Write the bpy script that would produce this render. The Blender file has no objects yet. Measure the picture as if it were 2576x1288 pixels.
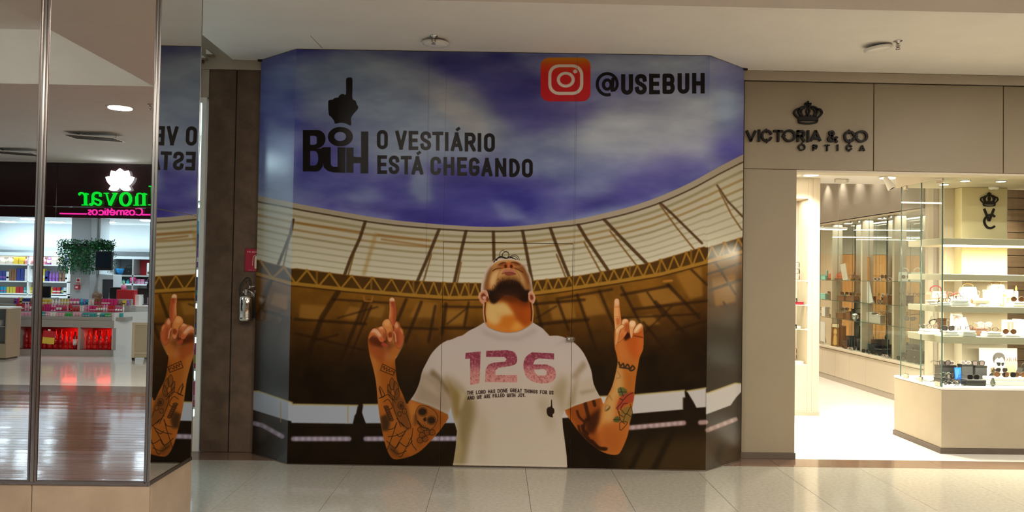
import bpy, bmesh, math, random
import numpy as np
from mathutils import Vector, Matrix
R = random.Random(7)
SC = bpy.context.scene
COL = SC.collection
# ---------------------------------------------------------------- camera
F, PITCH, YAW, ROLL, EYE = 2000.0, .02227, .01751, .01609, 1.65
_cp, _sp, _cy, _sy, _cr, _sr = (math.cos(PITCH), math.sin(PITCH), math.cos(YAW), math.sin(YAW), math.cos(ROLL), math.sin(ROLL))
FWD = Vector((_sy*_cp, _cy*_cp, _sp))
_rt = Vector((_cy, -_sy, 0)); _dn = FWD.cross(_rt)
RT = _cr*_rt - _sr*_dn; DN = _cr*_dn + _sr*_rt
cam = bpy.data.cameras.new('camera'); cam.sensor_width = 36; cam.lens = F/2576*36; cam.clip_start = .05; cam.clip_end = 100
camo = bpy.data.objects.new('camera', cam); COL.objects.link(camo)
_m = Matrix((RT, -DN, -FWD)).transposed().to_4x4(); _m.translation = (0, 0, EYE)
camo.matrix_world = _m
SC.camera = camo
# ---------------------------------------------------------------- view + world
SC.view_settings.view_transform = 'Standard'; SC.view_settings.look = 'None'
SC.view_settings.gamma = 1; SC.view_settings.use_curve_mapping = False
SC.view_settings.exposure = 0.0
SC.cycles.max_bounces = 10; SC.cycles.transparent_max_bounces = 24; SC.cycles.glossy_bounces = 6
SC.cycles.diffuse_bounces = 4; SC.cycles.sample_clamp_indirect = 6; SC.cycles.caustics_reflective = False; SC.cycles.caustics_refractive = False
try: SC.cycles.use_denoising = True
except Exception: pass
W = bpy.data.worlds.new('world'); SC.world = W; W.use_nodes = True
W.node_tree.nodes['Background'].inputs[0].default_value = (1, .92, .8, 1)
W.node_tree.nodes['Background'].inputs[1].default_value = .02

def area(name, loc, size, power, col, rot=(0, 0, 0), size_y=None, parent=None, disk=False, spread=180):
    l = bpy.data.lights.new(name, 'AREA'); l.energy = power; l.color = col; l.spread = math.radians(spread)
    l.shape = 'DISK' if disk else ('RECTANGLE' if size_y else 'SQUARE'); l.size = size
    if size_y: l.size_y = size_y
    o = bpy.data.objects.new(name, l); COL.objects.link(o); o.location = loc; o.rotation_euler = rot
    if parent is not None: o.parent = parent
    return o
def spot(name, loc, power, col, ang=100, blend=.6, rot=(0, 0, 0), size=.04, parent=None):
    l = bpy.data.lights.new(name, 'SPOT'); l.energy = power; l.color = col; l.spot_size = math.radians(ang); l.spot_blend = blend; l.shadow_soft_size = size
    o = bpy.data.objects.new(name, l); COL.objects.link(o); o.location = loc; o.rotation_euler = rot
    if parent is not None: o.parent = parent
    return o
WARM, SHOPC, COOL = (1, .91, .78), (1, .90, .74), (.68, .87, 1)
HZ = 3.555        # hall ceiling
# hall ceiling lights: first is real, the rest unseen, added as hall fill
HALL_LAMPS = [(-4.517, -.97), (-1.5, -.97), (1.5, -.97), (4.5, -.97), (-1.2, 2.2), (1.8, 2.2), (4.8, 2.2), (5.2, 4.6)]
HALL_POWER = 115
# optics shop lights
SHOP_LAMPS = [(3.6, 8.3, 2.86), (3.2, 9.0, 2.86), (4.6, 9.3, 2.86), (4.3, 11.4, 3.39), (4.3, 13.6, 3.39), (3.4, 14.6, 3.39), (6.3, 9.6, 2.86)]
RECESS_FILL = [(-6.6, 2.7, 3.66)]     # fill light added to brighten the face of the raised ceiling
SHOP_POWER = 27

# ---------------------------------------------------------------- photo pixel -> world
def ray(px, py): return RT*((px-1288)/F) + DN*((py-644)/F) + FWD
CP = Vector((0, 0, EYE))
def atY(px, py, Y): v = ray(px, py); return CP + v*(Y/v.y)
def atZ(px, py, Z): v = ray(px, py); return CP + v*((Z-EYE)/v.z)
def atX(px, py, X): v = ray(px, py); return CP + v*(X/v.x)
MIRY = 4.257      # front mirror plane of the column; what it shows lies behind the camera
def mr(px, py, Y): p = atY(px, py, 2*MIRY-Y); return Vector((p.x, Y, p.z))
def mx(px, Y): return mr(px, 681, Y).x
def mz(py, Y, px=200): return mr(px, py, Y).z

# ---------------------------------------------------------------- objects
def link(name, me, mat=None, parent=None):
    o = bpy.data.objects.new(name, me); COL.objects.link(o)
    if mat is not None and me is not None and len(me.materials) == 0: me.materials.append(mat)
    if parent is not None: o.parent = parent
    return o
def tag(o, label=None, cat=None, group=None, kind=None):
    if label: o['label'] = label
    if cat: o['category'] = cat
    if group: o['group'] = group
    if kind: o['kind'] = kind
    return o
def thing(name, label, cat, loc=(0, 0, 0), rz=0, group=None, rx=0, ry=0):
    o = bpy.data.objects.new(name, None); COL.objects.link(o); o.location = loc; o.rotation_euler = (rx, ry, rz)
    o.empty_display_size = .05
    return tag(o, label, cat, group)
def structure(name, loc=(0, 0, 0)):
    o = bpy.data.objects.new(name, None); COL.objects.link(o); o.location = loc; o['kind'] = 'structure'; return o
def dup(root, loc, rz=None, label=None, group=None, rx=None):
    r = root.copy(); COL.objects.link(r); r.location = loc
    e = list(root.rotation_euler)
    if rz is not None: e[2] = rz
    if rx is not None: e[0] = rx
    r.rotation_euler = e
    if label: r['label'] = label
    if group: r['group'] = group
    for ch in list(root.children):
        c = ch.copy(); COL.objects.link(c); c.parent = r
        for g in list(ch.children):
            d = g.copy(); COL.objects.link(d); d.parent = c
    return r

class MB:
    def __init__(s): s.v = []; s.f = []; s.m = []; s.mi = 0; s.sm = []; s.smooth = False
    def add(s, vs, fs):
        b = len(s.v); s.v += [tuple(p) for p in vs]
        for f in fs: s.f.append([b+i for i in f]); s.m.append(s.mi); s.sm.append(s.smooth)
        return s
    def box(s, x0, x1, y0, y1, z0, z1, bev=0):
        if bev:
            b = min(bev, abs(x1-x0)*.45, abs(y1-y0)*.45, abs(z1-z0)*.45)
            bm = bmesh.new(); bmesh.ops.create_cube(bm, size=1)
            for v in bm.verts: v.co = Vector(((x0+x1)/2+v.co.x*(x1-x0), (y0+y1)/2+v.co.y*(y1-y0), (z0+z1)/2+v.co.z*(z1-z0)))
            bmesh.ops.bevel(bm, geom=bm.edges[:], offset=b, segments=1, affect='EDGES')
            bm.verts.index_update()
            s.add([v.co[:] for v in bm.verts], [[v.index for v in f.verts] for f in bm.faces]); bm.free(); return s
        return s.add([(x, y, z) for z in (z0, z1) for y in (y0, y1) for x in (x0, x1)],
                     [(0, 2, 3, 1), (4, 5, 7, 6), (0, 1, 5, 4), (2, 6, 7, 3), (0, 4, 6, 2), (1, 3, 7, 5)])
    def prism(s, poly, d0, d1, ax='y'):
        """polygon in (a,b) extruded along axis ax: y -> (x,z), z -> (x,y), x -> (y,z)"""
        n = len(poly)
        def P(a, b, d): return (a, d, b) if ax == 'y' else ((a, b, d) if ax == 'z' else (d, a, b))
        vs = [P(a, b, d0) for a, b in poly] + [P(a, b, d1) for a, b in poly]
        fs = [list(range(n)), list(range(2*n-1, n-1, -1))] + [(i, n+i, n+(i+1) % n, (i+1) % n) for i in range(n)]
        return s.add(vs, fs)
    def tube(s, pts, r, n=6, closed=False, caps=True):
        pts = [Vector(p) for p in pts]; k = len(pts); rs = r if isinstance(r, (list, tuple)) else [r]*k
        vs = []; up = Vector((0, 0, 1)); prev = None
        for i, p in enumerate(pts):
            a = pts[(i-1) % k] if (closed or i > 0) else p; b = pts[(i+1) % k] if (closed or i < k-1) else p
            t = (b-a).normalized() if (b-a).length > 1e-9 else Vector((0, 0, 1))
            if prev is None:
                u = t.cross(up if abs(t.z) < .9 else Vector((1, 0, 0))).normalized()
            else:
                u = (prev - t*prev.dot(t)); u = u.normalized() if u.length > 1e-6 else t.orthogonal().normalized()
            prev = u; w = t.cross(u)
            for j in range(n):
                an = 2*math.pi*j/n; vs.append(p + (u*math.cos(an)+w*math.sin(an))*rs[i])
        fs = []
        for i in range(k if closed else k-1):
            for j in range(n):
                a = i*n+j; b = i*n+(j+1) % n; c = ((i+1) % k)*n+(j+1) % n; d = ((i+1) % k)*n+j
                fs.append((a, b, c, d))
        if caps and not closed: fs += [list(range(n-1, -1, -1)), list(range((k-1)*n, k*n))]
        o = s.smooth; s.smooth = True; s.add(vs, fs); s.smooth = o; return s
    def lathe(s, prof, c=(0, 0, 0), n=16, ax='z', sx=1, sy=1):
        vs = []; k = len(prof)
        for r, h in prof:
            for j in range(n):
                a = 2*math.pi*j/n; x, y = r*math.cos(a)*sx, r*math.sin(a)*sy
                p = (x, y, h) if ax == 'z' else ((x, h, y) if ax == 'y' else (h, x, y))
                vs.append((c[0]+p[0], c[1]+p[1], c[2]+p[2]))
        fs = [(i*n+j, i*n+(j+1) % n, (i+1)*n+(j+1) % n, (i+1)*n+j) for i in range(k-1) for j in range(n)]
        fs += [list(range(n-1, -1, -1)), list(range((k-1)*n, k*n))]
        o = s.smooth; s.smooth = True; s.add(vs, fs); s.smooth = o; return s
    def ball(s, c, r, n=10, sc=(1, 1, 1)):
        k = n//2+1
        prof = [(max(1e-4, math.sin(math.pi*i/k)), -math.cos(math.pi*i/k)) for i in range(k+1)]
        vs0 = len(s.v); s.lathe(prof, n=n)
        for i in range(vs0, len(s.v)):
            v = s.v[i]; s.v[i] = (c[0]+v[0]*r*sc[0], c[1]+v[1]*r*sc[1], c[2]+v[2]*r*sc[2])
        return s
    def strip(s, pts, w, d0, d1, closed=False, ax='y'):
        """thick polyline in the (a,b) plane, mitred, extruded"""
        P = [Vector(p) for p in pts]; n = len(P); L = []; Rr = []; ws = w if isinstance(w, (list, tuple)) else [w]*n
        for i in range(n):
            a = P[(i-1) % n] if (closed or i > 0) else None; b = P[(i+1) % n] if (closed or i < n-1) else None
            d1v = (P[i]-a).normalized() if a is not None else (b-P[i]).normalized()
            d2v = (b-P[i]).normalized() if b is not None else d1v
            t = (d1v+d2v); t = t.normalized() if t.length > 1e-6 else d1v
            nn = Vector((-t.y, t.x)); k = 1/max(.45, nn.dot(Vector((-d1v.y, d1v.x))))
            L.append(P[i]+nn*ws[i]/2*k); Rr.append(P[i]-nn*ws[i]/2*k)
        m = n if closed else n-1
        for i in range(m):
            j = (i+1) % n
            s.prism([tuple(L[i]), tuple(L[j]), tuple(Rr[j]), tuple(Rr[i])], d0, d1, ax)
        return s
    def xf(s, M):
        s.v = [tuple(M @ Vector(p)) for p in s.v]; return s
    def mesh(s, name):
        me = bpy.data.meshes.new(name); me.from_pydata(s.v, [], s.f)
        for p, mi, sm in zip(me.polygons, s.m, s.sm): p.material_index = mi; p.use_smooth = sm
        bm = bmesh.new(); bm.from_mesh(me); bmesh.ops.recalc_face_normals(bm, faces=bm.faces[:]); bm.to_mesh(me); bm.free()
        return me
    def obj(s, name, mat, parent=None, mats=None, world=None):
        me = s.mesh(name)
        for m in (mats or [mat]): me.materials.append(m)
        o = link(name, me, None, parent)
        if world is not None: o.matrix_parent_inverse = Matrix.Translation(world).inverted()
        return o
def bx(name, x0, x1, y0, y1, z0, z1, mat, parent=None, bev=.003):
    m = MB().box(x0, x1, y0, y1, z0, z1, bev); o = m.obj(name, mat, parent)
    if parent is not None: o.location = -parent.location if parent.rotation_euler.z == 0 else o.location
    return o

# ---------------------------------------------------------------- materials
MATS = {}
def mat(name, col, rough=.5, metal=0, spec=.5, noise=0, nscale=8, bump=0, bscale=60, emit=None, estr=0, stretch=None, coat=0, col2=None, trans=0):
    if name in MATS: return MATS[name]
    m = bpy.data.materials.new(name); m.use_nodes = True; nt = m.node_tree; b = nt.nodes['Principled BSDF']
    c = tuple(col)+(1,) if len(col) == 3 else col
    b.inputs['Base Color'].default_value = c; b.inputs['Roughness'].default_value = rough; b.inputs['Metallic'].default_value = metal
    b.inputs['Specular IOR Level'].default_value = spec
    if coat: b.inputs['Coat Weight'].default_value = coat; b.inputs['Coat Roughness'].default_value = .08
    if trans: b.inputs['Transmission Weight'].default_value = trans
    tc = nt.nodes.new('ShaderNodeTexCoord'); vec = tc.outputs['Object']
    if stretch:
        mp = nt.nodes.new('ShaderNodeMapping'); mp.inputs['Scale'].default_value = stretch; nt.links.new(vec, mp.inputs[0]); vec = mp.outputs[0]
    if noise or col2:
        n = nt.nodes.new('ShaderNodeTexNoise'); n.inputs['Scale'].default_value = nscale; n.inputs['Detail'].default_value = 6; n.inputs['Roughness'].default_value = .65
        nt.links.new(vec, n.inputs['Vector'])
        mx_ = nt.nodes.new('ShaderNodeMix'); mx_.data_type = 'RGBA'
        a = tuple(max(0, x*(1-noise)) for x in c[:3]); z = col2 if col2 else tuple(min(1, x*(1+noise)) for x in c[:3])
        if col2: a = c[:3]
        mx_.inputs[6].default_value = a+(1,); mx_.inputs[7].default_value = tuple(z)+(1,)
        rp = nt.nodes.new('ShaderNodeMapRange'); rp.inputs[1].default_value = .32; rp.inputs[2].default_value = .68
        nt.links.new(n.outputs['Fac'], rp.inputs[0]); nt.links.new(rp.outputs[0], mx_.inputs[0]); nt.links.new(mx_.outputs[2], b.inputs['Base Color'])
    if bump:
        n2 = nt.nodes.new('ShaderNodeTexNoise'); n2.inputs['Scale'].default_value = bscale; n2.inputs['Detail'].default_value = 4; nt.links.new(vec, n2.inputs['Vector'])
        bp = nt.nodes.new('ShaderNodeBump'); bp.inputs['Strength'].default_value = bump; bp.inputs['Distance'].default_value = .01
        nt.links.new(n2.outputs['Fac'], bp.inputs['Height']); nt.links.new(bp.outputs[0], b.inputs['Normal'])
    if emit: b.inputs['Emission Color'].default_value = tuple(emit)+(1,); b.inputs['Emission Strength'].default_value = estr
    MATS[name] = m; return m
def glassmat(name, tint=(.93, .97, .95), refl=1.0, ior=1.5):
    m = bpy.data.materials.new(name); m.use_nodes = True; nt = m.node_tree; nt.nodes.clear()
    out = nt.nodes.new('ShaderNodeOutputMaterial'); mi = nt.nodes.new('ShaderNodeMixShader')
    t = nt.nodes.new('ShaderNodeBsdfTransparent'); t.inputs[0].default_value = tint+(1,)
    g = nt.nodes.new('ShaderNodeBsdfGlossy'); g.inputs['Roughness'].default_value = 0; g.inputs[0].default_value = (refl, refl, refl, 1)
    fr = nt.nodes.new('ShaderNodeFresnel'); fr.inputs[0].default_value = ior
    gm = nt.nodes.new('ShaderNodeNewGeometry'); iv = nt.nodes.new('ShaderNodeMath'); iv.operation = 'SUBTRACT'; iv.inputs[0].default_value = 1; nt.links.new(gm.outputs['Backfacing'], iv.inputs[1])
    ml = nt.nodes.new('ShaderNodeMath'); ml.operation = 'MULTIPLY'; nt.links.new(fr.outputs[0], ml.inputs[0]); nt.links.new(iv.outputs[0], ml.inputs[1])
    nt.links.new(ml.outputs[0], mi.inputs[0]); nt.links.new(t.outputs[0], mi.inputs[1]); nt.links.new(g.outputs[0], mi.inputs[2]); nt.links.new(mi.outputs[0], out.inputs[0])
    MATS[name] = m; return m
def emis(name, col, s):
    if name in MATS: return MATS[name]
    m = bpy.data.materials.new(name); m.use_nodes = True; nt = m.node_tree; b = nt.nodes['Principled BSDF']
    b.inputs['Base Color'].default_value = (.8, .8, .8, 1); b.inputs['Emission Color'].default_value = tuple(col)+(1,); b.inputs['Emission Strength'].default_value = s
    MATS[name] = m; return m
def srgb(r, g, b):
    f = lambda c: (c/255/12.92) if c/255 <= .04045 else ((c/255+.055)/1.055)**2.4
    return (f(r), f(g), f(b))
def imgmat(name, img, rough=.35, spec=.5, coat=0):
    m = bpy.data.materials.new(name); m.use_nodes = True; nt = m.node_tree; b = nt.nodes['Principled BSDF']
    t = nt.nodes.new('ShaderNodeTexImage'); t.image = img; t.extension = 'EXTEND'
    nt.links.new(t.outputs[0], b.inputs['Base Color']); b.inputs['Roughness'].default_value = rough; b.inputs['Specular IOR Level'].default_value = spec
    if coat: b.inputs['Coat Weight'].default_value = coat; b.inputs['Coat Roughness'].default_value = .05
    MATS[name] = m; return m
def ringmat(): pass
# ---------------------------------------------------------------- stroke letters (unit height, width w)
def cr(pts, closed=False, k=5):
    P = [np.array(p, float) for p in pts]; n = len(P); out = []
    for i in range(n if closed else n-1):
        p0 = P[(i-1) % n] if (closed or i > 0) else 2*P[0]-P[1]; p1 = P[i]; p2 = P[(i+1) % n]
        p3 = P[(i+2) % n] if (closed or i < n-2) else 2*P[-1]-P[-2]
        for j in range(k):
            t = j/k; out.append(.5*((2*p1)+(-p0+p2)*t+(2*p0-5*p1+4*p2-p3)*t*t+(-p0+3*p1-3*p2+p3)*t**3))
    if not closed: out.append(P[-1])
    return [tuple(p) for p in out]
def arc(cx, cy, rx, ry, a0, a1, n=10):
    return [(cx+rx*math.cos(math.radians(a0+(a1-a0)*i/n)), cy+ry*math.sin(math.radians(a0+(a1-a0)*i/n))) for i in range(n+1)]
def glyph(ch, w):
    """list of (points, closed) of the centre lines in a w x 1 box"""
    r = min(w, 1)/2; h = .5
    st = arc(w/2 if w < 1 else w-r, 1-r, r, r, 0, 90, 6) + arc(w/2 if w < 1 else r, 1-r, r, r, 90, 180, 6) + arc(w/2 if w < 1 else r, r, r, r, 180, 270, 6) + arc(w/2 if w < 1 else w-r, r, r, r, 270, 360, 6)
    o = lambda p: (p, False)
    S = cr([(w, .78), (w*.9, .93), (w*.5, 1), (w*.12, .93), (0, .77), (w*.13, .61), (w*.5, .5), (w*.87, .39), (w, .23), (w*.88, .07), (w*.5, 0), (w*.1, .07), (0, .22)])
    bowl = lambda y0, y1, x: [(0, y0), (x-(y1-y0)*.35, y0)] + arc(x-(y1-y0)*.35, (y0+y1)/2, (y1-y0)*.35, (y1-y0)/2, -90, 90, 8) + [(0, y1)]
    G = {'O': [(st, True)], 'Q': [(st, True), o([(w*.6, .3), (w*1.05, -.08)])], 'I': [o([(w/2, 0), (w/2, 1)])], 'V': [o([(0, 1), (w/2, 0)]), o([(w/2, 0), (w, 1)])],
         'A': [o([(0, 0), (w/2, 1)]), o([(w/2, 1), (w, 0)]), o([(w*.22, .27), (w*.78, .27)])], 'E': [o([(0, 0), (w, 0)]), o([(0, 0), (0, 1)]), o([(0, 1), (w, 1)]), o([(0, .51), (w*.88, .51)])],
         'F': [o([(0, 0), (0, 1)]), o([(0, 1), (w, 1)]), o([(0, .5), (w*.85, .5)])], 'S': [o(S)], 'T': [o([(0, 1), (w, 1)]), o([(w/2, 0), (w/2, 1)])],
         'H': [o([(0, 0), (0, 1)]), o([(w, 0), (w, 1)]), o([(0, .5), (w, .5)])], 'L': [o([(0, 1), (0, 0)]), o([(0, 0), (w, 0)])], 'N': [o([(0, 0), (0, 1)]), o([(0, 1), (w, 0)]), o([(w, 0), (w, 1)])],
         'C': [o(arc(w-r, 1-r, r, r, 20 if w > .8 else 0, 90, 6)+arc(r, 1-r, r, r, 90, 180, 6)+arc(r, r, r, r, 180, 270, 6)+arc(w-r, r, r, r, 270, 340 if w > .8 else 360, 6))],
         'G': [o(arc(w-r, 1-r, r, r, 15, 90, 6)+arc(r, 1-r, r, r, 90, 180, 6)+arc(r, r, r, r, 180, 270, 6)+arc(w-r, r, r, r, 270, 360, 6)+[(w, .46), (w*.55, .46)])],
         'U': [o([(0, 1), (0, r)]+arc(r, r, r, r, 180, 270, 6)+arc(w-r, r, r, r, 270, 360, 6)+[(w, r), (w, 1)])],
         'D': [(bowl(0, 1, w), True)], 'P': [o([(0, 0), (0, 1)]), o(bowl(.45, 1, w))], 'R': [o([(0, 0), (0, 1)]), o(bowl(.47, 1, w)), o([(w*.5, .47), (w, 0)])],
         'B': [(bowl(0, .5, w), True), o([(0, .5)]+bowl(.5, 1, w*.96)[1:]+[(0, .5)])], 'J': [o([(w, 1), (w, r)]+arc(r, r, r, r, 0, -160, 8))],
         'Y': [o([(0, 1), (w/2, .5), (w, 1)]), o([(w/2, .5), (w/2, 0)])], 'W': [o([(0, 1), (0, .25)]+arc(w*.25, .25, w*.25, .25, 180, 360, 6)+[(w*.5, .9)]), o([(w*.5, .25)]+arc(w*.75, .25, w*.25, .25, 180, 360, 6)+[(w, 1)])],
         'M': [o([(0, 0), (0, 1), (w/2, .35), (w, 1), (w, 0)])], '.': [o([(0, 0), (0, .12)])],
         '&': [o(cr([(w, .38), (w*.72, .1), (w*.4, 0), (w*.08, .08), (0, .26), (w*.12, .42), (w*.4, .56), (w*.62, .72), (w*.55, .94), (w*.38, 1), (w*.2, .94), (w*.16, .78), (w*.35, .55), (w*.7, .2), (w, -.02)]))],
         '1': [o([(0, .75), (w, 1), (w, 0)])], '0': [(st, True)],
         'o': [(arc(w/2, .34, w/2, .34, 0, 345, 16), True)], 'c': [o(arc(w/2, .34, w/2, .34, 40, 320, 12))], 'i': [o([(0, 0), (0, .68)]), o([(0, .86), (0, .97)])],
         'e': [o([(0, .34), (w, .34)]+arc(w/2, .34, w/2, .34, 0, 315, 12))], 't': [o([(w*.4, .95), (w*.4, .1), (w*.8, 0), (w, .03)]), o([(0, .66), (w, .66)])],
         's': [o([(x, y*.68) for x, y in S])], 'm': [o([(0, 0), (0, .68)]), o([(0, .45)]+arc(w*.25, .45, w*.25, .23, 180, 0, 6)+[(w*.5, 0)]), o([(w*.5, .45)]+arc(w*.75, .45, w*.25, .23, 180, 0, 6)+[(w, 0)])]}
    return G[ch]

# ---------------------------------------------------------------- print painter (flat artwork of the printed boards)
def blur(a, s):
    if s <= .3: return a
    n = int(math.ceil(s*3)); k = np.exp(-.5*(np.arange(-n, n+1)/s)**2); k /= k.sum()
    def one(a, ax):
        p = [(0, 0)]*a.ndim; p[ax] = (n, n); q = np.pad(a, p, mode='edge'); L = a.shape[ax]; o = np.zeros_like(a)
        for i, w in enumerate(k):
            sl = [slice(None)]*a.ndim; sl[ax] = slice(i, i+L); o += q[tuple(sl)]*w
        return o
    return one(one(a, 0), 1)
def vnoise(h, w, cell, seed, oct=4, sx=1.0):
    rg = np.random.default_rng(seed); out = np.zeros((h, w), np.float32); amp = 1; tot = 0
    for o in range(oct):
        c = cell/2**o; gh, gw = int(h/c)+3, int(w/(c*sx))+3; g = rg.random((gh, gw)).astype(np.float32)
        y = np.arange(h)/c; x = np.arange(w)/(c*sx); yi = y.astype(int); xi = x.astype(int); fy = y-yi; fx = x-xi; fy = fy*fy*(3-2*fy); fx = fx*fx*(3-2*fx)
        a = g[yi][:, xi]; b = g[yi][:, xi+1]; c_ = g[yi+1][:, xi]; d = g[yi+1][:, xi+1]
        out += amp*((a*(1-fx)+b*fx)*(1-fy)[:, None]+(c_*(1-fx)+d*fx)*fy[:, None]); tot += amp; amp *= .5
    return out/tot
class Paint:
    def __init__(s, x0, y0, x1, y1, k, col=(0, 0, 0)):
        s.x0, s.y0, s.k = x0, y0, k; s.w = int((x1-x0)*k); s.h = int((y1-y0)*k)
        s.a = np.empty((s.h, s.w, 3), np.float32); s.a[:] = np.array(col)/255
        s.X = (np.arange(s.w)+.5)/k+x0; s.Y = (np.arange(s.h)+.5)/k+y0
    def mask(s, polys, ss=3):
        if not isinstance(polys[0][0], (list, tuple, np.ndarray)): polys = [polys]
        pp = [(np.array(p, float)-(s.x0, s.y0))*s.k for p in polys]
        al = np.concatenate(pp); xa, ya = np.floor(al.min(0)).astype(int)-1; xb, yb = np.ceil(al.max(0)).astype(int)+2
        xa, ya, xb, yb = max(xa, 0), max(ya, 0), min(xb, s.w), min(yb, s.h)
        if xb <= xa or yb <= ya: return None
        m = np.zeros((yb-ya, xb-xa), np.float32); gx = np.arange(xa, xb)
        E = np.concatenate([np.hstack([p, np.roll(p, -1, 0)]) for p in pp])
        for r in range((yb-ya)*ss):
            y = ya+(r+.5)/ss; c = ((E[:, 1] <= y) != (E[:, 3] <= y)); e = E[c]
            if len(e) < 2: continue
            xs = np.sort(e[:, 0]+(y-e[:, 1])/(e[:, 3]-e[:, 1])*(e[:, 2]-e[:, 0])); row = m[r//ss]
            for i in range(0, len(xs)-1, 2): row += np.clip(xs[i+1]-gx, 0, 1)-np.clip(xs[i]-gx, 0, 1)
        return (m/ss, xa, ya)
    def put(s, mk, col, al=1.0, b=0):
        if mk is None: return
        m, xa, ya = mk
        if b:
            p = int(b*s.k*3)+1; x0, y0, x1, y1 = max(0, xa-p), max(0, ya-p), min(s.w, xa+m.shape[1]+p), min(s.h, ya+m.shape[0]+p)
            q = np.zeros((y1-y0, x1-x0), np.float32); q[ya-y0:ya-y0+m.shape[0], xa-x0:xa-x0+m.shape[1]] = m; m = blur(q, b*s.k); xa, ya = x0, y0
        t = s.a[ya:ya+m.shape[0], xa:xa+m.shape[1]]; m = (m*al)[..., None]
        c = np.array(col, np.float32)/255 if not callable(col) else col(s.X[xa:xa+m.shape[1]][None, :], s.Y[ya:ya+m.shape[0]][:, None])
        t += (c-t)*m
    def poly(s, pts, col, al=1.0, b=0): s.put(s.mask(pts), col, al, b)
    def inpoly(s, clip, pts, col, al=1, b=0):
        """soft patch kept inside the outline clip"""
        c = s.mask(clip)
        if c is None: return
        full = np.zeros((s.h, s.w), np.float32); m, xa, ya = s.mask(pts) or (None, 0, 0)
        if m is None: return
        cm, cx, cy = c; p = int(b*s.k*3)+2
        y0, y1, x0, x1 = max(0, cy-p), min(s.h, cy+cm.shape[0]+p), max(0, cx-p), min(s.w, cx+cm.shape[1]+p)
        full[ya:ya+m.shape[0], xa:xa+m.shape[1]] = m; q = blur(full[y0:y1, x0:x1], b*s.k); g = np.zeros_like(q); g[cy-y0:cy-y0+cm.shape[0], cx-x0:cx-x0+cm.shape[1]] = cm
        s.put((q*g, x0, y0), col, al)
    def line(s, pts, w, col, al=1.0, b=0, closed=False, butt=False, sq=False, clip=None):
        P = (np.array(pts, float)-(s.x0, s.y0))*s.k; hw = w*s.k/2
        if sq and not closed:
            P[0] -= (P[1]-P[0])/max(1e-6, math.hypot(*(P[1]-P[0])))*hw; P[-1] += (P[-1]-P[-2])/max(1e-6, math.hypot(*(P[-1]-P[-2])))*hw; butt = True
        if closed: P = np.vstack([P, P[:1]])
        lo = np.floor(P.min(0)-hw-2).astype(int); hi = np.ceil(P.max(0)+hw+3).astype(int)
        xa, ya, xb, yb = max(lo[0], 0), max(lo[1], 0), min(hi[0], s.w), min(hi[1], s.h)
        if xb <= xa or yb <= ya: return
        gx = (np.arange(xa, xb)+.5)[None, :]; gy = (np.arange(ya, yb)+.5)[:, None]; m = np.zeros((yb-ya, xb-xa), np.float32); n = len(P)-1
        for i in range(n):
            a, e = P[i], P[i+1]; d = e-a; L = math.hypot(*d)
            if L < 1e-6: continue
            d = d/L; u = (gx-a[0])*d[0]+(gy-a[1])*d[1]; q = np.clip(u, 0, L); D = np.hypot(gx-a[0]-q*d[0], gy-a[1]-q*d[1]); c = np.clip(hw-D+.5, 0, 1)
            if butt and not closed:
                if i == 0: c = c*np.clip(u+.5, 0, 1)
                if i == n-1: c = c*np.clip(L-u+.5, 0, 1)
            m = np.maximum(m, c)
        if clip:
            x0, y0, x1, y1 = [(v-o)*s.k for v, o in zip(clip, (s.x0, s.y0)*2)]
            m *= np.clip(gx+.5-x0, 0, 1)*np.clip(x1-gx+.5, 0, 1)*np.clip(gy+.5-y0, 0, 1)*np.clip(y1-gy+.5, 0, 1)
        s.put((m, xa, ya), col, al, b)
    def blob(s, x, y, rx, ry, col, al=1, rot=0):
        xa, xb = max(0, int((x-2.6*max(rx, ry)-s.x0)*s.k)), min(s.w, int((x+2.6*max(rx, ry)-s.x0)*s.k)); ya, yb = max(0, int((y-2.6*max(rx, ry)-s.y0)*s.k)), min(s.h, int((y+2.6*max(rx, ry)-s.y0)*s.k))
        if xb <= xa or yb <= ya: return
        dx = s.X[xa:xb][None, :]-x; dy = s.Y[ya:yb][:, None]-y; c, n = math.cos(rot), math.sin(rot)
        m = np.exp(-.5*(((dx*c+dy*n)/rx)**2+((dy*c-dx*n)/ry)**2)).astype(np.float32); s.put((m, xa, ya), col, al)
    def ell(s, x, y, rx, ry, col, al=1, b=0): s.poly([(x+rx*math.cos(t*math.pi/16), y+ry*math.sin(t*math.pi/16)) for t in range(32)], col, al, b)
    def text(s, ch, x0, x1, top, bot, th, col, al=1):
        w = (x1-x0-th)/max(1, (bot-top-th)); acc = None
        base = {'Á': 'A', 'Ó': 'O', 'Í': 'I', 'é': 'e'}.get(ch, ch)
        for p, cl in glyph(base, w):
            s.line([(x0+th/2+(a*(bot-top-th)), bot-th/2-b_*(bot-top-th)) for a, b_ in p], th, col, al, closed=cl, sq=not cl, clip=(x0-.3, top, x1+.3, bot))
        if base != ch: s.line([((x0+x1)/2-th*.1, top-th*.55), ((x0+x1)/2+th*.9, top-th*1.25)], th*.8, col, al, butt=True)
    def image(s, name, arr=None):
        a = s.a if arr is None else arr; h, w = a.shape[:2]
        im = bpy.data.images.new(name, w, h); px = np.ones((h, w, 4), np.float32); px[..., :3] = np.clip(a, 0, 1)[::-1]
        im.pixels.foreach_set(px.ravel()); im.pack(); im.update(); return im
def s2l(a): a = np.clip(a, 0, 1); return np.where(a <= .04045, a/12.92, ((a+.055)/1.055)**2.4)
def l2s(a): a = np.clip(a, 0, 1); return np.where(a <= .0031308, a*12.92, 1.055*a**(1/2.4)-.055)
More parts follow.
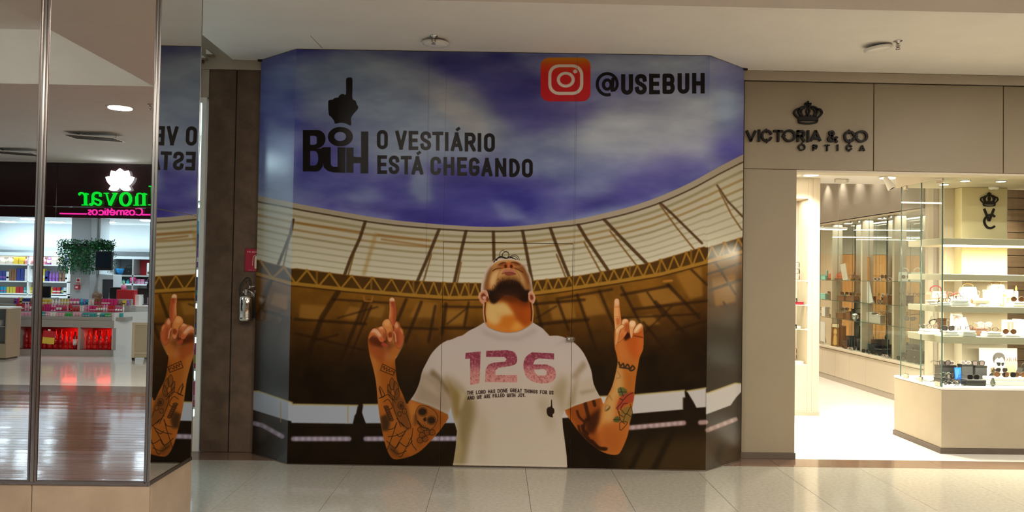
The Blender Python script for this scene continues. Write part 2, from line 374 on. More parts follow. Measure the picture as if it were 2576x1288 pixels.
def paint_mural():
    K = 1.36
    p = Paint(625, 108, 1885, 1197, K, (70, 66, 112)); X, Y = np.meshgrid(p.X, p.Y); I = np.interp
    # --- sky
    n1 = vnoise(p.h, p.w, 190, 3, 5, 2.0); n2 = vnoise(p.h, p.w, 70, 9, 4, 2.2)
    deep = np.array([70, 66, 132])/255; cl = np.array([122, 132, 156])/255; wm = np.array([142, 138, 140])/255
    t = np.clip((n1-.38)/.26+.7*(n2-.5), 0, 1)[..., None]*.85
    p.a[:] = deep*(1-t)+cl*t
    for x, y, rx, ry, c, al, r in [(900, 190, 120, 45, (108, 120, 132), .8, .1), (1040, 215, 110, 40, (128, 130, 134), .8, .5), (1130, 235, 80, 34, (146, 138, 134), .85, .35), (1205, 300, 45, 60, (140, 134, 130), .8, -.3),
            (1060, 290, 130, 45, (112, 122, 134), .7, 0), (1250, 330, 70, 50, (112, 120, 132), .6, 0), (1150, 150, 110, 26, (72, 74, 112), .8, .2), (1290, 195, 70, 40, (72, 70, 112), .8, .4), (1330, 260, 60, 40, (78, 74, 114), .8, 0),
            (820, 330, 100, 60, (70, 62, 118), .7, 0), (1430, 290, 70, 26, (82, 74, 116), .7, .1), (1620, 290, 170, 60, (136, 138, 146), .85, -.1), (1500, 350, 150, 34, (116, 124, 138), .8, -.05), (1690, 330, 110, 60, (140, 142, 148), .8, 0), (1720, 170, 90, 40, (130, 136, 148), .8, 0),
            (1560, 160, 120, 30, (128, 134, 144), .7, 0), (1400, 400, 120, 40, (98, 104, 138), .6, 0), (1580, 430, 110, 34, (92, 98, 138), .6, -.2), (1680, 410, 70, 24, (88, 82, 128), .6, -.3), (1300, 420, 60, 30, (104, 112, 136), .6, 0), (1080, 480, 60, 26, (96, 104, 134), .6, .2), (1250, 530, 60, 26, (100, 106, 138), .6, 0), (1040, 500, 30, 34, (110, 120, 138), .6, .3), (900, 490, 70, 18, (96, 102, 134), .55, 0),
            (700, 250, 40, 70, (118, 138, 172), .7, 0), (700, 370, 34, 40, (110, 122, 176), .7, 0), (690, 300, 26, 40, (92, 96, 160), .5, 0), (1830, 270, 30, 50, (140, 156, 180), .8, 0), (1840, 180, 40, 24, (112, 116, 160), .7, 0), (1830, 370, 40, 24, (84, 80, 146), .8, 0), (1190, 455, 200, 16, (66, 60, 112), .5, .05), (1000, 530, 170, 16, (64, 58, 112), .7, .12), (1520, 505, 130, 18, (64, 60, 116), .8, -.3)]:
        p.blob(x, y, rx, ry, c, al, r)
    for q, c, al, b in [([(745, 165), (850, 140), (960, 150), (1080, 185), (1180, 235), (1240, 300), (1245, 370), (1190, 405), (1000, 425), (760, 300)], (122, 132, 148), .75, 16), ([(1040, 205), (1130, 228), (1215, 290), (1235, 350), (1180, 340), (1090, 270)], (156, 150, 148), .7, 12), ([(930, 190), (1060, 205), (1110, 240), (1000, 235)], (136, 140, 150), .6, 12),
            ([(1120, 128), (1290, 150), (1350, 240), (1360, 330), (1300, 330), (1255, 285), (1190, 215), (1090, 170)], (78, 76, 124), .75, 14), ([(1330, 265), (1500, 260), (1500, 300), (1420, 320), (1330, 330)], (84, 80, 128), .65, 14), ([(1480, 300), (1560, 275), (1700, 255), (1790, 250), (1790, 415), (1720, 425), (1560, 395), (1430, 380)], (150, 153, 164), .7, 20), ([(1500, 130), (1780, 140), (1780, 180), (1500, 180)], (136, 144, 158), .6, 12),
            ([(745, 360), (930, 420), (950, 500), (745, 480)], (66, 62, 124), .6, 16), ([(930, 450), (1150, 455), (1420, 470), (1500, 520), (1250, 565), (1000, 545)], (68, 64, 126), .6, 16), ([(1560, 430), (1690, 385), (1780, 400), (1780, 430), (1640, 490), (1540, 510)], (78, 72, 132), .6, 14),
            ([(1045, 400), (1075, 420), (1090, 500), (1060, 515), (1030, 480)], (120, 132, 150), .7, 9), ([(1230, 505), (1300, 520), (1330, 548), (1270, 556)], (112, 120, 150), .6, 8), ([(860, 490), (930, 470), (960, 500), (900, 515)], (104, 112, 144), .6, 9), ([(1290, 390), (1420, 380), (1440, 420), (1310, 440)], (112, 120, 148), .5, 12), ([(1480, 430), (1600, 405), (1620, 430), (1500, 460)], (104, 108, 146), .5, 10)]: p.poly(q, c, al, b)
    n3 = vnoise(p.h, p.w, 46, 17, 5, 3.2); f = ((n2-.5)*.12+(n3-.5)*.12)[..., None]*np.array([1, 1, .72]); p.a += f; p.a = np.clip((p.a-.42)*1.22+.42, 0.12, 1)*np.array([1.24, 1.28, 1.30]); p.a = p.a.astype(np.float32)
    # --- curves of the stadium roof
    rx = [625, 650, 735, 745, 850, 921, 1000, 1100, 1190, 1260, 1330, 1400, 1453, 1511, 1580, 1654, 1720, 1778, 1785, 1870, 1890]
    ry = [488, 493, 509, 512, 531, 544, 555, 564, 570, 571, 567, 558, 552, 539, 522, 497, 468, 438, 432, 388, 377]
    tx = [625, 650, 735, 745, 868, 1040, 1132, 1214, 1340, 1400, 1460, 1537, 1635, 1772, 1778, 1866, 1890]
    ty = [648, 655, 677, 676, 692, 707, 712, 713, 707, 701, 694, 680, 662, 621, 624, 598, 590]
    cx = [625, 650, 735, 745, 870, 1040, 1130, 1210, 1340, 1400, 1547, 1661, 1775, 1865, 1890]
    cy_ = [683, 690, 714, 714, 728, 743, 749, 748, 738, 731, 709, 690, 660, 634, 627]
    xs = np.arange(625, 1890, 6.0); rt = I(xs, rx, ry); rt = np.convolve(np.pad(rt, 4, mode='edge'), np.ones(9)/9, 'valid'); tt = I(xs, tx, ty); ct = I(xs, cx, cy_)
    rim = I(xs, [625, 1240, 1890], [13, 9, 17])
    # --- dark stands under the roof
    d = Y-I(p.X, xs, ct)[None, :]
    st = [0, 60, 110, 165, 215, 300, 600]
    und = np.stack([I(d, st, v) for v in ([138, 116, 86, 53, 38, 32, 30], [92, 76, 54, 34, 26, 22, 21], [26, 22, 18, 14, 12, 12, 12])], -1)/255
    und *= (1+.5*(vnoise(p.h, p.w, 60, 21, 4)-.5))[..., None]
    m = np.clip((Y-I(p.X, xs, tt)[None, :]+1)*K, 0, 1)[..., None]; p.a[:] = p.a*(1-m)+und*m
    for q in [[(755, 765), (830, 770), (800, 812), (752, 800)], [(880, 770), (915, 775), (900, 805), (862, 800)], [(940, 765), (970, 770), (960, 800), (925, 795)], [(1050, 760), (1100, 762), (1095, 800), (1030, 798)], [(1460, 745), (1500, 742), (1525, 790), (1475, 795)], [(1380, 765), (1440, 760), (1450, 800), (1390, 805)], [(1700, 690), (1765, 672), (1768, 745), (1735, 752)], [(1600, 735), (1680, 722), (1720, 755), (1620, 775)], [(1580, 800), (1640, 790), (1660, 815), (1600, 825)], [(1120, 780), (1170, 780), (1165, 815), (1125, 815)], [(1790, 700), (1850, 690), (1850, 760), (1800, 770)], [(690, 735), (725, 745), (722, 780), (680, 765)]]:
        p.poly(q, (164, 116, 48), .7, 2.6)
    for a in [[(851, 733), (809, 800), (755, 945), 13], [(917, 762), (850, 925), 9], [(934, 770), (874, 912), 5], [(742, 803), (920, 815), 7], [(742, 838), (920, 882), 5], [(737, 912), (930, 918), 8], [(836, 753), (978, 762), 5], [(928, 756), (905, 815), 6], [(1022, 753), (990, 830), 8], [(850, 800), (950, 772), 4], [(780, 860), (850, 842), 4], [(680, 705), (652, 790), 10], [(717, 800), (678, 912), 9], [(655, 780), (730, 800), 6], [(653, 815), (730, 840), 5], [(1060, 760), (1020, 860), 8], [(1095, 770), (1078, 860), 7], [(960, 822), (1100, 828), 6],
              [(1739, 678), (1778, 716), 6], [(1508, 732), (1570, 880), 7], [(1563, 722), (1610, 812), 7], [(1680, 716), (1760, 800), 8], [(1563, 742), (1684, 719), 7], [(1400, 752), (1540, 728), 6], [(1596, 778), (1778, 757), 7], [(1628, 735), (1670, 795), 5], [(1452, 742), (1500, 880), 7], [(1649, 760), (1770, 890), 9], [(1618, 811), (1700, 910), 7], [(1560, 800), (1760, 790), 5], [(1700, 830), (1778, 806), 6], [(1690, 770), (1620, 840), 4], [(1650, 880), (1770, 860), 5],
              [(1114, 771), (1216, 773), 6], [(1179, 761), (1168, 822), 6], [(1122, 765), (1112, 840), 9], [(1112, 825), (1218, 826), 8], [(1125, 815), (1175, 775), 4], [(1347, 757), (1364, 830), 8], [(1342, 765), (1470, 754), 7], [(1403, 757), (1430, 830), 7], [(1345, 817), (1480, 804), 8], [(1350, 800), (1400, 770), 4], [(1800, 660), (1850, 740), 5], [(1786, 730), (1862, 705), 6], [(1780, 690), (1862, 662), 5], [(1820, 760), (1860, 820), 5]]:
        p.line(a[:-1], a[-1], (46, 28, 12), .72, 1.6)
    # --- translucent roof sheets, stripes, ribs, truss, rim
    pan = list(zip(xs, rt+rim-1))+list(zip(xs[::-1], tt[::-1]))
    def pc(x, y):
        u = np.clip((y-I(x, xs, rt))/(I(x, xs, tt)-I(x, xs, rt)), 0, 1)[..., None]
        return (np.array([200, 192, 168])*(1-u)+np.array([226, 222, 200])*u)/255*(1+0*x[..., None])
    p.poly(pan, pc)
    for i, fr in enumerate([.13, .24, .36, .47, .58, .69, .80, .90]):
        yy = rt+rim+(tt-rt-rim)*fr; c = (158, 130, 74) if i in (1, 2) else (152, 142, 98)
        p.line(list(zip(xs, yy)), 6.5-i*.45, c, .72 if i < 4 else .45, 1.1)
    for seg in [(950, 590, 1080, 605), (960, 602, 1085, 620), (745, 560, 905, 583)]: p.line([seg[:2], seg[2:]], 5, (150, 96, 30), .6, 1.4)
    p.line([(945, 590), (915, 690)], 9, (168, 126, 52), .5, 3)
    dk, md = (70, 42, 14), (120, 82, 32)
    for a in [[(738, 553), (730, 590), (699, 668), 7, 0], [(730, 590), (712, 672), 3.5, 1], [(922, 548), (905, 600), (882, 650), (866, 694), 8, 0], [(890, 640), (876, 692), 4, 1], [(1107, 571), (1075, 650), (1048, 712), 8, 0], [(1085, 640), (1064, 712), 4, 1], [(1173, 578), (1163, 620), (1142, 714), 8, 0], [(1160, 660), (1150, 712), 4, 1], [(1241, 578), (1243, 665), 8, 0], [(1314, 578), (1322, 620), (1338, 705), 8, 0],
              [(1384, 573), (1398, 612), (1434, 702), 8, 0], [(1400, 640), (1424, 700), 4, 1], [(1451, 560), (1475, 600), (1531, 682), 8, 0], [(1470, 610), (1512, 686), 4, 1], [(1513, 545), (1560, 595), (1628, 664), 8, 0], [(1535, 582), (1603, 670), 4, 1], [(1654, 504), (1693, 540), (1766, 612), 6, 0], [(1660, 515), (1700, 570), (1750, 632), 4, 1], [(1804, 466), (1830, 505), (1868, 545), 5, 0], [(1810, 480), (1840, 540), (1866, 578), 4, 1]]:
        p.line(a[:-2], a[-2], md if a[-1] else dk, .85, 1.0)
    p.line(list(zip(xs, tt)), 3, (120, 76, 22), .8, 1)
    tr = list(zip(xs, tt+1))+list(zip(xs[::-1], ct[::-1]))
    p.poly(tr, (72, 48, 16), .8, .8)
    x = 655.0; k = 0
    while x < 1866:
        s_ = I(x, [650, 900, 1100, 1340, 1866], [30, 27, 13, 13, 17]); t0, t1 = (I(x, xs, tt), I(x+s_, xs, ct)) if k % 2 == 0 else (I(x, xs, ct), I(x+s_, xs, tt))
        p.line([(x, t0), (x+s_, t1)], I(x, [650, 1000, 1866], [6, 4, 4.5]), (172, 126, 44), .95, .7); x += s_; k += 1
        if k % 5 == 0: p.line([(x-4, I(x, xs, tt)), (x-4, I(x, xs, ct))], 5, (150, 106, 36), .8, .8)
    p.line(list(zip(xs, ct)), 9, (176, 130, 48), .95, .9); p.line(list(zip(xs, ct+6)), 3, (60, 36, 12), .8, 1)
    p.line([(915, 745), (917, 757), (935, 758), (937, 746)], 4, (170, 110, 40), .9, .8); p.line([(1670, 708), (1690, 706)], 6, (196, 130, 50), .9, 1.5)
    p.line(list(zip(xs, rt+rim+2)), 4.5, (62, 46, 22), .85, .9)
    p.poly(list(zip(xs, rt))+list(zip(xs[::-1], (rt+rim)[::-1])), (184, 172, 152), 1, .5)
    # --- lower stands: bright strips
    lb, gl = (176, 186, 204), (196, 180, 120)
    for top, bot in [([(633, 984), (650, 984), (735, 1013)], [(735, 1060), (720, 1057), (633, 1030)]), ([(733, 1017), (900, 1020)], [(895, 1046), (888, 1066), (733, 1064)]), ([(914, 1018), (1240, 1018)], [(1240, 1064), (920, 1065), (910, 1040)]),
                     ([(1410, 1002), (1592, 994), (1722, 982)], [(1724, 1000), (1720, 1030), (1590, 1041), (1410, 1052)]), ([(1728, 984), (1776, 976)], [(1776, 1024), (1752, 1026), (1745, 1012)]), ([(1776, 990), (1850, 964), (1872, 966)], [(1872, 978), (1852, 1000), (1838, 1020), (1776, 1043)])]:
        p.poly(top+bot, lb if top[0][0] < 1300 else (200, 196, 196), 1, 1); p.line(top, 4, gl, .8, 1.2)
    for x in (706, 875): p.line([(x, 1012 if x < 750 else 1020), (x, 1062)], 3, (170, 150, 80), .7, .8)
    p.poly([(888, 1066), (892, 1046), (900, 1036), (910, 1036), (914, 1050), (920, 1068)], (28, 20, 14), 1, 1)
    p.poly([(1718, 1000), (1726, 1000), (1745, 1018), (1742, 1030), (1718, 1030)], (34, 22, 14), 1, 1.5)
    for a in [[(640, 1065), (660, 1070), (710, 1098)], [(738, 1104), (878, 1104)], [(920, 1104), (1240, 1103)], [(1585, 1076), (1720, 1064)], [(1762, 1063), (1776, 1062)], [(1780, 1082), (1850, 1055)]]:
        c = (168, 158, 186) if a[0][0] < 1300 else (190, 160, 160); p.line(a, 12, c, .9, 1.6)
        L = a[-1][0]-a[0][0]; nn = int(L/15)
        for i in range(nn): q = a[0][0]+(i+.5)*L/nn; p.ell(q, I(q, [b[0] for b in a], [b[1] for b in a]), 4.5, 5, (206, 198, 214), .5, 1.2)
    p.poly([(1560, 1120), (1800, 1090), (1890, 1100), (1890, 1200), (1560, 1200)], (84, 64, 34), .6, 22)
    for a in [[(1632, 1084), (1582, 1190)], [(1695, 1080), (1640, 1190)], [(1815, 1120), (1795, 1190)]]: p.line(a, 14, (34, 24, 14), .8, 3)
    # --- lettering and marks in the sky
    ink = (26, 21, 22)
    E_ = lambda pts: [(740+a/4.025, 170+b/4.025) for a, b in pts]
    p.poly(E_(cr([(525, 130), (538, 106), (563, 100), (588, 112), (590, 200), (590, 315), (620, 335), (632, 370), (648, 410), (600, 470), (575, 515), (575, 587), (520, 565), (470, 558), (415, 567), (405, 540), (375, 500), (350, 470), (345, 350), (360, 328), (390, 325), (410, 308), (445, 303), (460, 280), (490, 266), (525, 268)], True, 3)), ink)
    p.poly([E_([(88, 632), (228, 632)]+arc(230, 720, 88, 88, 90, -90, 10)[::1]+[(230, 632)])], ink)
    def RR(x0, y0, x1, y1, r): return arc(x1-r, y1-r, r, r, 0, 90, 5)+arc(x0+r, y1-r, r, r, 90, 180, 5)+arc(x0+r, y0+r, r, r, 180, 270, 5)+arc(x1-r, y0+r, r, r, 270, 360, 5)
    p.poly([E_([(88, 632)]+arc(225, 725, 92, 93, -90, 90, 10)+[(290, 822), (300, 900), (290, 1000)]+arc(225, 950, 70, 102, 40, 90, 4)+[(88, 1050)]), E_(arc(205, 736, 34, 46, -90, 90, 6)+[(162, 782), (162, 690)]), E_(arc(210, 918, 35, 74, -90, 90, 6)+[(162, 992), (162, 844)])], ink)
    p.poly(E_([(268, 822), (292, 806), (370, 806), (370, 960)]+arc(405, 970, 35, 35, 180, 90, 5)+[(440, 1005), (440, 808), (520, 808), (520, 1066), (400, 1062), (340, 1046), (300, 1010), (290, 940), (290, 830)]), ink)
    p.poly(E_([(527, 812), (600, 812), (600, 900), (640, 906), (678, 906), (678, 648), (750, 648), (750, 1070), (672, 1070), (672, 968), (600, 968), (600, 1066), (527, 1064)]), ink)
    p.poly([E_(arc(468, 700, 127, 99, 0, 360, 30)), E_(arc(466, 698, 60, 47, 0, 360, 24))], ink)
    for s, xs_, t0, t1, b0, b1 in [('OVESTIÁRIO', [838, 948, 1025, 1140, 1160, 1256, 1278, 1386, 1398, 1510, 1528, 1562, 1585, 1705, 1727, 1838, 1858, 1895, 1922, 2032], 632, 665, 827, 855), ('ESTÁCHEGANDO', [842, 940, 958, 1064, 1080, 1190, 1188, 1308, 1380, 1486, 1512, 1622, 1650, 1750, 1770, 1876, 1895, 2008, 2035, 2148, 2178, 2286, 2306, 2416], 888, 924, 1076, 1112)]:
        for i, ch in enumerate(s):
            a, b = xs_[2*i], xs_[2*i+1]; u = (a-838)/(xs_[-2]-838); (x0, y0), (x1, y1) = E_([(a, t0+(t1-t0)*u), (b, b0+(b1-b0)*u)]); p.text(ch, x0, x1, y0, y1, 8.8, ink)
    E2 = lambda pts: [(1340+a/4.293, 120+b/4.293) for a, b in pts]
    q = E2(RR(85, 106, 625, 580, 92)); p.poly(q, lambda x, y: (np.stack([I(y, [145, 165, 185, 255], v) for v in ([226, 228, 226, 216], [150, 84, 44, 42], [34, 38, 42, 54])], -1)/255)*np.ones_like(x)[..., None])
    wh = (246, 234, 222); p.poly([E2(RR(168, 180, 547, 510, 112)), E2(RR(202, 212, 512, 477, 84))], wh); p.poly([E2(arc(358, 345, 98, 86, 0, 360, 30)), E2(arc(357, 345, 63, 54, 0, 360, 26))], wh); p.poly(E2(arc(460, 257, 24, 22, 0, 360, 16)), wh)
    for ch, a, b in [('U', 955, 1084), ('S', 1105, 1232), ('E', 1258, 1374), ('B', 1402, 1535), ('U', 1565, 1692), ('H', 1722, 1858)]:
        u = (a-955)/770; (x0, y0), (x1, y1) = E2([(a, 286-12*u), (b, 508-13*u)]); p.text(ch, x0, x1, y0, y1, 10.5, ink)
    p.line(E2([(885, 498)]+arc(805, 400, 112, 112, -75-20, -180, 10)[::1]), 7, ink) if False else None
    at = [(805+108*math.cos(math.radians(t)), 392+(112 if math.sin(math.radians(t)) < 0 else 118)*math.sin(math.radians(t))) for t in range(70, 371, 10)]
    p.line(E2(at+[(900, 440), (880, 458), (862, 450), (868, 340)]), 7.6, ink, butt=True); p.poly([E2([(805+58*math.cos(t*.21), 398+66*math.sin(t*.21)) for t in range(30)]), E2([(806+24*math.cos(t*.21), 398+34*math.sin(t*.21)) for t in range(30)])], ink); p.line(E2([(866, 338), (858, 460)]), 8, ink)
    # --- the man: arms
    B = lambda pts: [(880+a/2.8, 720+b/2.8) for a, b in pts]; C = lambda pts: [(1400+a/2.8, 720+b/2.8) for a, b in pts]
    A = lambda pts: [(1100+a/4.294, 600+b/4.294) for a, b in pts]; D = lambda pts: [(1120+a/3.389, 800+b/3.389) for a, b in pts]
    larm = cr(B([(280, 92), (288, 80), (300, 78), (312, 87), (322, 112), (326, 170), (325, 238), (316, 258), (330, 247), (346, 258), (356, 284), (377, 312), (379, 380), (360, 430), (322, 510), (321, 560), (334, 670), (374, 765), (404, 835), (432, 800), (560, 840), (692, 905), (660, 980), (600, 1055), (510, 1150), (435, 1195), (350, 1217), (302, 1214), (270, 1170), (246, 1100), (224, 1000), (205, 880), (195, 790), (185, 680), (165, 580), (141, 490), (129, 400), (131, 350), (155, 306), (195, 290), (228, 282), (234, 248), (265, 231), (280, 236), (282, 170)]), True, 3)
    p.poly(larm, (196, 112, 40), 1, .6)
    P_ = lambda cl, f, pts, c, al=1, b=0: p.inpoly(cl, f(pts), c, al, b)
    P_(larm, B, [(270, 70), (330, 70), (335, 250), (380, 300), (390, 400), (330, 520), (160, 520), (120, 340), (230, 270)], (206, 140, 88), .8, 6)
    P_(larm, B, [(120, 380), (175, 400), (190, 520), (225, 700), (215, 860), (190, 860), (150, 600)], (226, 160, 84), .6, 7)
    P_(larm, B, [(330, 520), (300, 600), (350, 760), (420, 900), (445, 1000), (400, 900), (340, 700)], (110, 58, 20), .7, 6)
    P_(larm, B, [(225, 860), (330, 900), (440, 960), (440, 1100), (300, 1200), (250, 1100)], (176, 106, 44), .6, 8)
    P_(larm, B, [(425, 800), (480, 830), (470, 930), (430, 980), (405, 860)], (216, 146, 68), .8, 5)
    P_(larm, B, [(520, 850), (700, 900), (650, 1000), (500, 1150), (430, 1200), (470, 1060), (500, 950)], (124, 70, 26), .65, 9)
    P_(larm, B, [(250, 1150), (430, 1190), (420, 1225), (280, 1225)], (120, 66, 26), .7, 6)
    P_(larm, B, [(282, 240), (300, 300), (310, 370), (330, 420), (318, 330), (312, 260)], (128, 66, 34), .8, 2)
    P_(larm, B, [(240, 380), (290, 400), (330, 420), (300, 480), (250, 440)], (96, 48, 22), .7, 6)
    P_(larm, B, [(140, 385), (230, 395), (245, 420), (235, 470), (160, 400)], (112, 58, 28), .6, 4)
    sk2 = (226, 160, 112)
    HL = lambda pts: [(880+a/5.6, 720+b/5.6) for a, b in pts]; HR = lambda pts: [(1400+a/5.6, 720+b/5.6) for a, b in pts]
    up = lambda r, g, b: (min(255, r*1.2), min(255, g*1.2), min(255, b*1.2))
    def digit(f, pts, base, marks, b0=.5):
        q = cr(f(pts), True, 3); p.poly(q, up(*base), 1, b0); p.line(q, .9, (70, 26, 10), .55, .4, True)
        for mp, mc, ma, mb in marks: p.inpoly(q, f(mp), up(*mc), ma, mb)
    p.poly(larm, (112, 50, 12), .22)
    P_(larm, B, [(200, 600), (260, 560), (330, 640), (380, 780), (300, 900), (220, 820)], (150, 84, 26), .5, 8)
    P_(larm, B, [(300, 1000), (420, 1000), (440, 1150), (330, 1210), (260, 1120)], (150, 86, 30), .5, 8)
    p.poly(HL([(262, 740), (300, 700), (400, 720), (520, 700), (540, 790), (460, 860), (300, 840), (268, 800)]), up(72, 28, 12), .85, 3)
    p.inpoly(larm, HL([(255, 800), (300, 790), (420, 880), (520, 900), (470, 1100), (330, 1000), (260, 900)]), up(132, 58, 22), .7, 4)
    p.inpoly(larm, HL([(560, 880), (740, 790), (690, 950), (640, 1050), (560, 1000)]), up(158, 92, 36), .8, 4); p.line(HL(cr([(757, 700), (752, 800), (700, 920), (650, 1010)])), 2.2, up(196, 150, 96), .7, .8)
    digit(HL, [(555, 190), (567, 165), (595, 155), (625, 170), (640, 215), (655, 330), (655, 410), (640, 500), (610, 570), (550, 490), (560, 330)], (172, 96, 54), [([(600, 200), (640, 215), (660, 400), (640, 520), (600, 560), (610, 380)], (146, 62, 34), .75, 1.6), ([(552, 240), (585, 240), (580, 420), (552, 480)], (198, 142, 90), .7, 1.6), ([(560, 180), (595, 152), (630, 178), (628, 215), (562, 212)], (206, 178, 146), .9, 1.2), ([(575, 215), (625, 215), (615, 290), (580, 290)], (128, 50, 32), .6, 2)])
    digit(HL, [(620, 580), (640, 510), (665, 498), (695, 560), (740, 610), (752, 680), (757, 790), (700, 880), (645, 830), (625, 700)], (160, 82, 46), [([(625, 560), (645, 510), (670, 500), (690, 560), (660, 600)], (204, 150, 110), .8, 1.6), ([(700, 590), (745, 620), (752, 690), (725, 650)], (196, 138, 88), .8, 1.4), ([(640, 640), (690, 640), (700, 820), (650, 820)], (128, 56, 30), .7, 2.4)])
    digit(HL, [(390, 610), (430, 566), (478, 564), (500, 620), (510, 700), (498, 775), (455, 700)], (178, 104, 60), [([(395, 600), (440, 566), (485, 570), (470, 610)], (210, 160, 118), .8, 1.6), ([(470, 640), (515, 680), (500, 780), (470, 720)], (120, 50, 24), .7, 2)])
    digit(HL, [(258, 750), (280, 660), (330, 596), (385, 600), (440, 670), (482, 735), (478, 780), (430, 785), (380, 715), (330, 690), (285, 730)], (176, 98, 54), [([(290, 650), (335, 598), (390, 608), (455, 690), (420, 720), (350, 650)], (206, 164, 136), .85, 1.8), ([(400, 720), (480, 735), (478, 785), (430, 780)], (166, 82, 50), .6, 1.6)])
    digit(HL, [(452, 550), (480, 482), (520, 462), (558, 470), (600, 560), (616, 640), (612, 720), (575, 785), (542, 770), (525, 700), (508, 620)], (186, 118, 62), [([(470, 510), (520, 465), (560, 475), (560, 560), (500, 560)], (204, 150, 96), .8, 2), ([(530, 680), (560, 640), (600, 650), (600, 720), (550, 730)], (112, 40, 22), .85, 1.6), ([(585, 560), (616, 640), (610, 700), (590, 640)], (136, 62, 30), .6, 1.6), ([(545, 735), (600, 730), (580, 785), (545, 775)], (186, 116, 84), .8, 1.2)])
    p.poly(HL(cr([(455, 790), (500, 800), (540, 845), (500, 860), (450, 835)], True)), up(150, 66, 42), .9, 1); p.line(HL([(615, 640), (640, 680), (650, 780)]), 2.4, up(206, 166, 130), .8, .8)
    tat = (40, 26, 16)
    for a in [[(232, 548), (320, 592)], [(320, 592), (305, 628), (215, 592), (232, 548)]]: p.line(B(a), 1.8, tat, .85)
    p.line(B(cr([(232, 572), (245, 565), (240, 585), (262, 575), (258, 598), (280, 582), (276, 604), (298, 596), (312, 612)])), 1.6, tat, .9)
    lotus = [[(296, 645), (318, 690), (300, 730), (280, 690)], [(318, 670), (345, 720), (330, 765), (308, 725)], [(270, 690), (290, 730), (285, 760), (268, 725)], [(268, 730), (300, 770), (330, 790), (300, 800), (272, 765)], [(335, 720), (350, 760), (330, 800), (312, 780)]]
    for a in lotus: p.poly(B(a), (104, 66, 34), .6, 1); p.line(B(cr(a, True)), 1.4, tat, .9, .3, True)
    P_(larm, B, [(330, 760), (390, 800), (420, 920), (430, 1010), (400, 1010), (350, 960), (310, 880), (305, 800)], (92, 56, 26), .62, 4)
    for x, y, r in [(360, 840, 22), (385, 880, 16), (350, 900, 14)]: p.line(B(arc(x, y, r, r*1.2, 0, 330, 12)), 1.4, tat, .85)
    p.ell(*B([(362, 842)])[0], 5, 6, (58, 36, 18), .9, 1)
    for a in [[(300, 790), (310, 860), (340, 940), (360, 990)], [(330, 930), (380, 990), (360, 960), (410, 1010)], [(400, 900), (430, 990), (405, 1000)], [(205, 720), (225, 780), (210, 705), (245, 770), (205, 790)], [(238, 815), (272, 798), (300, 850), (268, 870), (240, 850)], [(250, 870), (285, 940), (300, 950)], [(205, 790), (275, 765), (320, 820)]]: p.line(B(cr(a)), 1.5, tat, .9)
    for i in range(7): p.ell(*B([(256+i*6, 850+i*15)])[0], 6, 3.4, (88, 52, 26), .8, .6); p.line(B(arc(256+i*6, 850+i*15, 17, 9, 0, 350, 8)), 1.2, tat, .8)
    P_(larm, B, [(215, 920), (262, 900), (285, 960), (270, 1020), (228, 1020)], (44, 32, 20), .8, 3)
    for a in [[(330, 960), (305, 1040), (250, 1190)], [(440, 1050), (370, 1190), (345, 1200)], [(400, 1010), (345, 1100), (310, 1160)], [(275, 1010), (310, 1000), (330, 965)], [(270, 1060), (330, 1050), (390, 1020)], [(260, 1090), (320, 1140), (350, 1100)], [(350, 1100), (400, 1130), (440, 1090)], [(330, 1040), (350, 1060), (385, 1040)], [(290, 1150), (340, 1180), (400, 1160)], [(445, 1000), (435, 1100), (470, 1155)]]: p.line(B(cr(a)), 1.6, tat, .92)
    p.poly(B([(270, 1110), (330, 1150), (350, 1185), (335, 1200), (275, 1150)]), (70, 44, 22), .7, 3)
    skl = cr(B([(470, 870), (500, 840), (550, 850), (600, 880), (620, 930), (600, 980), (570, 1010), (520, 1015), (490, 980), (465, 930)]), True, 3)
    p.poly(skl, (150, 92, 40), .6, 1.5); p.line(skl, 1.4, tat, .8, .4, True)
    for x, y, r in [(512, 884, 26), (575, 945, 25)]: p.ell(*B([(x, y)])[0], r/2.8*1.1, r/2.8, (40, 26, 16), .92, .8); p.line(B(arc(x, y, r*1.3, r*1.25, 0, 350, 14)), 1.6, tat, .6)
    p.poly(B([(515, 935), (535, 920), (540, 945), (525, 955)]), tat, .9, .6); p.line(B(cr([(478, 950), (510, 990), (555, 1005)])), 3, tat, .8)
    for i in range(6): p.line(B([(485+i*12, 955+i*8), (478+i*12, 972+i*8)]), 1.2, tat, .9)
    for x, y in [(500, 1010), (545, 1030), (510, 1050), (580, 1030), (530, 1075), (495, 1085)]: p.line(B(arc(x, y, 22, 20, 0, 330, 10)), 1.8, tat, .75); p.ell(*B([(x, y)])[0], 6, 5, (96, 56, 26), .5, 2)
    p.ell(*B([(462, 940)])[0], 5, 16, (70, 44, 20), .6, 3)
    rarm = cr(C([(405, 115), (412, 93), (425, 87), (440, 95), (446, 150), (455, 240), (462, 236), (480, 229), (498, 234), (510, 258), (520, 241), (540, 240), (558, 258), (562, 275), (580, 262), (598, 264), (608, 285), (613, 350), (610, 440), (586, 500), (575, 560), (560, 640), (545, 780), (530, 880), (515, 980), (498, 1060), (460, 1150), (432, 1184), (380, 1185), (310, 1160), (230, 1100), (170, 1040), (110, 960), (58, 872), (130, 835), (220, 805), (305, 782), (330, 830), (350, 790), (390, 710), (415, 620), (430, 540), (425, 490), (408, 420), (407, 330), (414, 270), (404, 200)]), True, 3)
    p.poly(rarm, (206, 122, 50), 1, .6)
    P_(rarm, C, [(58, 850), (310, 770), (325, 900), (290, 1010), (320, 1170), (160, 1050)], (142, 68, 24), .85, 5)
    P_(rarm, C, [(425, 540), (470, 600), (480, 720), (420, 800), (400, 960), (310, 980), (330, 850), (390, 720)], (226, 186, 118), .85, 6)
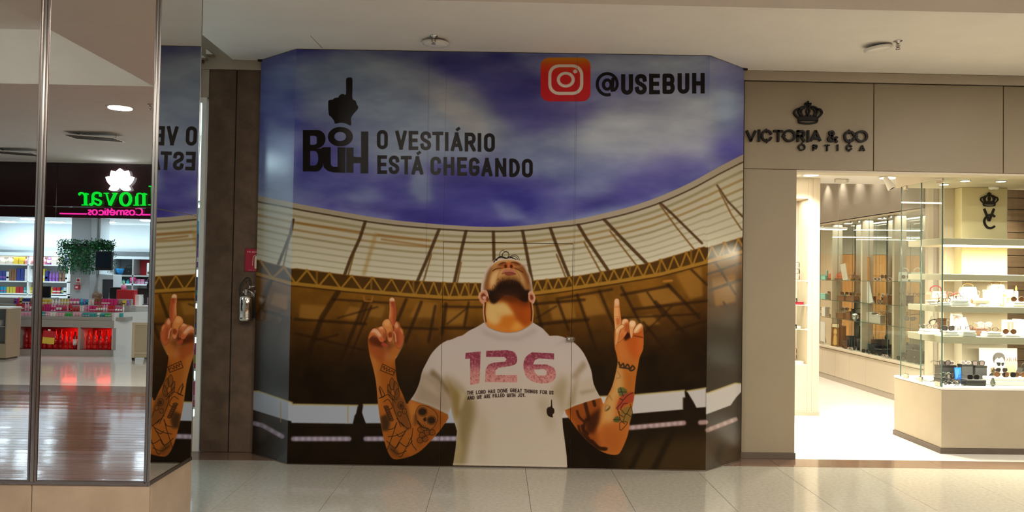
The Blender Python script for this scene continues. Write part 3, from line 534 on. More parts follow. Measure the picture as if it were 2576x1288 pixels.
    P_(rarm, C, [(470, 560), (580, 560), (550, 780), (520, 960), (480, 900), (490, 700)], (196, 118, 44), .7, 8)
    P_(rarm, C, [(300, 960), (420, 970), (500, 980), (470, 1150), (380, 1190), (300, 1150)], (190, 106, 44), .7, 9)
    P_(rarm, C, [(320, 850), (350, 870), (320, 980), (300, 1040), (285, 980)], (232, 160, 80), .7, 5)
    P_(rarm, C, [(405, 80), (450, 80), (455, 260), (520, 240), (620, 260), (615, 420), (560, 520), (440, 520), (410, 400)], (206, 132, 74), .7, 6)
    P_(rarm, C, [(500, 350), (612, 355), (612, 450), (560, 480), (520, 420)], (182, 96, 40), .7, 8)
    p.poly(rarm, (112, 50, 12), .16)
    P_(rarm, C, [(480, 620), (560, 600), (530, 900), (490, 900)], (168, 94, 34), .5, 7)
    P_(rarm, C, [(300, 1000), (400, 1010), (480, 1020), (440, 1180), (330, 1160)], (166, 86, 32), .5, 9)
    p.inpoly(rarm, HR([(930, 700), (1000, 620), (1225, 600), (1230, 820), (1180, 980), (1100, 1050), (980, 900)]), up(160, 74, 26), .85, 5); p.inpoly(rarm, HR([(820, 700), (950, 760), (1000, 900), (960, 1060), (860, 1000)]), up(172, 98, 44), .8, 6); p.inpoly(rarm, HR([(1150, 700), (1225, 700), (1210, 900), (1150, 1000)]), up(182, 100, 46), .6, 6)
    p.line(HR([(1090, 700), (1150, 708), (1215, 722)]), 2.4, up(70, 24, 10), .8, 1)
    digit(HR, [(814, 205), (830, 180), (852, 172), (880, 190), (887, 280), (905, 420), (912, 520), (880, 600), (830, 640), (815, 520), (806, 400)], (198, 146, 92), [([(870, 200), (890, 280), (915, 520), (885, 540), (875, 360)], (184, 106, 56), .8, 1.6), ([(815, 205), (850, 170), (885, 200), (885, 260), (830, 260)], (200, 166, 140), .8, 1.6), ([(835, 450), (885, 450), (885, 540), (850, 560)], (156, 66, 28), .7, 2.2), ([(815, 290), (890, 290), (890, 296), (815, 298)], (130, 70, 36), .7, .7), ([(815, 420), (900, 430), (900, 436), (815, 426)], (140, 78, 40), .6, .7)])
    p.poly(HR([(945, 730), (985, 640), (1030, 660), (1065, 700), (1010, 745), (965, 770)]), up(40, 14, 8), .92, 2)
    digit(HR, [(915, 520), (935, 470), (975, 456), (1012, 478), (1020, 540), (1000, 640), (950, 720), (880, 790), (850, 760), (880, 680), (905, 620)], (186, 112, 62), [([(915, 510), (940, 466), (985, 458), (1010, 490), (960, 520), (930, 560)], (208, 172, 134), .9, 1.8), ([(970, 520), (1018, 530), (1000, 640), (960, 640)], (128, 52, 24), .75, 2.6), ([(870, 720), (930, 650), (960, 700), (880, 790)], (170, 92, 44), .6, 2)])
    digit(HR, [(1020, 540), (1034, 492), (1070, 480), (1108, 494), (1120, 540), (1086, 610), (1072, 700), (1052, 738), (1036, 680)], (196, 142, 94), [([(1025, 530), (1045, 485), (1105, 490), (1110, 550), (1060, 580)], (216, 182, 146), .9, 1.8), ([(1030, 640), (1080, 620), (1065, 730), (1040, 720)], (196, 142, 96), .7, 1.4)])
    digit(HR, [(1078, 655), (1105, 585), (1148, 534), (1184, 522), (1212, 552), (1215, 610), (1150, 660), (1100, 668)], (190, 128, 78), [([(1085, 640), (1130, 560), (1180, 524), (1208, 552), (1170, 600), (1110, 650)], (220, 186, 148), .9, 2), ([(1170, 610), (1215, 560), (1216, 640), (1150, 665)], (166, 84, 38), .7, 2)])
    digit(HR, [(826, 700), (832, 610), (880, 560), (928, 536), (956, 570), (905, 615), (884, 690), (858, 800), (824, 830)], (190, 134, 82), [([(835, 610), (890, 560), (935, 540), (950, 570), (890, 600), (850, 680)], (212, 172, 126), .85, 1.8), ([(880, 690), (905, 620), (915, 640), (880, 760)], (140, 66, 30), .6, 1.6)])
    p.line(C(cr([(438, 535), (450, 560), (470, 545), (480, 575), (500, 550), (520, 580), (535, 560), (550, 580), (525, 595), (505, 580), (470, 575), (445, 570)])), 4, (40, 34, 26), .85, .5)
    p.poly(C(cr([(432, 720), (465, 712), (497, 735), (492, 770), (450, 775), (435, 750)], True)), (84, 96, 52), .85, 1)
    p.poly(C(cr([(445, 790), (480, 760), (540, 745), (540, 810), (500, 830), (440, 870), (420, 860)], True)), (164, 62, 44), .85, 1.2)
    p.poly(C(cr([(402, 935), (425, 915), (450, 930), (440, 958), (405, 955)], True)), (70, 84, 44), .85, 1)
    p.poly(C(cr([(455, 870), (520, 850), (530, 920), (500, 960), (460, 950)], True)), (120, 104, 50), .7, 1.5)
    for a in [[(445, 790), (470, 800), (500, 770), (540, 750)], [(420, 860), (450, 830), (470, 800)], [(500, 825), (470, 830), (450, 870)], [(455, 870), (490, 900), (520, 850)], [(470, 950), (490, 900), (525, 920)], [(440, 880), (450, 940), (480, 970)], [(445, 1010), (450, 960), (500, 960), (460, 1010), (445, 1010)], [(432, 745), (492, 745)], [(450, 715), (470, 775)], [(402, 940), (445, 940)], [(520, 830), (535, 900), (515, 970)], [(430, 860), (440, 900), (470, 920)]]: p.line(C(cr(a)), 1.5, (38, 28, 18), .9, .3)
    for a in [[(340, 880), (375, 850), (350, 840), (340, 880)], [(430, 600), (450, 640), (420, 650)], [(350, 800), (370, 770), (390, 800)]]: p.line(C(cr(a)), 2.6, (120, 100, 66), .6, 1)
    p.poly(C(cr([(345, 880), (380, 845), (370, 870)], True)), (70, 60, 40), .8, 1)
    for a, w in [([(145, 880), (160, 920), (190, 950)], 6), ([(200, 820), (215, 880), (230, 940)], 9), ([(260, 805), (270, 840)], 8), ([(155, 985), (170, 1030), (240, 1100)], 6), ([(180, 985), (200, 1040), (280, 1130), (350, 1145)], 8), ([(250, 1090), (300, 1140), (340, 1150)], 8), ([(210, 940), (190, 1000), (220, 1040)], 7)]: p.line(C(cr(a)), w, (50, 26, 12), .85, 1)
    P_(rarm, C, [(200, 930), (250, 900), (310, 850), (300, 960), (260, 1040), (210, 1030)], (52, 24, 12), .85, 4)
    # --- shirt
    sh = cr(D([(330, 38), (270, 75), (200, 110), (150, 146), (110, 158), (60, 180), (0, 197)]), False, 3)+cr(B([(700, 376), (640, 408), (580, 468), (540, 538), (508, 604), (490, 680), (460, 750), (425, 802)]), False, 3)+B([(560, 842), (640, 880), (692, 906), (712, 850)])+D([(55, 810), (100, 962), (90, 1100), (66, 1256)])+[(1427, 1176)]+C([(72, 1200), (60, 1100), (46, 1000), (40, 920), (58, 874), (130, 842), (220, 812), (310, 787)])+cr(C([(310, 787), (262, 690), (244, 590), (192, 472), (130, 402), (60, 362), (0, 346)]), False, 3)+D([(960, 150), (925, 150), (890, 152), (830, 88), (752, 40)])
    p.poly(sh, lambda x, y: (np.stack([I(y, [810, 900, 1000, 1080, 1180], v) for v in ([198, 200, 198, 198, 204], [186, 188, 184, 186, 192], [184, 183, 172, 170, 176])], -1)/255)*np.ones_like(x)[..., None], 1, .5)
    for f, pts, c, al, b in [(D, [(-5, 470), (50, 540), (100, 600), (95, 760), (105, 960), (60, 1260), (165, 1260), (215, 1000), (260, 820), (250, 700), (170, 640), (110, 560)], (120, 100, 54), .75, 8), (D, [(100, 960), (70, 1260), (130, 1260), (150, 1100)], (176, 160, 116), .7, 5), (D, [(100, 600), (180, 650), (140, 760), (105, 800)], (196, 184, 156), .8, 4), (D, [(1000, 480), (1060, 560), (1030, 700), (1000, 860), (985, 800), (960, 700), (900, 640)], (146, 128, 88), .6, 9), (D, [(850, 650), (930, 900), (900, 1000), (870, 880), (780, 720)], (152, 138, 100), .5, 10), (D, [(300, 720), (350, 900), (330, 1250), (300, 1250), (280, 900)], (156, 142, 100), .4, 12),
                            (B, [(500, 600), (600, 640), (690, 720), (710, 860), (690, 905), (560, 840), (440, 800), (480, 700)], (150, 130, 108), .7, 7), (B, [(580, 580), (640, 640), (700, 720), (716, 800), (690, 760), (620, 660), (560, 620)], (104, 84, 50), .75, 4), (B, [(660, 620), (730, 700), (780, 760), (770, 900), (740, 960), (720, 860), (700, 740)], (132, 108, 54), .8, 5), (B, [(520, 640), (600, 700), (640, 780), (560, 740), (500, 690)], (190, 172, 150), .6, 4),
                            (C, [(60, 870), (120, 700), (160, 620), (150, 700), (130, 830)], (150, 128, 92), .7, 5), (C, [(100, 640), (190, 520), (215, 560), (130, 660)], (140, 120, 88), .6, 4), (C, [(150, 680), (250, 640), (300, 780), (150, 820)], (190, 176, 156), .7, 5), (C, [(85, 560), (100, 700), (75, 860), (55, 860), (70, 680)], (196, 184, 164), .5, 4), (C, [(160, 740), (280, 720), (270, 740), (170, 765)], (150, 130, 100), .6, 3), (D, [(300, 60), (340, 110), (480, 160), (640, 155), (760, 90), (790, 110), (640, 190), (470, 190), (330, 140)], (160, 148, 136), .5, 5)]:
        p.inpoly(sh, f(pts), c, al, b)
    for a in [[(560, 842), (640, 880), (690, 904)], [(425, 800), (560, 842)]]: p.line(B(a), 2, (112, 92, 66), .6, .8)
    p.line(D([(66, 1244), (500, 1250), (1040, 1258)]), 1.6, (220, 208, 190), .7, .4)
    # --- neck, ears, head
    nk = cr(A([(522, 680), (512, 800), (515, 900), (560, 962), (660, 1002), (770, 1016), (880, 1000), (970, 955), (1025, 905), (1030, 780), (1010, 670), (900, 560), (620, 560)]), True, 3)
    p.poly(nk, (206, 122, 44), 1, .5)
    for pts, c, al, b in [([(530, 690), (640, 690), (720, 680), (775, 735), (830, 805), (820, 835), (700, 845), (690, 900), (620, 940), (560, 920), (520, 840)], (226, 190, 122), .95, 4), ([(700, 840), (830, 830), (850, 900), (800, 960), (690, 960), (680, 890)], (206, 120, 36), .9, 6), ([(820, 600), (1010, 660), (1030, 900), (960, 950), (900, 930), (860, 880), (830, 800), (780, 720), (760, 640)], (164, 74, 20), .95, 4), ([(860, 890), (930, 950), (880, 1000), (790, 990), (810, 940)], (232, 168, 78), .8, 5), ([(940, 700), (1030, 680), (1020, 900), (960, 930)], (188, 84, 22), .7, 7), ([(520, 880), (640, 950), (760, 975), (760, 1015), (600, 990)], (216, 140, 60), .7, 6), ([(650, 640), (840, 600), (860, 700), (760, 680), (700, 660)], (120, 52, 18), .7, 5), ([(625, 760), (690, 840), (680, 900), (650, 850)], (206, 160, 92), .6, 5)]:
        p.inpoly(nk, A(pts), c, al, b)
    p.line(A(cr([(502, 690), (500, 790), (512, 890), (540, 950)])), 3.4, (214, 170, 140), .95, .5); p.line(A(cr([(522, 690), (514, 800), (526, 900)])), 3, (74, 34, 14), .9, .6); p.line(A(cr([(1022, 690), (1036, 800), (1026, 905)])), 3, (206, 160, 120), .95, .5); p.line(A(cr([(1006, 690), (1018, 790), (1016, 890)])), 3, (60, 26, 12), .9, .6)
    p.line(A(cr([(515, 905), (560, 962), (660, 1002), (770, 1018), (880, 1002), (970, 957), (1030, 905)])), 2, (150, 128, 108), .7, .6)
    hood = cr(A([(480, 600), (470, 540), (482, 460), (502, 400), (530, 330), (570, 275), (612, 236), (660, 214), (730, 206), (800, 210), (870, 226), (926, 272), (978, 345), (1012, 420), (1026, 500), (1030, 580), (1000, 600), (760, 620), (540, 610)]), True, 3)
    p.poly(hood, (222, 202, 184), 1, .5); p.inpoly(hood, A([(500, 600), (505, 500), (535, 380), (580, 300), (600, 310), (550, 420), (530, 600)]), (70, 36, 16), .7, 2.5); p.inpoly(hood, A([(1000, 600), (1000, 480), (960, 360), (900, 280), (930, 290), (990, 400), (1018, 520), (1016, 600)]), (60, 30, 14), .75, 2.5)
    face = cr(A([(535, 600), (512, 540), (520, 470), (545, 385), (585, 305), (635, 258), (700, 238), (770, 232), (840, 240), (900, 268), (955, 345), (990, 440), (1008, 540), (1000, 600), (900, 590), (700, 590)]), True, 3)
    p.poly(face, (212, 158, 98), 1, .6)
    for pts, c, al, b in [([(530, 600), (512, 500), (560, 350), (640, 255), (560, 420), (545, 560)], (120, 70, 28), .8, 5), ([(600, 370), (690, 340), (690, 400), (640, 480), (560, 540), (560, 440)], (240, 200, 140), .85, 6), ([(560, 350), (640, 280), (690, 300), (620, 340)], (190, 130, 70), .8, 4), ([(860, 370), (930, 370), (980, 470), (960, 540), (900, 470)], (226, 182, 122), .85, 6), ([(880, 280), (950, 340), (1005, 480), (985, 500), (940, 400)], (140, 74, 26), .8, 4), ([(620, 260), (740, 240), (860, 250), (830, 275), (700, 270)], (208, 148, 84), .8, 3), ([(645, 400), (690, 380), (760, 400), (880, 390), (905, 450), (760, 460), (640, 490)], (206, 150, 82), .8, 5), ([(520, 470), (560, 490), (560, 590), (530, 590)], (196, 132, 66), .8, 4)]:
        p.inpoly(face, A(pts), c, al, b)
    p.poly(A(cr([(700, 326), (712, 285), (735, 262), (770, 256), (806, 262), (832, 320), (815, 330), (790, 316), (765, 322), (740, 314), (715, 330)], True)), (186, 92, 44), .95, .8)
    p.ell(*A([(738, 300)])[0], 3.4, 5, (76, 28, 10), .95, .7); p.ell(*A([(800, 302)])[0], 3.4, 4.6, (76, 28, 10), .95, .7); p.poly(A([(755, 250), (785, 250), (778, 310), (765, 310)]), (216, 132, 74), .7, 1.2)
    p.poly(A(cr([(672, 296), (690, 268), (725, 262), (705, 300)], True)), (140, 66, 28), .8, 1.2); p.poly(A(cr([(815, 262), (862, 258), (880, 290), (838, 296)], True)), (150, 74, 30), .8, 1.2)
    p.line(A(cr([(600, 350), (635, 328), (695, 320)])), 2.6, (78, 40, 16), .95, .4); p.line(A(cr([(838, 322), (880, 338), (925, 366)])), 2.6, (78, 40, 16), .95, .4); p.line(A(cr([(662, 285), (700, 264), (735, 262)])), 3.4, (80, 40, 18), .8, .8); p.line(A(cr([(805, 258), (850, 262), (890, 285)])), 3.4, (80, 40, 18), .8, .8)
    p.line(A(cr([(690, 330), (660, 390), (648, 440)])), 2, (150, 92, 46), .6, 1); p.line(A(cr([(840, 335), (880, 390), (905, 440)])), 2, (150, 92, 46), .6, 1)
    p.poly(A(cr([(690, 380), (715, 345), (745, 330), (770, 334), (800, 328), (835, 350), (852, 385), (805, 366), (770, 360), (730, 366)], True)), (196, 122, 100), .95, .6); p.poly(A(cr([(725, 378), (770, 366), (815, 372), (848, 386), (800, 400), (755, 402)], True)), (150, 74, 58), .95, .8); p.line(A(cr([(700, 382), (735, 370), (770, 364), (810, 369), (850, 386)])), 1.6, (90, 36, 26), .9, .4)
    beard = cr(A([(536, 560), (560, 556), (600, 552), (636, 512), (664, 478), (704, 458), (760, 446), (826, 448), (884, 472), (922, 520), (956, 556), (996, 556), (990, 640), (972, 684), (925, 680), (880, 655), (842, 630), (760, 618), (712, 628), (668, 662), (622, 704), (580, 694), (550, 640)]), True, 3)
    p.inpoly(nk, A([(600, 640), (760, 610), (1000, 620), (1010, 720), (930, 740), (850, 690), (770, 690), (700, 660), (640, 690)]), (104, 46, 14), .8, 6)
    p.inpoly(face, A([(600, 560), (640, 470), (680, 420), (760, 400), (860, 405), (920, 470), (960, 540), (900, 560), (760, 480), (660, 540)]), (96, 56, 24), .55, 4)
    p.inpoly(face, A([(870, 250), (960, 330), (1010, 480), (1010, 600), (960, 560), (940, 440), (890, 340)]), (110, 56, 20), .6, 4)
    p.inpoly(face, A([(512, 560), (520, 440), (560, 340), (600, 300), (575, 400), (555, 500), (550, 580)]), (120, 66, 26), .6, 3)
    p.inpoly(face, A([(640, 300), (700, 285), (700, 325), (640, 345)]), (140, 76, 34), .6, 3); p.inpoly(face, A([(835, 290), (900, 310), (930, 350), (870, 345), (835, 320)]), (140, 76, 34), .6, 3)
    p.poly(beard, (34, 18, 10), .96, 2.2); p.inpoly(beard, A([(620, 600), (760, 560), (900, 600), (940, 660), (860, 640), (760, 600), (640, 690)]), (84, 42, 18), .45, 5)
    p.poly(A([(690, 620), (850, 620), (870, 670), (760, 650), (690, 665)]), (92, 44, 18), .7, 4)
    rg = R
    for i in range(90):
        x = rg.uniform(640, 900); y = 455+abs(x-770)*.12+rg.uniform(-45, 12); p.line(A([(x, y), (x+(x-770)*.05, y+22)]), .7, (92, 54, 24), .6)
    for i in range(60):
        x = rg.uniform(540, 650); y = 590-(x-540)*.8+rg.uniform(-40, 20); p.line(A([(x, y), (x+4, y+20)]), .7, (92, 54, 24), .5)
    for o_, i_ in [([(448, 640), (452, 605), (472, 578), (505, 562), (535, 575), (553, 640), (540, 680), (510, 690), (490, 708), (462, 680)], [(475, 610), (500, 590), (525, 620), (505, 660), (480, 650)]), ([(985, 600), (1000, 576), (1026, 580), (1050, 618), (1052, 665), (1035, 700), (1010, 690), (985, 660)], [(1005, 610), (1030, 615), (1035, 655), (1010, 660)])]:
        p.poly(A(cr(o_, True)), (212, 150, 120), 1, .5); p.poly(A(cr(i_, True)), (116, 40, 16), .85, 1); p.line(A(cr(o_[:6])), 2.4, (236, 196, 172), .8, .6)
    p.ell(*A([(508, 640)])[0], 5, 4, (236, 190, 170), .9, 1); p.ell(*A([(540, 655)])[0], 3, 7, (96, 30, 10), .8, 1.4)
    hair = (24, 18, 14)
    for a, w in [([(682, 212), (672, 175), (686, 140), (722, 122)], 1.0), (arc(738, 178, 36, 38, 200, -120, 12), 1.5), ([(700, 215), (705, 170), (730, 145), (765, 150)], 1.3), ([(790, 212), (805, 185), (845, 178), (878, 205), (885, 232)], 1.3), ([(800, 205), (830, 190), (862, 212), (868, 228)], 1.2), ([(610, 255), (650, 215), (705, 200), (750, 214)], 2.4), ([(640, 236), (660, 205), (690, 195), (720, 210)], 2.2), ([(745, 214), (800, 206), (850, 226)], 2), ([(760, 200), (790, 195), (815, 215)], 1.6)]: p.line(A(cr(a)), w, hair, .95, .3)
    # --- print on the shirt
    num = lambda x, y: (np.stack([I(y, [880, 915, 930, 965], v) for v in ([142, 150, 188, 206], [62, 72, 118, 146], [84, 92, 122, 138])], -1)/255)*np.ones_like(x)[..., None]
    nums = [[D([(174, 298), (302, 285), (292, 556), (214, 572), (212, 346), (170, 348)])], [D([(350, 280)]+cr([(530, 274), (590, 292), (613, 345), (600, 392), (540, 412)])+[(455, 424), (428, 446), (428, 486), (613, 486), (613, 549), (340, 546), (344, 440)]+cr([(344, 440), (370, 398), (420, 380)])+[(510, 372), (524, 350), (505, 332), (348, 332)])], [D(cr([(928, 302), (928, 354)])+[(800, 344), (765, 358), (748, 396)]+cr([(860, 396), (925, 425), (944, 480), (925, 530), (870, 556), (780, 552), (706, 516), (674, 455), (668, 385), (690, 330), (740, 292)])), D([(760, 440), (840, 434), (868, 455), (860, 488), (790, 492), (764, 468)])]]
    for q in nums:
        mk = p.mask(q); p.put(mk, num)
        m, xa, ya = mk; nz = (vnoise(p.h, p.w, 4.5, 33, 2)[ya:ya+m.shape[0], xa:xa+m.shape[1]]); p.put((m*np.clip((nz-.58)*9, 0, 1), xa, ya), (104, 44, 44), .35)
        p.put((m*np.clip((.38-nz)*9, 0, 1), xa, ya), (222, 176, 168), .35)
    tx_ = (40, 26, 22)
    def line_(s, x0, x1, y0, ym, y1, hgt):
        wd = {' ': .55, 'I': .3, '.': .3, 'W': 1.0, 'O': .85, 'D': .8, 'N': .75, 'H': .72, 'G': .85, 'A': .75}; tot = sum(wd.get(c, .62)+.12 for c in s); x = x0; sc = (x1-x0)/tot
        for c in s:
            w = wd.get(c, .62)*sc; y = I(x, [x0, (x0+x1)/2, x1], [y0, ym, y1])
            if c != ' ': p.text(c, x, x+w, y-hgt, y, 1.7, tx_)
            x += w+.12*sc
    line_('THE LORD HAS DONE GREAT THINGS FOR US', *[D([(186, 0)])[0][0], D([(926, 0)])[0][0]], 993, 986.5, 993, 9.6); line_('AND WE ARE FILLED WITH JOY.', 1175.5, 1323, 1006, 999.5, 999, 9.6)
    p.poly(D(cr([(903, 702), (910, 700), (914, 760), (928, 775), (930, 805), (915, 825), (917, 848), (880, 836), (866, 810), (866, 775), (880, 760), (900, 752)], True, 3)), (44, 30, 22))
    p.poly(D([(1046, 168), (1100, 165), (1104, 186), (1092, 205), (1046, 188)]), (150, 150, 130), .8, 1.6)
    # faint seams between the pasted sheets
    for x in (1077, 1450): p.line([(x+3, 125), (x-6, 700)], 1.2, (60, 56, 76), .35, .6)
    return p
# ================================================================ materials
M = dict(
 plaster=mat('ceiling_plaster', (.84, .82, .78), .9, noise=.03, nscale=2, bump=.03, bscale=40),
 granite=mat('polished_granite', (.41, .385, .335), .11, spec=.55, noise=.15, nscale=34, col2=(.32, .30, .255), bump=.006, bscale=90),
 threshold=mat('brown_granite', (.17, .105, .075), .1, noise=.3, nscale=60),
 darkstone=mat('dark_stone', (.12, .085, .07), .14, noise=.3, nscale=60),
 plank=mat('wood_plank', (.125, .05, .03), .10, spec=.75, noise=.35, nscale=3, stretch=(.6, 9, 1), bump=.055, bscale=2.2),
 shoptile=mat('pale_shop_tile', (.72, .71, .68), .1, noise=.03, nscale=3),
 optictile=mat('white_shop_tile', (.93, .91, .86), .12, noise=.02, nscale=4),
 brown=mat('brown_stucco', (.118, .076, .050), .85, noise=.28, nscale=7, bump=.25, bscale=150),
 facade=mat('beige_laminate', (.26, .215, .145), .5, noise=.04, nscale=1.5),
 facade_hi=mat('light_beige_laminate', (.42, .365, .29), .5, noise=.03, nscale=2),
 cream=mat('cream_laminate', (.60, .53, .41), .45, noise=.02, nscale=2),
 kick=mat('brown_kickboard', (.092, .07, .053), .5, noise=.1, nscale=5),
 joint=mat('joint_filler', (.07, .055, .04), .9), dark=mat('dark_gap', (.02, .017, .015), .9),
 mirror=mat('mirror_glass', (.80, .82, .81), .0, 1), post=mat('column_steel', (.24, .235, .23), .22, 1), chrome=mat('brushed_steel', (.62, .60, .58), .18, 1), bronze=mat('bronzed_steel', (.23, .20, .19), .25, 1),
 polished=mat('polished_steel', (.82, .8, .78), .08, 1), black=mat('black_plastic', (.012, .012, .012), .35), rubber=mat('black_rubber', (.015, .015, .015), .6),
 stone=mat('beige_marble', (.345, .262, .192), .3, noise=.14, nscale=4, col2=(.27, .20, .14), bump=.08, bscale=9), white=mat('white_paint', (.84, .83, .80), .4), letter=mat('black_letter', (.010, .008, .007), .4, spec=.15),
 red=mat('red_paint', (.42, .015, .04), .4), glass=glassmat('shop_glass'), gedge=mat('green_glass_edge', (.05, .12, .10), .15, spec=.8),
 board_edge=mat('hoarding_board', (.32, .24, .16), .8), paper=mat('white_card', (.86, .85, .82), .6),
)
# ================================================================ floor
floor = structure('floor')
def piece_box(w, d, h, m, name='piece', bev=.002):
    return MB().box(-w/2, w/2, -d/2, d/2, -h, 0, bev).mesh(name), m
tw, td = .73, 1.46
tme = MB().box(-tw/2+.0012, tw/2-.0012, -td/2+.0012, td/2-.0012, -.02, 0, .0012).mesh('tile'); tme.materials.append(M['granite'])
for j in range(3):
    for i in range(-14, 10):
        o = link('tile', tme, None, floor); o.location = (.26+tw*(i+.5), 6.95-td*(j+.5), 0)
bx('mortar_bed', -15, 8, -13.5, 17, -.06, -.018, M['joint'], floor, 0)
sme = MB().box(-.73, .73, -.15, .15, -.02, 0, .0015).mesh('threshold_stone'); sme.materials.append(M['threshold'])
for i in range(-4, 5): o = link('threshold_stone', sme, None, floor); o.location = (.3+1.462*i, 7.101, 0)
# planked middle of the hall
pme = [MB().box(-4.6, 4.6, -.0585, .0585, -.02, 0, .003).mesh('plank') for _ in range(3)]
for q in pme: q.materials.append(M['plank'])
for i in range(40):
    for k in (0, 1):
        o = link('plank', pme[(i*2+k) % 3], None, floor); o.location = (-6.3+9.203*k+(i % 3)*.35, 2.57-.118*(i+.5), R.uniform(-.0008, .0008)); o.rotation_euler = (R.uniform(-.012, .012), R.uniform(-.0002, .0002), 0)
dme = MB().box(-.73, .73, -.265, .265, -.02, 0, .0015).mesh('border_stone'); dme.materials.append(M['darkstone'])
for i in range(-7, 4): o = link('border_stone', dme, None, floor); o.location = (1.462*i, -2.405, 0)
cme = MB().box(-.599, .599, -.599, .599, -.02, 0, .001).mesh('shop_tile'); cme.materials.append(M['shoptile'])
for i in range(-12, 0):
    for j in range(9): o = link('shop_tile', cme, None, floor); o.location = (.6+1.2*i, -3.27-1.2*j, 0)
ome = MB().box(-.4995, .4995, -.4995, .4995, -.02, 0, .001).mesh('white_tile'); ome.materials.append(M['optictile'])
for i in range(6):
    for j in range(9): o = link('white_tile', ome, None, floor); o.location = (2.5+i, 7.752+j, 0)
lme = MB().box(-.4995, .4995, -.4995, .4995, -.02, 0, .001).mesh('white_tile'); lme.materials.append(M['shoptile'])
for i in range(3):
    for j in range(3): o = link('white_tile', lme, None, floor); o.location = (-5.2+i, 7.752+j, 0)

# ================================================================ ceiling
ceil = structure('ceiling')
def slab(x0, x1, y0, y1, z0=HZ, h=.06, m='plaster', name='ceiling_panel'): return bx(name, x0, x1, y0, y1, z0, z0+h, M[m], ceil, 0)
slab(-2.4, 8, 5.58, 7.45); slab(-3.6, 8, .1, 3.4); slab(-14.5, 8, -6.2, .1); slab(-1.95, -1.0, 3.4, 5.58); slab(-3.6, -1.95, 3.4, 4.4); slab(-2.4, -1.95, 4.4, 5.58); slab(-3.6, -2.4, 4.4, 5.4)
slab(-10.5, -3.6, 3.0, 5.4)
slab(-1.0, 8, 3.4, 5.58, 3.80); slab(-10.5, -2.4, 5.4, 7.45, 4.13); slab(-10.5, -3.6, .1, 3.0, 4.13)
for a in [(-1.0, 8, 5.54, 5.58), (-1.0, 8, 3.4, 3.44), (-1.0, -.96, 3.44, 5.54), (7.96, 8, 3.44, 5.54)]: bx('recess_face', *a, HZ+.0005, 3.8, M['plaster'], ceil, 0)
for a in [(-10.5, -2.4, 5.4, 5.44), (-2.44, -2.4, 5.44, 7.23), (-10.5, -3.6, .1, .14), (-10.5, -3.6, 2.96, 3.0), (-3.64, -3.6, .14, 2.96)]: bx('recess_face', *a, HZ+.0005, 4.13, M['plaster'], ceil, 0)
for x, y, z in RECESS_FILL: area('cove_fill', (x, y, z), 5.6, 42, WARM, (math.radians(125), 0, 0), size_y=.12)  # added fill that lifts the recess face, without any fitting
a, b = atZ(781, 90, HZ), atZ(811, 121, HZ); d = (b-a)
s_ = MB().box(-.0014, .0014, 0, d.length, -.0015, 0).obj('joint_line', M['joint'], ceil); s_.location = (a.x, a.y, HZ); s_.rotation_euler = (0, 0, math.atan2(d.y, d.x)-math.pi/2)
# unlit dished ceiling lamps + sprinklers
def ceiling_disc(px, py, tilt, label):
    p = atZ(px, py, HZ-.035); t = thing('ceiling_lamp', label, 'lamp', (p.x, p.y, HZ-.004), 0, 'unlit round lamps in the hall ceiling', tilt[0], tilt[1])
    MB().lathe([(.02, .0), (.105, -.012), (.112, -.022), (.108, -.030)], n=28).obj('rim', M['white'], t)
    MB().lathe([(.104, -.0285), (.09, -.036), (.05, -.042), (.001, -.044)], n=28).obj('diffuser', mat('unlit_diffuser', (.88, .87, .84), .35, noise=.02), t)
    return t
ceiling_disc(1096, 112, (.02, .03), 'unlit round dish lamp hanging under the ceiling above the printed boarding')
ceiling_disc(2208, 125, (.02, -.14), 'unlit tilted round dish lamp in the ceiling in front of the optician')
def sprinkler(p, label):
    t = thing('sprinkler', label, 'sprinkler', p, 0, 'sprinkler heads in the hall ceiling')
    MB().lathe([(.034, 0), (.034, -.004), (.014, -.010), (.012, -.02)], n=14).obj('flange', M['chrome'], t)
    m = MB().tube([(0, 0, -.015), (0, 0, -.055)], .008, 8); m.tube([(-.014, 0, -.03), (-.016, 0, -.045), (0, 0, -.062)], .003, 5); m.tube([(.014, 0, -.03), (.016, 0, -.045), (0, 0, -.062)], .003, 5); m.obj('frame', M['chrome'], t)
    MB().lathe([(.001, -.062), (.018, -.063), (.018, -.066), (.001, -.066)], n=12).obj('deflector', M['chrome'], t); return t
sprinkler(tuple(atZ(1091, 90, HZ)), 'small chrome sprinkler head beside the dish lamp above the printed boarding')
sprinkler(tuple(atZ(2259, 103, HZ)), 'small chrome sprinkler head beside the tilted dish lamp near the optician')
sprinkler((-4.076, -.772, HZ), 'chrome sprinkler head near the lit hall downlight seen in the mirror')
# round downlights of the hall; all but the first added for fill
for k, (x, y) in enumerate(HALL_LAMPS):
    t = thing('hall_downlight', 'round lit downlight set in the hall ceiling facing the column mirror' if k == 0 else 'unseen round downlight added to the hall ceiling as fill light', 'lamp', (x, y, HZ), 0, 'lit round downlights of the hall')
    MB().lathe([(.155, 0), (.155, -.008), (.135, -.010)], n=28).obj('rim', M['white'], t)
    MB().lathe([(.134, -.0115), (.001, -.0118)], n=28).obj('diffuser', emis('hall_diffuser', (1, .88, .70), 9), t)
    area('hall_light', (0, 0, -.02), .26, HALL_POWER, WARM, disk=True, parent=t)

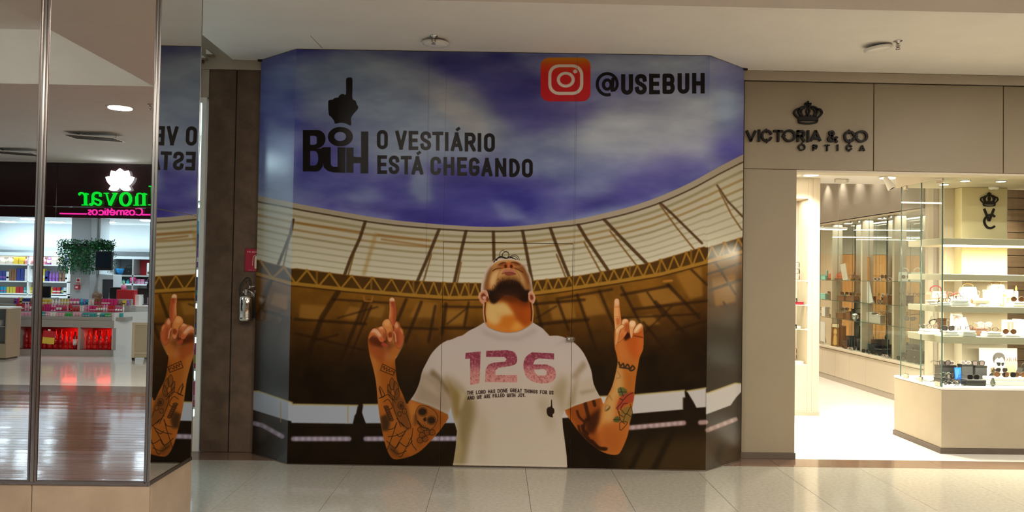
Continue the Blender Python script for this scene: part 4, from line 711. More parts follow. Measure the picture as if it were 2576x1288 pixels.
# ================================================================ walls of the hall front
wl = structure('wall_frontleft')
def wbox(name, x0, x1, y0, y1, z0, z1, m, par, bev=.003): return bx(name, x0, x1, y0, y1, z0, z1, M[m] if isinstance(m, str) else m, par, bev)
wbox('wall_panel', -2.655, -2.412, 7.25, 7.40, 0, 3.467, 'brown', wl, .004); wbox('wall_panel', -2.402, -2.05, 7.25, 7.40, 0, 3.467, 'brown', wl, .004); wbox('joint', -2.414, -2.40, 7.262, 7.40, 0, 3.467, 'dark', wl, 0)
wbox('wall_panel', -2.05, 2.24, 7.30, 7.42, 0, 3.467, 'brown', wl, 0)
wbox('header', -10.5, 2.24, 7.235, 7.45, 3.467, 4.13, 'facade_hi', wl, .004)
for px0, px1, y0, y1 in [(524.5, 541, 128, 141), (507, 524, 138, 150)]:
    a = atY(px0, y0, 7.235); b = atY(px1, y1, 7.235)
    t = thing('wall_bracket', 'small white wedge bracket high on the beige wall, '+('nearer the ceiling edge' if px0 > 520 else 'beside the column edge'), 'bracket', (a.x, 7.235, b.z))
    MB().prism([(0, 0), (b.x-a.x, 0), (0, a.z-b.z)], -.06, 0).obj('wedge', M['white'], t); MB().box(0, b.x-a.x, -.062, 0, -.012, 0, .001).obj('ledge', M['facade'], t)
a = atY(505, 151, 7.235); b = atY(514, 160, 7.235); t = thing('junction_box', 'small grey box on the beige wall under the wedge brackets', 'box', (b.x, 7.235, b.z)); MB().box(-.06, 0, -.03, 0, 0, a.z-b.z, .003).obj('housing', M['kick'], t); MB().box(-.055, -.005, -.033, -.03, .004, a.z-b.z-.004, .001).obj('cover', M['kick'], t)

# ================================================================ printed boarding
mural = paint_mural()
HA, HB, HWL, HWR, HH = Vector((-1.764, 6.828)), Vector((1.793, 6.764)), Vector((-2.175, 7.205)), Vector((2.212, 7.16)), HZ-.006
PRINT_GAIN, PRINT_TINT = .74, np.array([1.0, 1.0, 1.0])
def panel_image(name, A, B, res):
    L = (B-A).length; w, h = int(L*res), int(HH*res)
    s = (np.arange(w)+.5)/w; z = (1-(np.arange(h)+.5)/h)*HH
    Xw = A.x+(B.x-A.x)*s; Yw = A.y+(B.y-A.y)*s
    P = np.stack([np.broadcast_to(Xw, (h, w)), np.broadcast_to(Yw, (h, w)), np.broadcast_to((z-EYE)[:, None], (h, w))], -1)
    f = P @ np.array(FWD); u = (1288+F*(P @ np.array(RT))/f-mural.x0)*mural.k-.5; v = (644+F*(P @ np.array(DN))/f-mural.y0)*mural.k-.5
    u = np.clip(u, 0, mural.w-1.001); v = np.clip(v, 0, mural.h-1.001); ui = u.astype(int); vi = v.astype(int); fu = (u-ui)[..., None]; fv = (v-vi)[..., None]
    a = mural.a; c = (a[vi, ui]*(1-fu)+a[vi, ui+1]*fu)*(1-fv)+(a[vi+1, ui]*(1-fu)+a[vi+1, ui+1]*fu)*fv
    return mural.image(name, l2s(np.clip(s2l(c)*PRINT_GAIN*PRINT_TINT, 0, .92)))
hoard = thing('printed_boarding', 'full-height shop boarding printed with a man in a white shirt pointing up in a stadium', 'boarding', (0, 6.95, 0))
def board(name, A, B, s0, s1, z0, z1, mt, par=hoard, th=.018):
    L = (B-A).length; d = (B-A)/L; n = Vector((d.y, -d.x))      # n faces the hall
    vs = []; uv = []
    for k in (0, 1):
        for s, z in ((s0, z0), (s1, z0), (s1, z1), (s0, z1)):
            q = A+d*s-n*th*k; vs.append((q.x-par.location.x, q.y-par.location.y, z-par.location.z)); uv.append((s/L, z/HH))
    fs = [(0, 1, 2, 3), (7, 6, 5, 4), (0, 4, 5, 1), (1, 5, 6, 2), (2, 6, 7, 3), (3, 7, 4, 0)]
    me = bpy.data.meshes.new(name); me.from_pydata(vs, [], fs); me.materials.append(mt); me.materials.append(M['board_edge'])
    lay = me.uv_layers.new(name='print')
    for p in me.polygons:
        p.material_index = 0 if p.index == 0 else 1
        for li in p.loop_indices: lay.data[li].uv = uv[me.loops[li].vertex_index]
    return link(name, me, None, par)
PM = [imgmat('print_front', panel_image('front_print', HA, HB, 400), .28, .09), imgmat('print_wing_a', panel_image('wing_print_a', HWL, HA, 400), .2, .55), imgmat('print_wing_b', panel_image('wing_print_b', HB, HWR, 400), .2, .55)]
LF = (HB-HA).length; dl = (Vector(atZ(1107, 1170, 0)[:2])-HA).length; dr = (Vector(atZ(1432, 1176, 0)[:2])-HA).length; dz = atY(1280, 611, 6.8).z; g = .0028
s1_, s2_ = dl-.12, dr+.05
board('front_board', HA, HB, 0, dl-g, 0, HH, PM[0]); board('front_board', HA, HB, dr+g, LF, 0, HH, PM[0]); board('lintel_board', HA, HB, dl-g+.001, dr+g-.001, dz+g, HH, PM[0])
dleaf = board('door_leaf', HA, HB, dl+.001, dr-.001, .008, dz-g, PM[0])
board('wing_board', HWL, HA, 0, (HA-HWL).length, 0, HH, PM[1]); board('wing_board', HB, HWR, 0, (HWR-HB).length, 0, HH, PM[2])
dd = (HB-HA).normalized()
bk = MB()
for s0, s1, z0, z1 in [(dl-.06, dl+.03, 0, dz+.05), (dr-.03, dr+.06, 0, dz+.05), (dl-.06, dr+.06, dz-.03, dz+.06)]:
    q0, q1 = HA+dd*s0, HA+dd*s1; bk.box(q0.x, q1.x, q0.y+.022-hoard.location.y, q0.y+.06-hoard.location.y, z0, z1)
bk.obj('door_frame', M['dark'], hoard)
# latch on the door leaf
lp = atY(1434, 853, 6.76); m = MB().box(-.03, .03, -.006, 0, -.018, .018, .002); m.lathe([(.001, -.022), (.012, -.022), (.012, -.006), (.001, -.006)], (-.012, 0, 0), 12, 'y'); m.box(.006, .028, -.016, -.006, -.006, .006, .002)
o = m.obj('latch', M['chrome'], hoard); o.location = (lp.x, lp.y-.0-hoard.location.y, lp.z); o['label'] = 'small steel latch beside the door leaf'
tr = MB().tube([(HA.x, HA.y-hoard.location.y-.002, 0), (HA.x, HA.y-hoard.location.y-.002, HH)], .004, 5).tube([(HB.x, HB.y-hoard.location.y-.002, 0), (HB.x, HB.y-hoard.location.y-.002, HH)], .004, 5)
q0 = HWL; tr2 = MB()
for A, B in ((HWL, HA), (HA, HB), (HB, HWR)):
    n = Vector(((B-A).y, -(B-A).x)).normalized(); a, b = A+n*.003, B+n*.003
    tr2.tube([(a.x, a.y-hoard.location.y, .004), (b.x, b.y-hoard.location.y, .004)], .004, 5)
tr2.obj('bottom_edge', M['kick'], hoard)
for px, q, nm in ((640, HWL, 'a'), (1872, HWR, 'b')): MB().box(-.03, .03, -.012, .02, HH-.012, HH, .001).obj('corner_clip', M['dark'], hoard).location = (q.x, q.y-hoard.location.y, 0)

# ================================================================ mirrored column
CX, CY, CYB, CL, MZ = -1.822, MIRY, 4.84, -4.0, .51
mc = thing('mirrored_column', 'square column clad in tall mirror panes above a beige marble base', 'column', (-2.5, 4.55, 0))
def cb(name, x0, x1, y0, y1, z0, z1, m, bev=.002):
    return MB().box(x0-mc.location.x, x1-mc.location.x, y0-mc.location.y, y1-mc.location.y, z0, z1, bev).obj(name, M[m], mc)
cb('core', CL+.05, CX-.05, CY+.05, CYB-.03, .0, 3.55, 'dark', 0)
zs = 1.967
for x0, x1 in ((CL, -3.049), (-3.048, -2.459), (-2.41, -1.851)):
    for z0, z1 in ((MZ+.012, zs-.001), (zs+.001, HZ-.004)): cb('mirror_pane', x0, x1, CY, CY+.006, z0, z1, 'mirror', .0012)
for z0, z1 in ((MZ+.012, zs-.001), (zs+.001, HZ-.004)): cb('mirror_pane', CX-.006, CX, CY+.006, CYB-.012, z0, z1, 'mirror', .0012)
pm = lambda x0, x1, y0, y1: cb('corner_post' if x0 > -2 else 'mullion', x0, x1, y0, y1, MZ, HZ-.004, 'post', .003)
pm(-1.8505, -1.836, CY-.006, CY+.02); pm(-1.836, CX+.001, CY-.004, CY+.006); pm(CX-.02, CX+.002, CYB-.012, CYB)
cb('mullion', -2.4585, -2.4455, CY-.008, CY+.02, MZ, HZ-.004, 'bronze', .003); cb('mullion', -2.4455, -2.424, CY-.013, CY+.02, MZ, HZ-.004, 'post', .006); cb('mullion', -2.424, -2.4105, CY-.008, CY+.02, MZ, HZ-.004, 'bronze', .003)
cb('bottom_rail', CL, CX, CY-.006, CY+.01, MZ-.012, MZ+.012, 'bronze', .003); cb('bottom_rail', CX-.008, CX+.004, CY-.006, CYB, MZ-.012, MZ+.011, 'bronze', .003)
cb('stone_slab', CL, -2.437, CY, CY+.03, 0, MZ-.012, 'stone', .002); cb('stone_slab', -2.433, CX, CY, CY+.03, 0, MZ-.012, 'stone', .002); cb('stone_slab', CX-.03, CX, CY+.031, CYB, 0, MZ-.012, 'stone', .002)
cb('stone_slab', CL, CX-.03, CYB-.03, CYB, 0, MZ-.012, 'stone', .002)
cb('back_panel', CL, CX-.03, CYB-.03, CYB-.012, MZ-.012, HZ-.004, 'facade', .002)

# ================================================================ fire sign + extinguisher on the brown wall
sg = Paint(0, 0, 220, 190, 1.6, (150, 24, 52))
for i, (ch, a, b) in enumerate([('P', 18, 28), ('Ó', 32, 45), ('Q', 56, 69), ('U', 73, 84), ('Í', 89, 92), ('M', 97, 112), ('I', 117, 120), ('C', 125, 136), ('O', 140, 153)]): sg.text(ch, a, b, 18, 32, 2.6, (226, 196, 196))
sg.poly([(82+a, b) for a, b in cr([(0, 160), (0, 74), (14, 60), (46, 60), (60, 74), (60, 160), (44, 168), (14, 168)], True)], (226, 214, 190)); sg.line([(104, 58), (96, 50), (70, 62), (66, 90), (64, 140)], 4, (226, 214, 190)); sg.line([(100, 52), (128, 44)], 6, (226, 214, 190)); sg.line([(30, 180), (190, 180)], 2, (216, 180, 186))
a = atY(617, 626, 7.24); b = atY(617, 682, 7.24)
t = thing('fire_sign', 'red extinguisher sign reading PÓ QUÍMICO on the brown wall', 'sign', (a.x, 7.249, b.z))
h_ = a.z-b.z; w_ = h_*220/190
me = MB().box(0, w_, -.006, 0, 0, h_).mesh('plate'); me.materials.append(imgmat('fire_sign_print', sg.image('fire_sign'), .35)); lay = me.uv_layers.new(name='print')
for l in me.loops: v = me.vertices[l.vertex_index].co; lay.data[l.index].uv = (v.x/w_, v.z/h_)
link('plate', me, None, t)
ft = MB()
for q in ((-.004, 0, -.004, h_+.004), (w_, w_+.004, -.004, h_+.004), (-.004, w_+.004, -.004, 0), (-.004, w_+.004, h_, h_+.004)): ft.box(q[0], q[1], -.008, 0, q[2], q[3])
ft.obj('border', mat('dark_red_edge', (.14, .01, .02), .5), t)
bt = atY(617, 808, 7.18); tp_ = atY(617, 743, 7.18); ht = tp_.z-bt.z
ex = thing('fire_extinguisher', 'polished steel fire extinguisher with black hose hung on the brown wall', 'extinguisher', (bt.x+.002, 7.185, bt.z))
rr = .059
MB().lathe([(.045, 0), (rr, .012), (rr, .03), (rr-.002, .034), (rr, .038), (rr, ht-.02), (rr-.004, ht-.012), (.04, ht), (.018, ht+.006), (.016, ht+.03)], n=28).obj('cylinder', M['polished'], ex)
m = MB().box(-.014, .014, -.012, .012, ht+.02, ht+.055, .003); m.tube([(-.02, 0, ht+.03), (-.03, 0, ht+.03)], .012, 8); m.obj('valve', M['chrome'], ex)
m = MB().tube([(.0, 0, ht+.05), (.03, 0, ht+.075), (.075, 0, ht+.085)], .006, 6); m.obj('carrying_handle', M['chrome'], ex)
MB().tube([(.005, 0, ht+.05), (.045, 0, ht+.03), (.07, 0, ht+.012)], .006, 6).obj('squeeze_lever', M['chrome'], ex)
MB().tube([tuple((a_, 0, b_)) for a_, b_ in cr([(.03, ht+.085), (.035, ht+.12), (.02, ht+.155), (-.01, ht+.15), (-.045, ht+.10), (-.06, ht+.05), (-.055, ht+.0)])], .008, 7).obj('hose', M['rubber'], ex)
MB().tube([(.03, 0, ht+.06), (.03, 0, ht+.09)], .011, 8).obj('hose_coupling', M['chrome'], ex)
m = MB().box(-.02, .06, .055, .063, ht*.4, ht+.02, .002); m.tube([(.05, .058, ht+.02), (.078, 0, ht+.02), (.078, 0, ht+.05)], .004, 5); m.obj('wall_hook', M['chrome'], ex)
# instruction card beside the cylinder
c_ = atY(637, 745, 7.245); d_ = atY(647, 800, 7.245)
t = thing('instruction_strip', 'narrow dark strip label behind the steel fire extinguisher', 'label', (c_.x, 7.249, d_.z)); MB().box(-.02, .03, -.004, 0, 0, c_.z-d_.z, .001).obj('backing', M['black'], t); m = MB()
for i in range(9): m.box(.0, .011, -.006, -.004, .07+i*.014, .08+i*.014)
m.obj('red_marks', M['red'], t)
ORD = 'first second third fourth fifth sixth seventh eighth ninth tenth eleventh twelfth thirteenth fourteenth fifteenth sixteenth seventeenth eighteenth nineteenth twentieth'.split()
# ================================================================ optician: shell
GR = M['glass']
wf = structure('wall_front')
for x0, x1 in ((2.245, 3.444), (3.451, 4.655), (4.662, 5.866), (5.873, 8.0)): wbox('fascia_panel', x0, x1, 7.25, 7.40, 2.652, 3.460, 'facade', wf, .003)
wbox('joint_backing', 2.245, 8, 7.27, 7.40, 2.66, 3.47, 'dark', wf, 0)
wbox('top_strip', 2.20, 8, 7.225, 7.42, 3.467, HZ-.002, 'facade_hi', wf, .003); wbox('fascia_lip', 2.735, 8, 7.26, 7.44, 2.628, 2.651, 'cream', wf, .002)
wbox('side_panel', 2.245, 2.735, 7.25, 7.44, .055, 2.649, 'facade', wf, .003)
bbr = structure('baseboard_right'); wbox('kickboard', 2.238, 2.743, 7.243, 7.446, 0, .055, 'kick', bbr, .002)
ws = structure('wall_shop')
wbox('wall_panel', 2.60, 2.72, 7.44, 9.54, 0, 2.87, 'cream', ws); wbox('wall_panel', 2.60, 2.72, 9.9, 16.2, 0, 3.4, 'cream', ws)
wood = mat('orange_wood', (.56, .28, .095), .4, noise=.25, nscale=2, stretch=(9, 1, 1)); grey = mat('grey_wall', (.42, .41, .35), .7)
for i in range(6): wbox('wood_panel', 2.72+i*.55, 2.72+i*.55+.546, 16.0, 16.12, .05, 2.15, wood, ws, .003)
wbox('wall_panel', 2.72, 8, 16.0, 16.12, 2.155, 3.4, grey, ws); wbox('wall_panel', 5.92, 6.0, 10.0, 16, 0, 3.4, 'cream', ws); wbox('wall_panel', 7.9, 8.0, 7.44, 10.2, 0, 2.87, 'cream', ws)
sl = mat('brown_slat', (.115, .07, .038), .5, noise=.25, nscale=3, stretch=(1, 1, 9))
for i in range(19): wbox('slat', 5.66, 7.9, 10.02, 10.05, .06+i*.148, .06+i*.148+.142, sl, ws, .004)
wbox('slat_backing', 5.66, 7.9, 10.05, 10.1, 0, 2.87, 'dark', ws, 0); wbox('end_panel', 5.462, 5.53, 10.0, 10.08, 0, 2.87, 'cream', ws); wbox('end_panel', 5.535, 5.60, 10.02, 10.1, 0, 2.87, 'facade_hi', ws); wbox('end_panel', 5.605, 5.655, 10.0, 10.1, 0, 2.87, 'cream', ws)
sc_ = structure('ceiling_shop'); wbox('ceiling_panel', 2.6, 8, 7.44, 10.08, 2.87, 2.95, 'white', sc_, 0); wbox('ceiling_panel', 2.6, 8, 10.08, 16.1, 3.4, 3.46, 'white', sc_, 0); wbox('step_face', 2.6, 8, 10.06, 10.1, 2.95, 3.4, 'white', sc_, 0)
wbox('valance', 5.45, 5.49, 10.1, 13.42, 2.575, 3.4, mat('valance_beige', (.36, .32, .265), .55), sc_, .002)
# downlights
lamp_e = emis('shop_lamp', (1, .90, .70), 22)
for k, (x, y, z) in enumerate(SHOP_LAMPS):
    t = thing('shop_downlight', 'lit downlight in the optician ceiling just behind the beige fascia' if k == 0 else 'lit downlight in the optician ceiling, '+ORD[k]+' of those counted inwards from the entrance', 'lamp', (x, y, z), 0, 'downlights of the optician')
    MB().lathe([(.11, 0), (.11, -.006), (.095, -.008)], n=20).obj('rim', M['white'], t); MB().lathe([(.094, -.0095), (.001, -.0098)], n=20).obj('diffuser', lamp_e, t)
    area('shop_light', (0, 0, -.02), .18, SHOP_POWER, SHOPC, disk=True, parent=t, spread=105)
a = atZ(2040, 440, 2.868); t = thing('shop_downlight', 'lit downlight over the shop entrance beside the beige side panel', 'lamp', (a.x, a.y, 2.87), 0, 'downlights of the optician')
MB().lathe([(.10, 0), (.10, -.006), (.085, -.008)], n=20).obj('rim', M['white'], t); MB().lathe([(.084, -.0095), (.001, -.0098)], n=20).obj('diffuser', lamp_e, t); area('shop_light', (0, 0, -.02), .16, 22, SHOPC, disk=True, parent=t, spread=105)
# wall washers above the valance
for i in range(5):
    y = 10.75+i*.58; t = thing('valance_spot', ORD[i]+' small spot from the near end of the beige valance above the wall cabinets', 'lamp', (5.30, y, 3.4), 0, 'valance spots')
    MB().lathe([(.035, 0), (.035, -.05), (.025, -.055)], n=12).obj('housing', M['white'], t); MB().lathe([(.022, -.056), (.001, -.0565)], n=12).obj('bulb', lamp_e, t)
    spot('wash', (0, 0, -.07), 15, SHOPC, 70, .9, (0, math.radians(-16), 0), .02, t)
# long suspended light panels reflected in the cabinets
for i, (x, y) in enumerate([(4.3, 14.4), (4.9, 12.2), (3.5, 15.2)]):
    t = thing('light_panel', 'flat white lit panel hanging inside the optician, '+('near the wood wall', 'beside the glass cabinets', 'far inside the shop')[i], 'lamp', (x, y, 2.42), .2)
    MB().box(-.5, .5, -.09, .09, 0, .03, .004).obj('tray', M['white'], t); MB().box(-.49, .49, -.08, .08, -.004, 0).obj('diffuser', lamp_e, t); [MB().tube([(q, 0, .03), (q, 0, .978)], .003, 4).obj('cable', M['chrome'], t) for q in (-.4, .4)]
# emergency light and spot lamp on the low ceiling
a = atY(2117, 456, 9.6); t = thing('emergency_light', 'flat clear emergency light box under the optician ceiling', 'light', (a.x, 9.6, 2.87))
MB().box(-.085, .085, -.02, .02, -.045, 0, .006).obj('housing', mat('grey_plastic', (.5, .48, .42), .3), t); MB().box(-.078, .045, -.023, -.02, -.038, -.008).obj('lens', mat('clear_lens', (.75, .72, .65), .1), t)
a = atY(2228, 448, 9.0); t = thing('spot_lamp', 'white tilted track spot hanging from the optician ceiling', 'lamp', (a.x, 9.0, 2.87))
MB().lathe([(.04, 0), (.04, -.02), (.012, -.024), (.012, -.06)], n=14).obj('ceiling_rose', M['white'], t)
m = MB().lathe([(.018, .05), (.032, .03), (.036, -.03), (.048, -.10), (.046, -.105)], n=16); m.lathe([(.044, -.100), (.001, -.101)], n=16); m.xf(Matrix.Translation((.012, -.01, -.09)) @ Matrix.Rotation(math.radians(-24), 4, 'Y') @ Matrix.Rotation(math.radians(-18), 4, 'X')).obj('lamp_head', M['white'], t)
m = MB().lathe([(.03, -.1055), (.001, -.106)], n=14); m.xf(Matrix.Translation((.012, -.01, -.09)) @ Matrix.Rotation(math.radians(-24), 4, 'Y') @ Matrix.Rotation(math.radians(-18), 4, 'X')).obj('bulb', M['dark'], t)

# ---------------- sign over the shop
def text3d(par, ch, x0, x1, zt, zb, th, y0, y1, mt, name='letter', wide=None):
    base = {'Á': 'A', 'Ó': 'O', 'é': 'e'}.get(ch, ch); H = zt-zb-th; w = (x1-x0-th)/H; m = MB(); L = par.location
    for p, cl in glyph(base, w):
        q = [Vector((x0+th/2+a*H-L.x, zb+th/2+b*H-L.z)) for a, b in p]
        if not cl and base not in 'AVN':
            d = (q[1]-q[0]).normalized(); q[0] = q[0]-d*th/2; d = (q[-1]-q[-2]).normalized(); q[-1] = q[-1]+d*th/2
        if cl and (q[0]-q[-1]).length < 1e-6: q.pop()
        m.strip([tuple(v) for v in q], th, y0-L.y, y1-L.y, cl)
    if base in 'AV': xc = (x0+x1)/2-L.x; zz = (zt if base == 'A' else zb)-L.z; s = -1 if base == 'A' else 1; m.prism([(xc-th*.52, zz), (xc+th*.52, zz), (xc+th*.3, zz+s*th*1.1), (xc-th*.3, zz+s*th*1.1)], y0-L.y, y1-L.y)
    if base != ch: m.strip([((x0+x1)/2-L.x, zt+th*.3-L.z), ((x0+x1)/2+th*.8-L.x, zt+th*1.1-L.z)], th*.7, y0-L.y, y1-L.y)
    return m.obj(name, mt, par)
YL = 7.236
sgn = thing('shop_sign', 'black raised lettering VICTORIA & CO ÓPTICA with crown on the beige fascia', 'sign', (2.9, 7.25, 3.0))
def V6(cx, cy): p = atY(1860+cx/6.44, 220+cy/6.44, YL); return p.x, p.z
for ch, a, b, t0, b0 in [('V', 100, 276, 680, 880), ('I', 298, 338, 682, 880), ('C', 350, 530, 682, 886), ('T', 553, 702, 688, 882), ('O', 700, 912, 680, 886), ('R', 932, 1062, 692, 884), ('I', 1093, 1131, 694, 886), ('A', 1142, 1330, 690, 888), ('&', 1425, 1590, 694, 890), ('C', 1692, 1872, 696, 898), ('O', 1872, 2080, 694, 892)]:
    x0, z1 = V6(a, t0); x1, z0 = V6(b, b0); text3d(sgn, ch, x0, x1, z1, z0, .0195, YL-.012, 7.25, M['letter'])
for ch, a, b, t0, b0 in [('Ó', 953, 1070, 912, 1026), ('P', 1190, 1266, 926, 1026), ('T', 1384, 1464, 926, 1030), ('I', 1582, 1606, 924, 1028), ('C', 1730, 1826, 922, 1030), ('A', 1944, 2038, 936, 1038)]:
    x0, z1 = V6(a, t0); x1, z0 = V6(b, b0); text3d(sgn, ch, x0, x1, z1, z0, .0115, YL-.008, 7.25, M['letter'])
def crown(par, f, mt, y0, y1):
    L = par.location; m = MB(); k = abs(f(100, 0)[0]-f(0, 0)[0])/100
    S = lambda pts, w, cl=False: m.strip([(f(*p)[0]-L.x, f(*p)[1]-L.z) for p in pts], w*k, y0-L.y, y1-L.y, cl)
    G = lambda pts: m.prism([(f(*p)[0]-L.x, f(*p)[1]-L.z) for p in pts], y0-L.y, y1-L.y)
    G([(955, 478), (1268, 478), (1272, 540), (950, 540)]); S(cr([(958, 535), (985, 572), (1110, 582), (1235, 572), (1264, 535)]), 24)
    S(cr([(960, 500), (900, 440), (888, 400), (915, 358), (955, 350), (968, 372)]), 26); S(cr([(1262, 500), (1322, 440), (1334, 400), (1308, 358), (1268, 350), (1254, 372)]), 26)
    S(cr([(1000, 470), (960, 400), (968, 345), (1020, 312), (1110, 305)]), 24); S(cr([(1222, 470), (1262, 400), (1254, 345), (1202, 312), (1110, 305)]), 24)
    S(cr([(1020, 470), (1000, 400), (1020, 350), (1060, 335)]), 22); S(cr([(1202, 470), (1222, 400), (1202, 350), (1162, 335)]), 22)
    S(cr([(1110, 455), (1085, 390), (1100, 340), (1110, 310)]), 20); S(cr([(1110, 455), (1137, 390), (1122, 340), (1110, 310)]), 20)
    S([(1110, 320), (1110, 232)], 26); S([(1066, 266), (1156, 266)], 26); G([(1096, 232), (1110, 216), (1124, 232), (1110, 246)]); G([(1060, 250), (1076, 250), (1076, 284), (1060, 284)]); G([(1146, 250), (1162, 250), (1162, 284), (1146, 284)])
    for x in range(985, 1250, 42): G([(x-12, 480), (x, 440), (x+12, 480)])
    return m.obj('crown', mt, par)
crown(sgn, V6, M['letter'], YL-.012, 7.25)

# ---------------- niche cabinet on the return wall
YN = 9.54
nc = thing('niche_cabinet', 'cream wall niche with glass shelves beyond the beige side panel', 'cabinet', (3.3, 9.7, 0))
def nb(name, x0, x1, y0, y1, z0, z1, m, bev=.002): return bx(name, x0, x1, y0, y1, z0, z1, M[m] if isinstance(m, str) else m, nc, bev)
nb('stile', 3.745, 3.80, YN, YN+.36, .05, 2.868, 'cream'); nb('stile', 3.803, 3.89, YN+.004, YN+.36, .05, 2.868, 'cream'); nb('header', 2.72, 3.744, YN, YN+.36, 2.614, 2.868, 'cream'); nb('base_cabinet', 2.72, 3.744, YN, YN+.36, .05, .613, 'cream', .003)
nb('back_panel', 2.72, 3.744, YN+.33, YN+.36, .613, 2.614, mat('pinkish_panel', (.62, .54, .47), .5)); nb('kickboard', 2.72, 3.895, YN-.008, YN+.35, 0, .05, 'facade_hi')
for z in (1.624, 1.331, 1.039): nb('glass_shelf', 2.73, 3.742, YN+.01, YN+.325, z-.008, z, 'glass', .0); nb('shelf_edge', 2.73, 3.742, YN+.006, YN+.0095, z-.008, z, mat('pale_glass_edge', (.42, .55, .48), .15), 0); nb('shelf_clip', 3.722, 3.744, YN+.0, YN+.022, z-.014, z+.004, 'white', .002)
area('niche_light', (3.3, YN+.1, 2.60), .8, 7, SHOPC, size_y=.2)

# ---------------- eyewear and small display goods
MAT_F = dict(black=mat('black_acetate', (.012, .011, .011), .18), brown=mat('tortoise_acetate', (.09, .04, .018), .2), red=mat('red_acetate', (.35, .03, .04), .2), white=mat('white_acetate', (.75, .73, .7), .25), gold=mat('gold_metal', (.75, .52, .25), .2, 1), steel=mat('steel_rim', (.6, .6, .6), .15, 1))
LENS = dict(dark=mat('dark_lens', (.015, .012, .012), .03, spec=.8), brown=mat('brown_lens', (.10, .045, .02), .03, spec=.8), clear=glassmat('clear_spectacle_lens', (.96, .97, .97)), grad=mat('gradient_lens', (.16, .12, .12), .03, spec=.8))
def rim_pts(cx, w, h, shape):
    if shape == 'round': return [(cx+w/2*math.cos(t), h/2*math.sin(t)) for t in [i*math.pi/8 for i in range(16)]]
    out = []
    for i in range(16):
        t = i*math.pi/8; c, s = math.cos(t), math.sin(t); e = .6
        x = abs(c)**e*math.copysign(1, c); z = abs(s)**e*math.copysign(1, s)
        if shape == 'aviator': x *= 1-.18*(z < 0)*abs(z)*(1); z = z*(1.1 if z < 0 else .9)
        if shape == 'cat': z += .14*(x*(1 if cx > 0 else -1))
        out.append((cx+w/2*x, h/2*z))
    return out
EW = {}
def eyewear_meshes(kind):
    if kind in EW: return EW[kind]
    fr, ln, shape, th = kind; W2 = .052; H2 = .046 if shape != 'round' else .048
    m = MB(); lm = MB()
    for sx in (-1, 1):
        q = rim_pts(sx*.0345, W2, H2, shape); m.tube([(x, 0, z+.024) for x, z in q], th, 5, True); lm.add([(x*1.0, .0005, z+.024) for x, z in q], [list(range(16))])
    m.tube([(-.010, 0, .030), (0, -.003, .034), (.010, 0, .030)], th*.9, 5)
    for sx in (-1, 1): m.tube([(sx*.060, 0, .034), (sx*.068, .006, .035)], th*1.1, 5)
    tm = []
    for sx in (-1, 1): tm.append(MB().tube([(sx*.068, .005, .035), (sx*.067, .07, .035), (sx*.064, .11, .030), (sx*.062, .135, .012)], th*.85, 5).mesh('temple'))
    fm, l2 = m.mesh('rim_frame'), lm.mesh('lenses')
    for q in [fm]+tm: q.materials.append(MAT_F[fr])
    l2.materials.append(LENS[ln]); EW[kind] = (fm, l2, tm); return EW[kind]
KIND = dict(sun=('black', 'dark', 'square', .0028), sunbrown=('brown', 'brown', 'round', .0026), aviator=('gold', 'dark', 'aviator', .0014), clear=('black', 'clear', 'square', .0026), red=('red', 'clear', 'cat', .0028), white=('white', 'grad', 'cat', .0032), steel=('steel', 'clear', 'round', .0014), grad=('black', 'grad', 'cat', .0030), tort=('brown', 'clear', 'round', .0028), bold=('black', 'grad', 'square', .0042))
def eyewear(p, kind, label, rz=0, rx=0, sc=1.0, group=None, parts=True):
    fm, lm, tm = eyewear_meshes(KIND[kind]); cat = 'sunglasses' if KIND[kind][1] != 'clear' else 'glasses'
    if parts:
        t = thing('sunglasses' if cat == 'sunglasses' else 'eyeglasses', label, cat, p, rz, group, rx); t.scale = (sc,)*3
        link('rim_frame', fm, None, t); link('lens', lm, None, t)
        for q in tm: link('temple', q, None, t)
        return t
    key = ('one', kind)
    if key not in EW:
        bm = bmesh.new(); off = []
        for q in (fm, tm[0], tm[1]): bm.from_mesh(q)
        n = len(bm.faces); bm.from_mesh(lm); bm.faces.ensure_lookup_table()
        for f in bm.faces[n:]: f.material_index = 1
        me = bpy.data.meshes.new('eyewear'); bm.to_mesh(me); bm.free(); me.materials.append(MAT_F[KIND[kind][0]]); me.materials.append(LENS[KIND[kind][1]]); EW[key] = me
    o = link('sunglasses' if cat == 'sunglasses' else 'eyeglasses', EW[key]); o.location = p; o.rotation_euler = (rx, 0, rz); o.scale = (sc,)*3
    return tag(o, label, cat, group)
def gbox(name, label, cat, p, w, d, h, m, rz=0, group=None, lid=None, rx=0, bev=.004, lidname='lid'):
    t = thing(name, label, cat, p, rz, group, rx); lh = .0 if lid is None else min(.02, h*.3)
    MB().box(-w/2, w/2, -d/2, d/2, 0, h-lh, bev).obj('body', m, t)
    if lid is not None: MB().box(-w/2-.002, w/2+.002, -d/2-.002, d/2+.002, h-lh, h, bev).obj(lidname, lid, t)
    return t
def tray(label, p, w, d, h, rz=0, m=None, group=None):
    t = thing('display_riser', label, 'riser', p, rz, group); MB().box(-w/2, w/2, -d/2, d/2, 0, h*.55, .004).obj('base', m or M['white'], t); MB().box(-w/2+.006, w/2-.006, -d/2+.006, d/2-.006, h*.55, h, .006).obj('pad', M['white'], t); return t
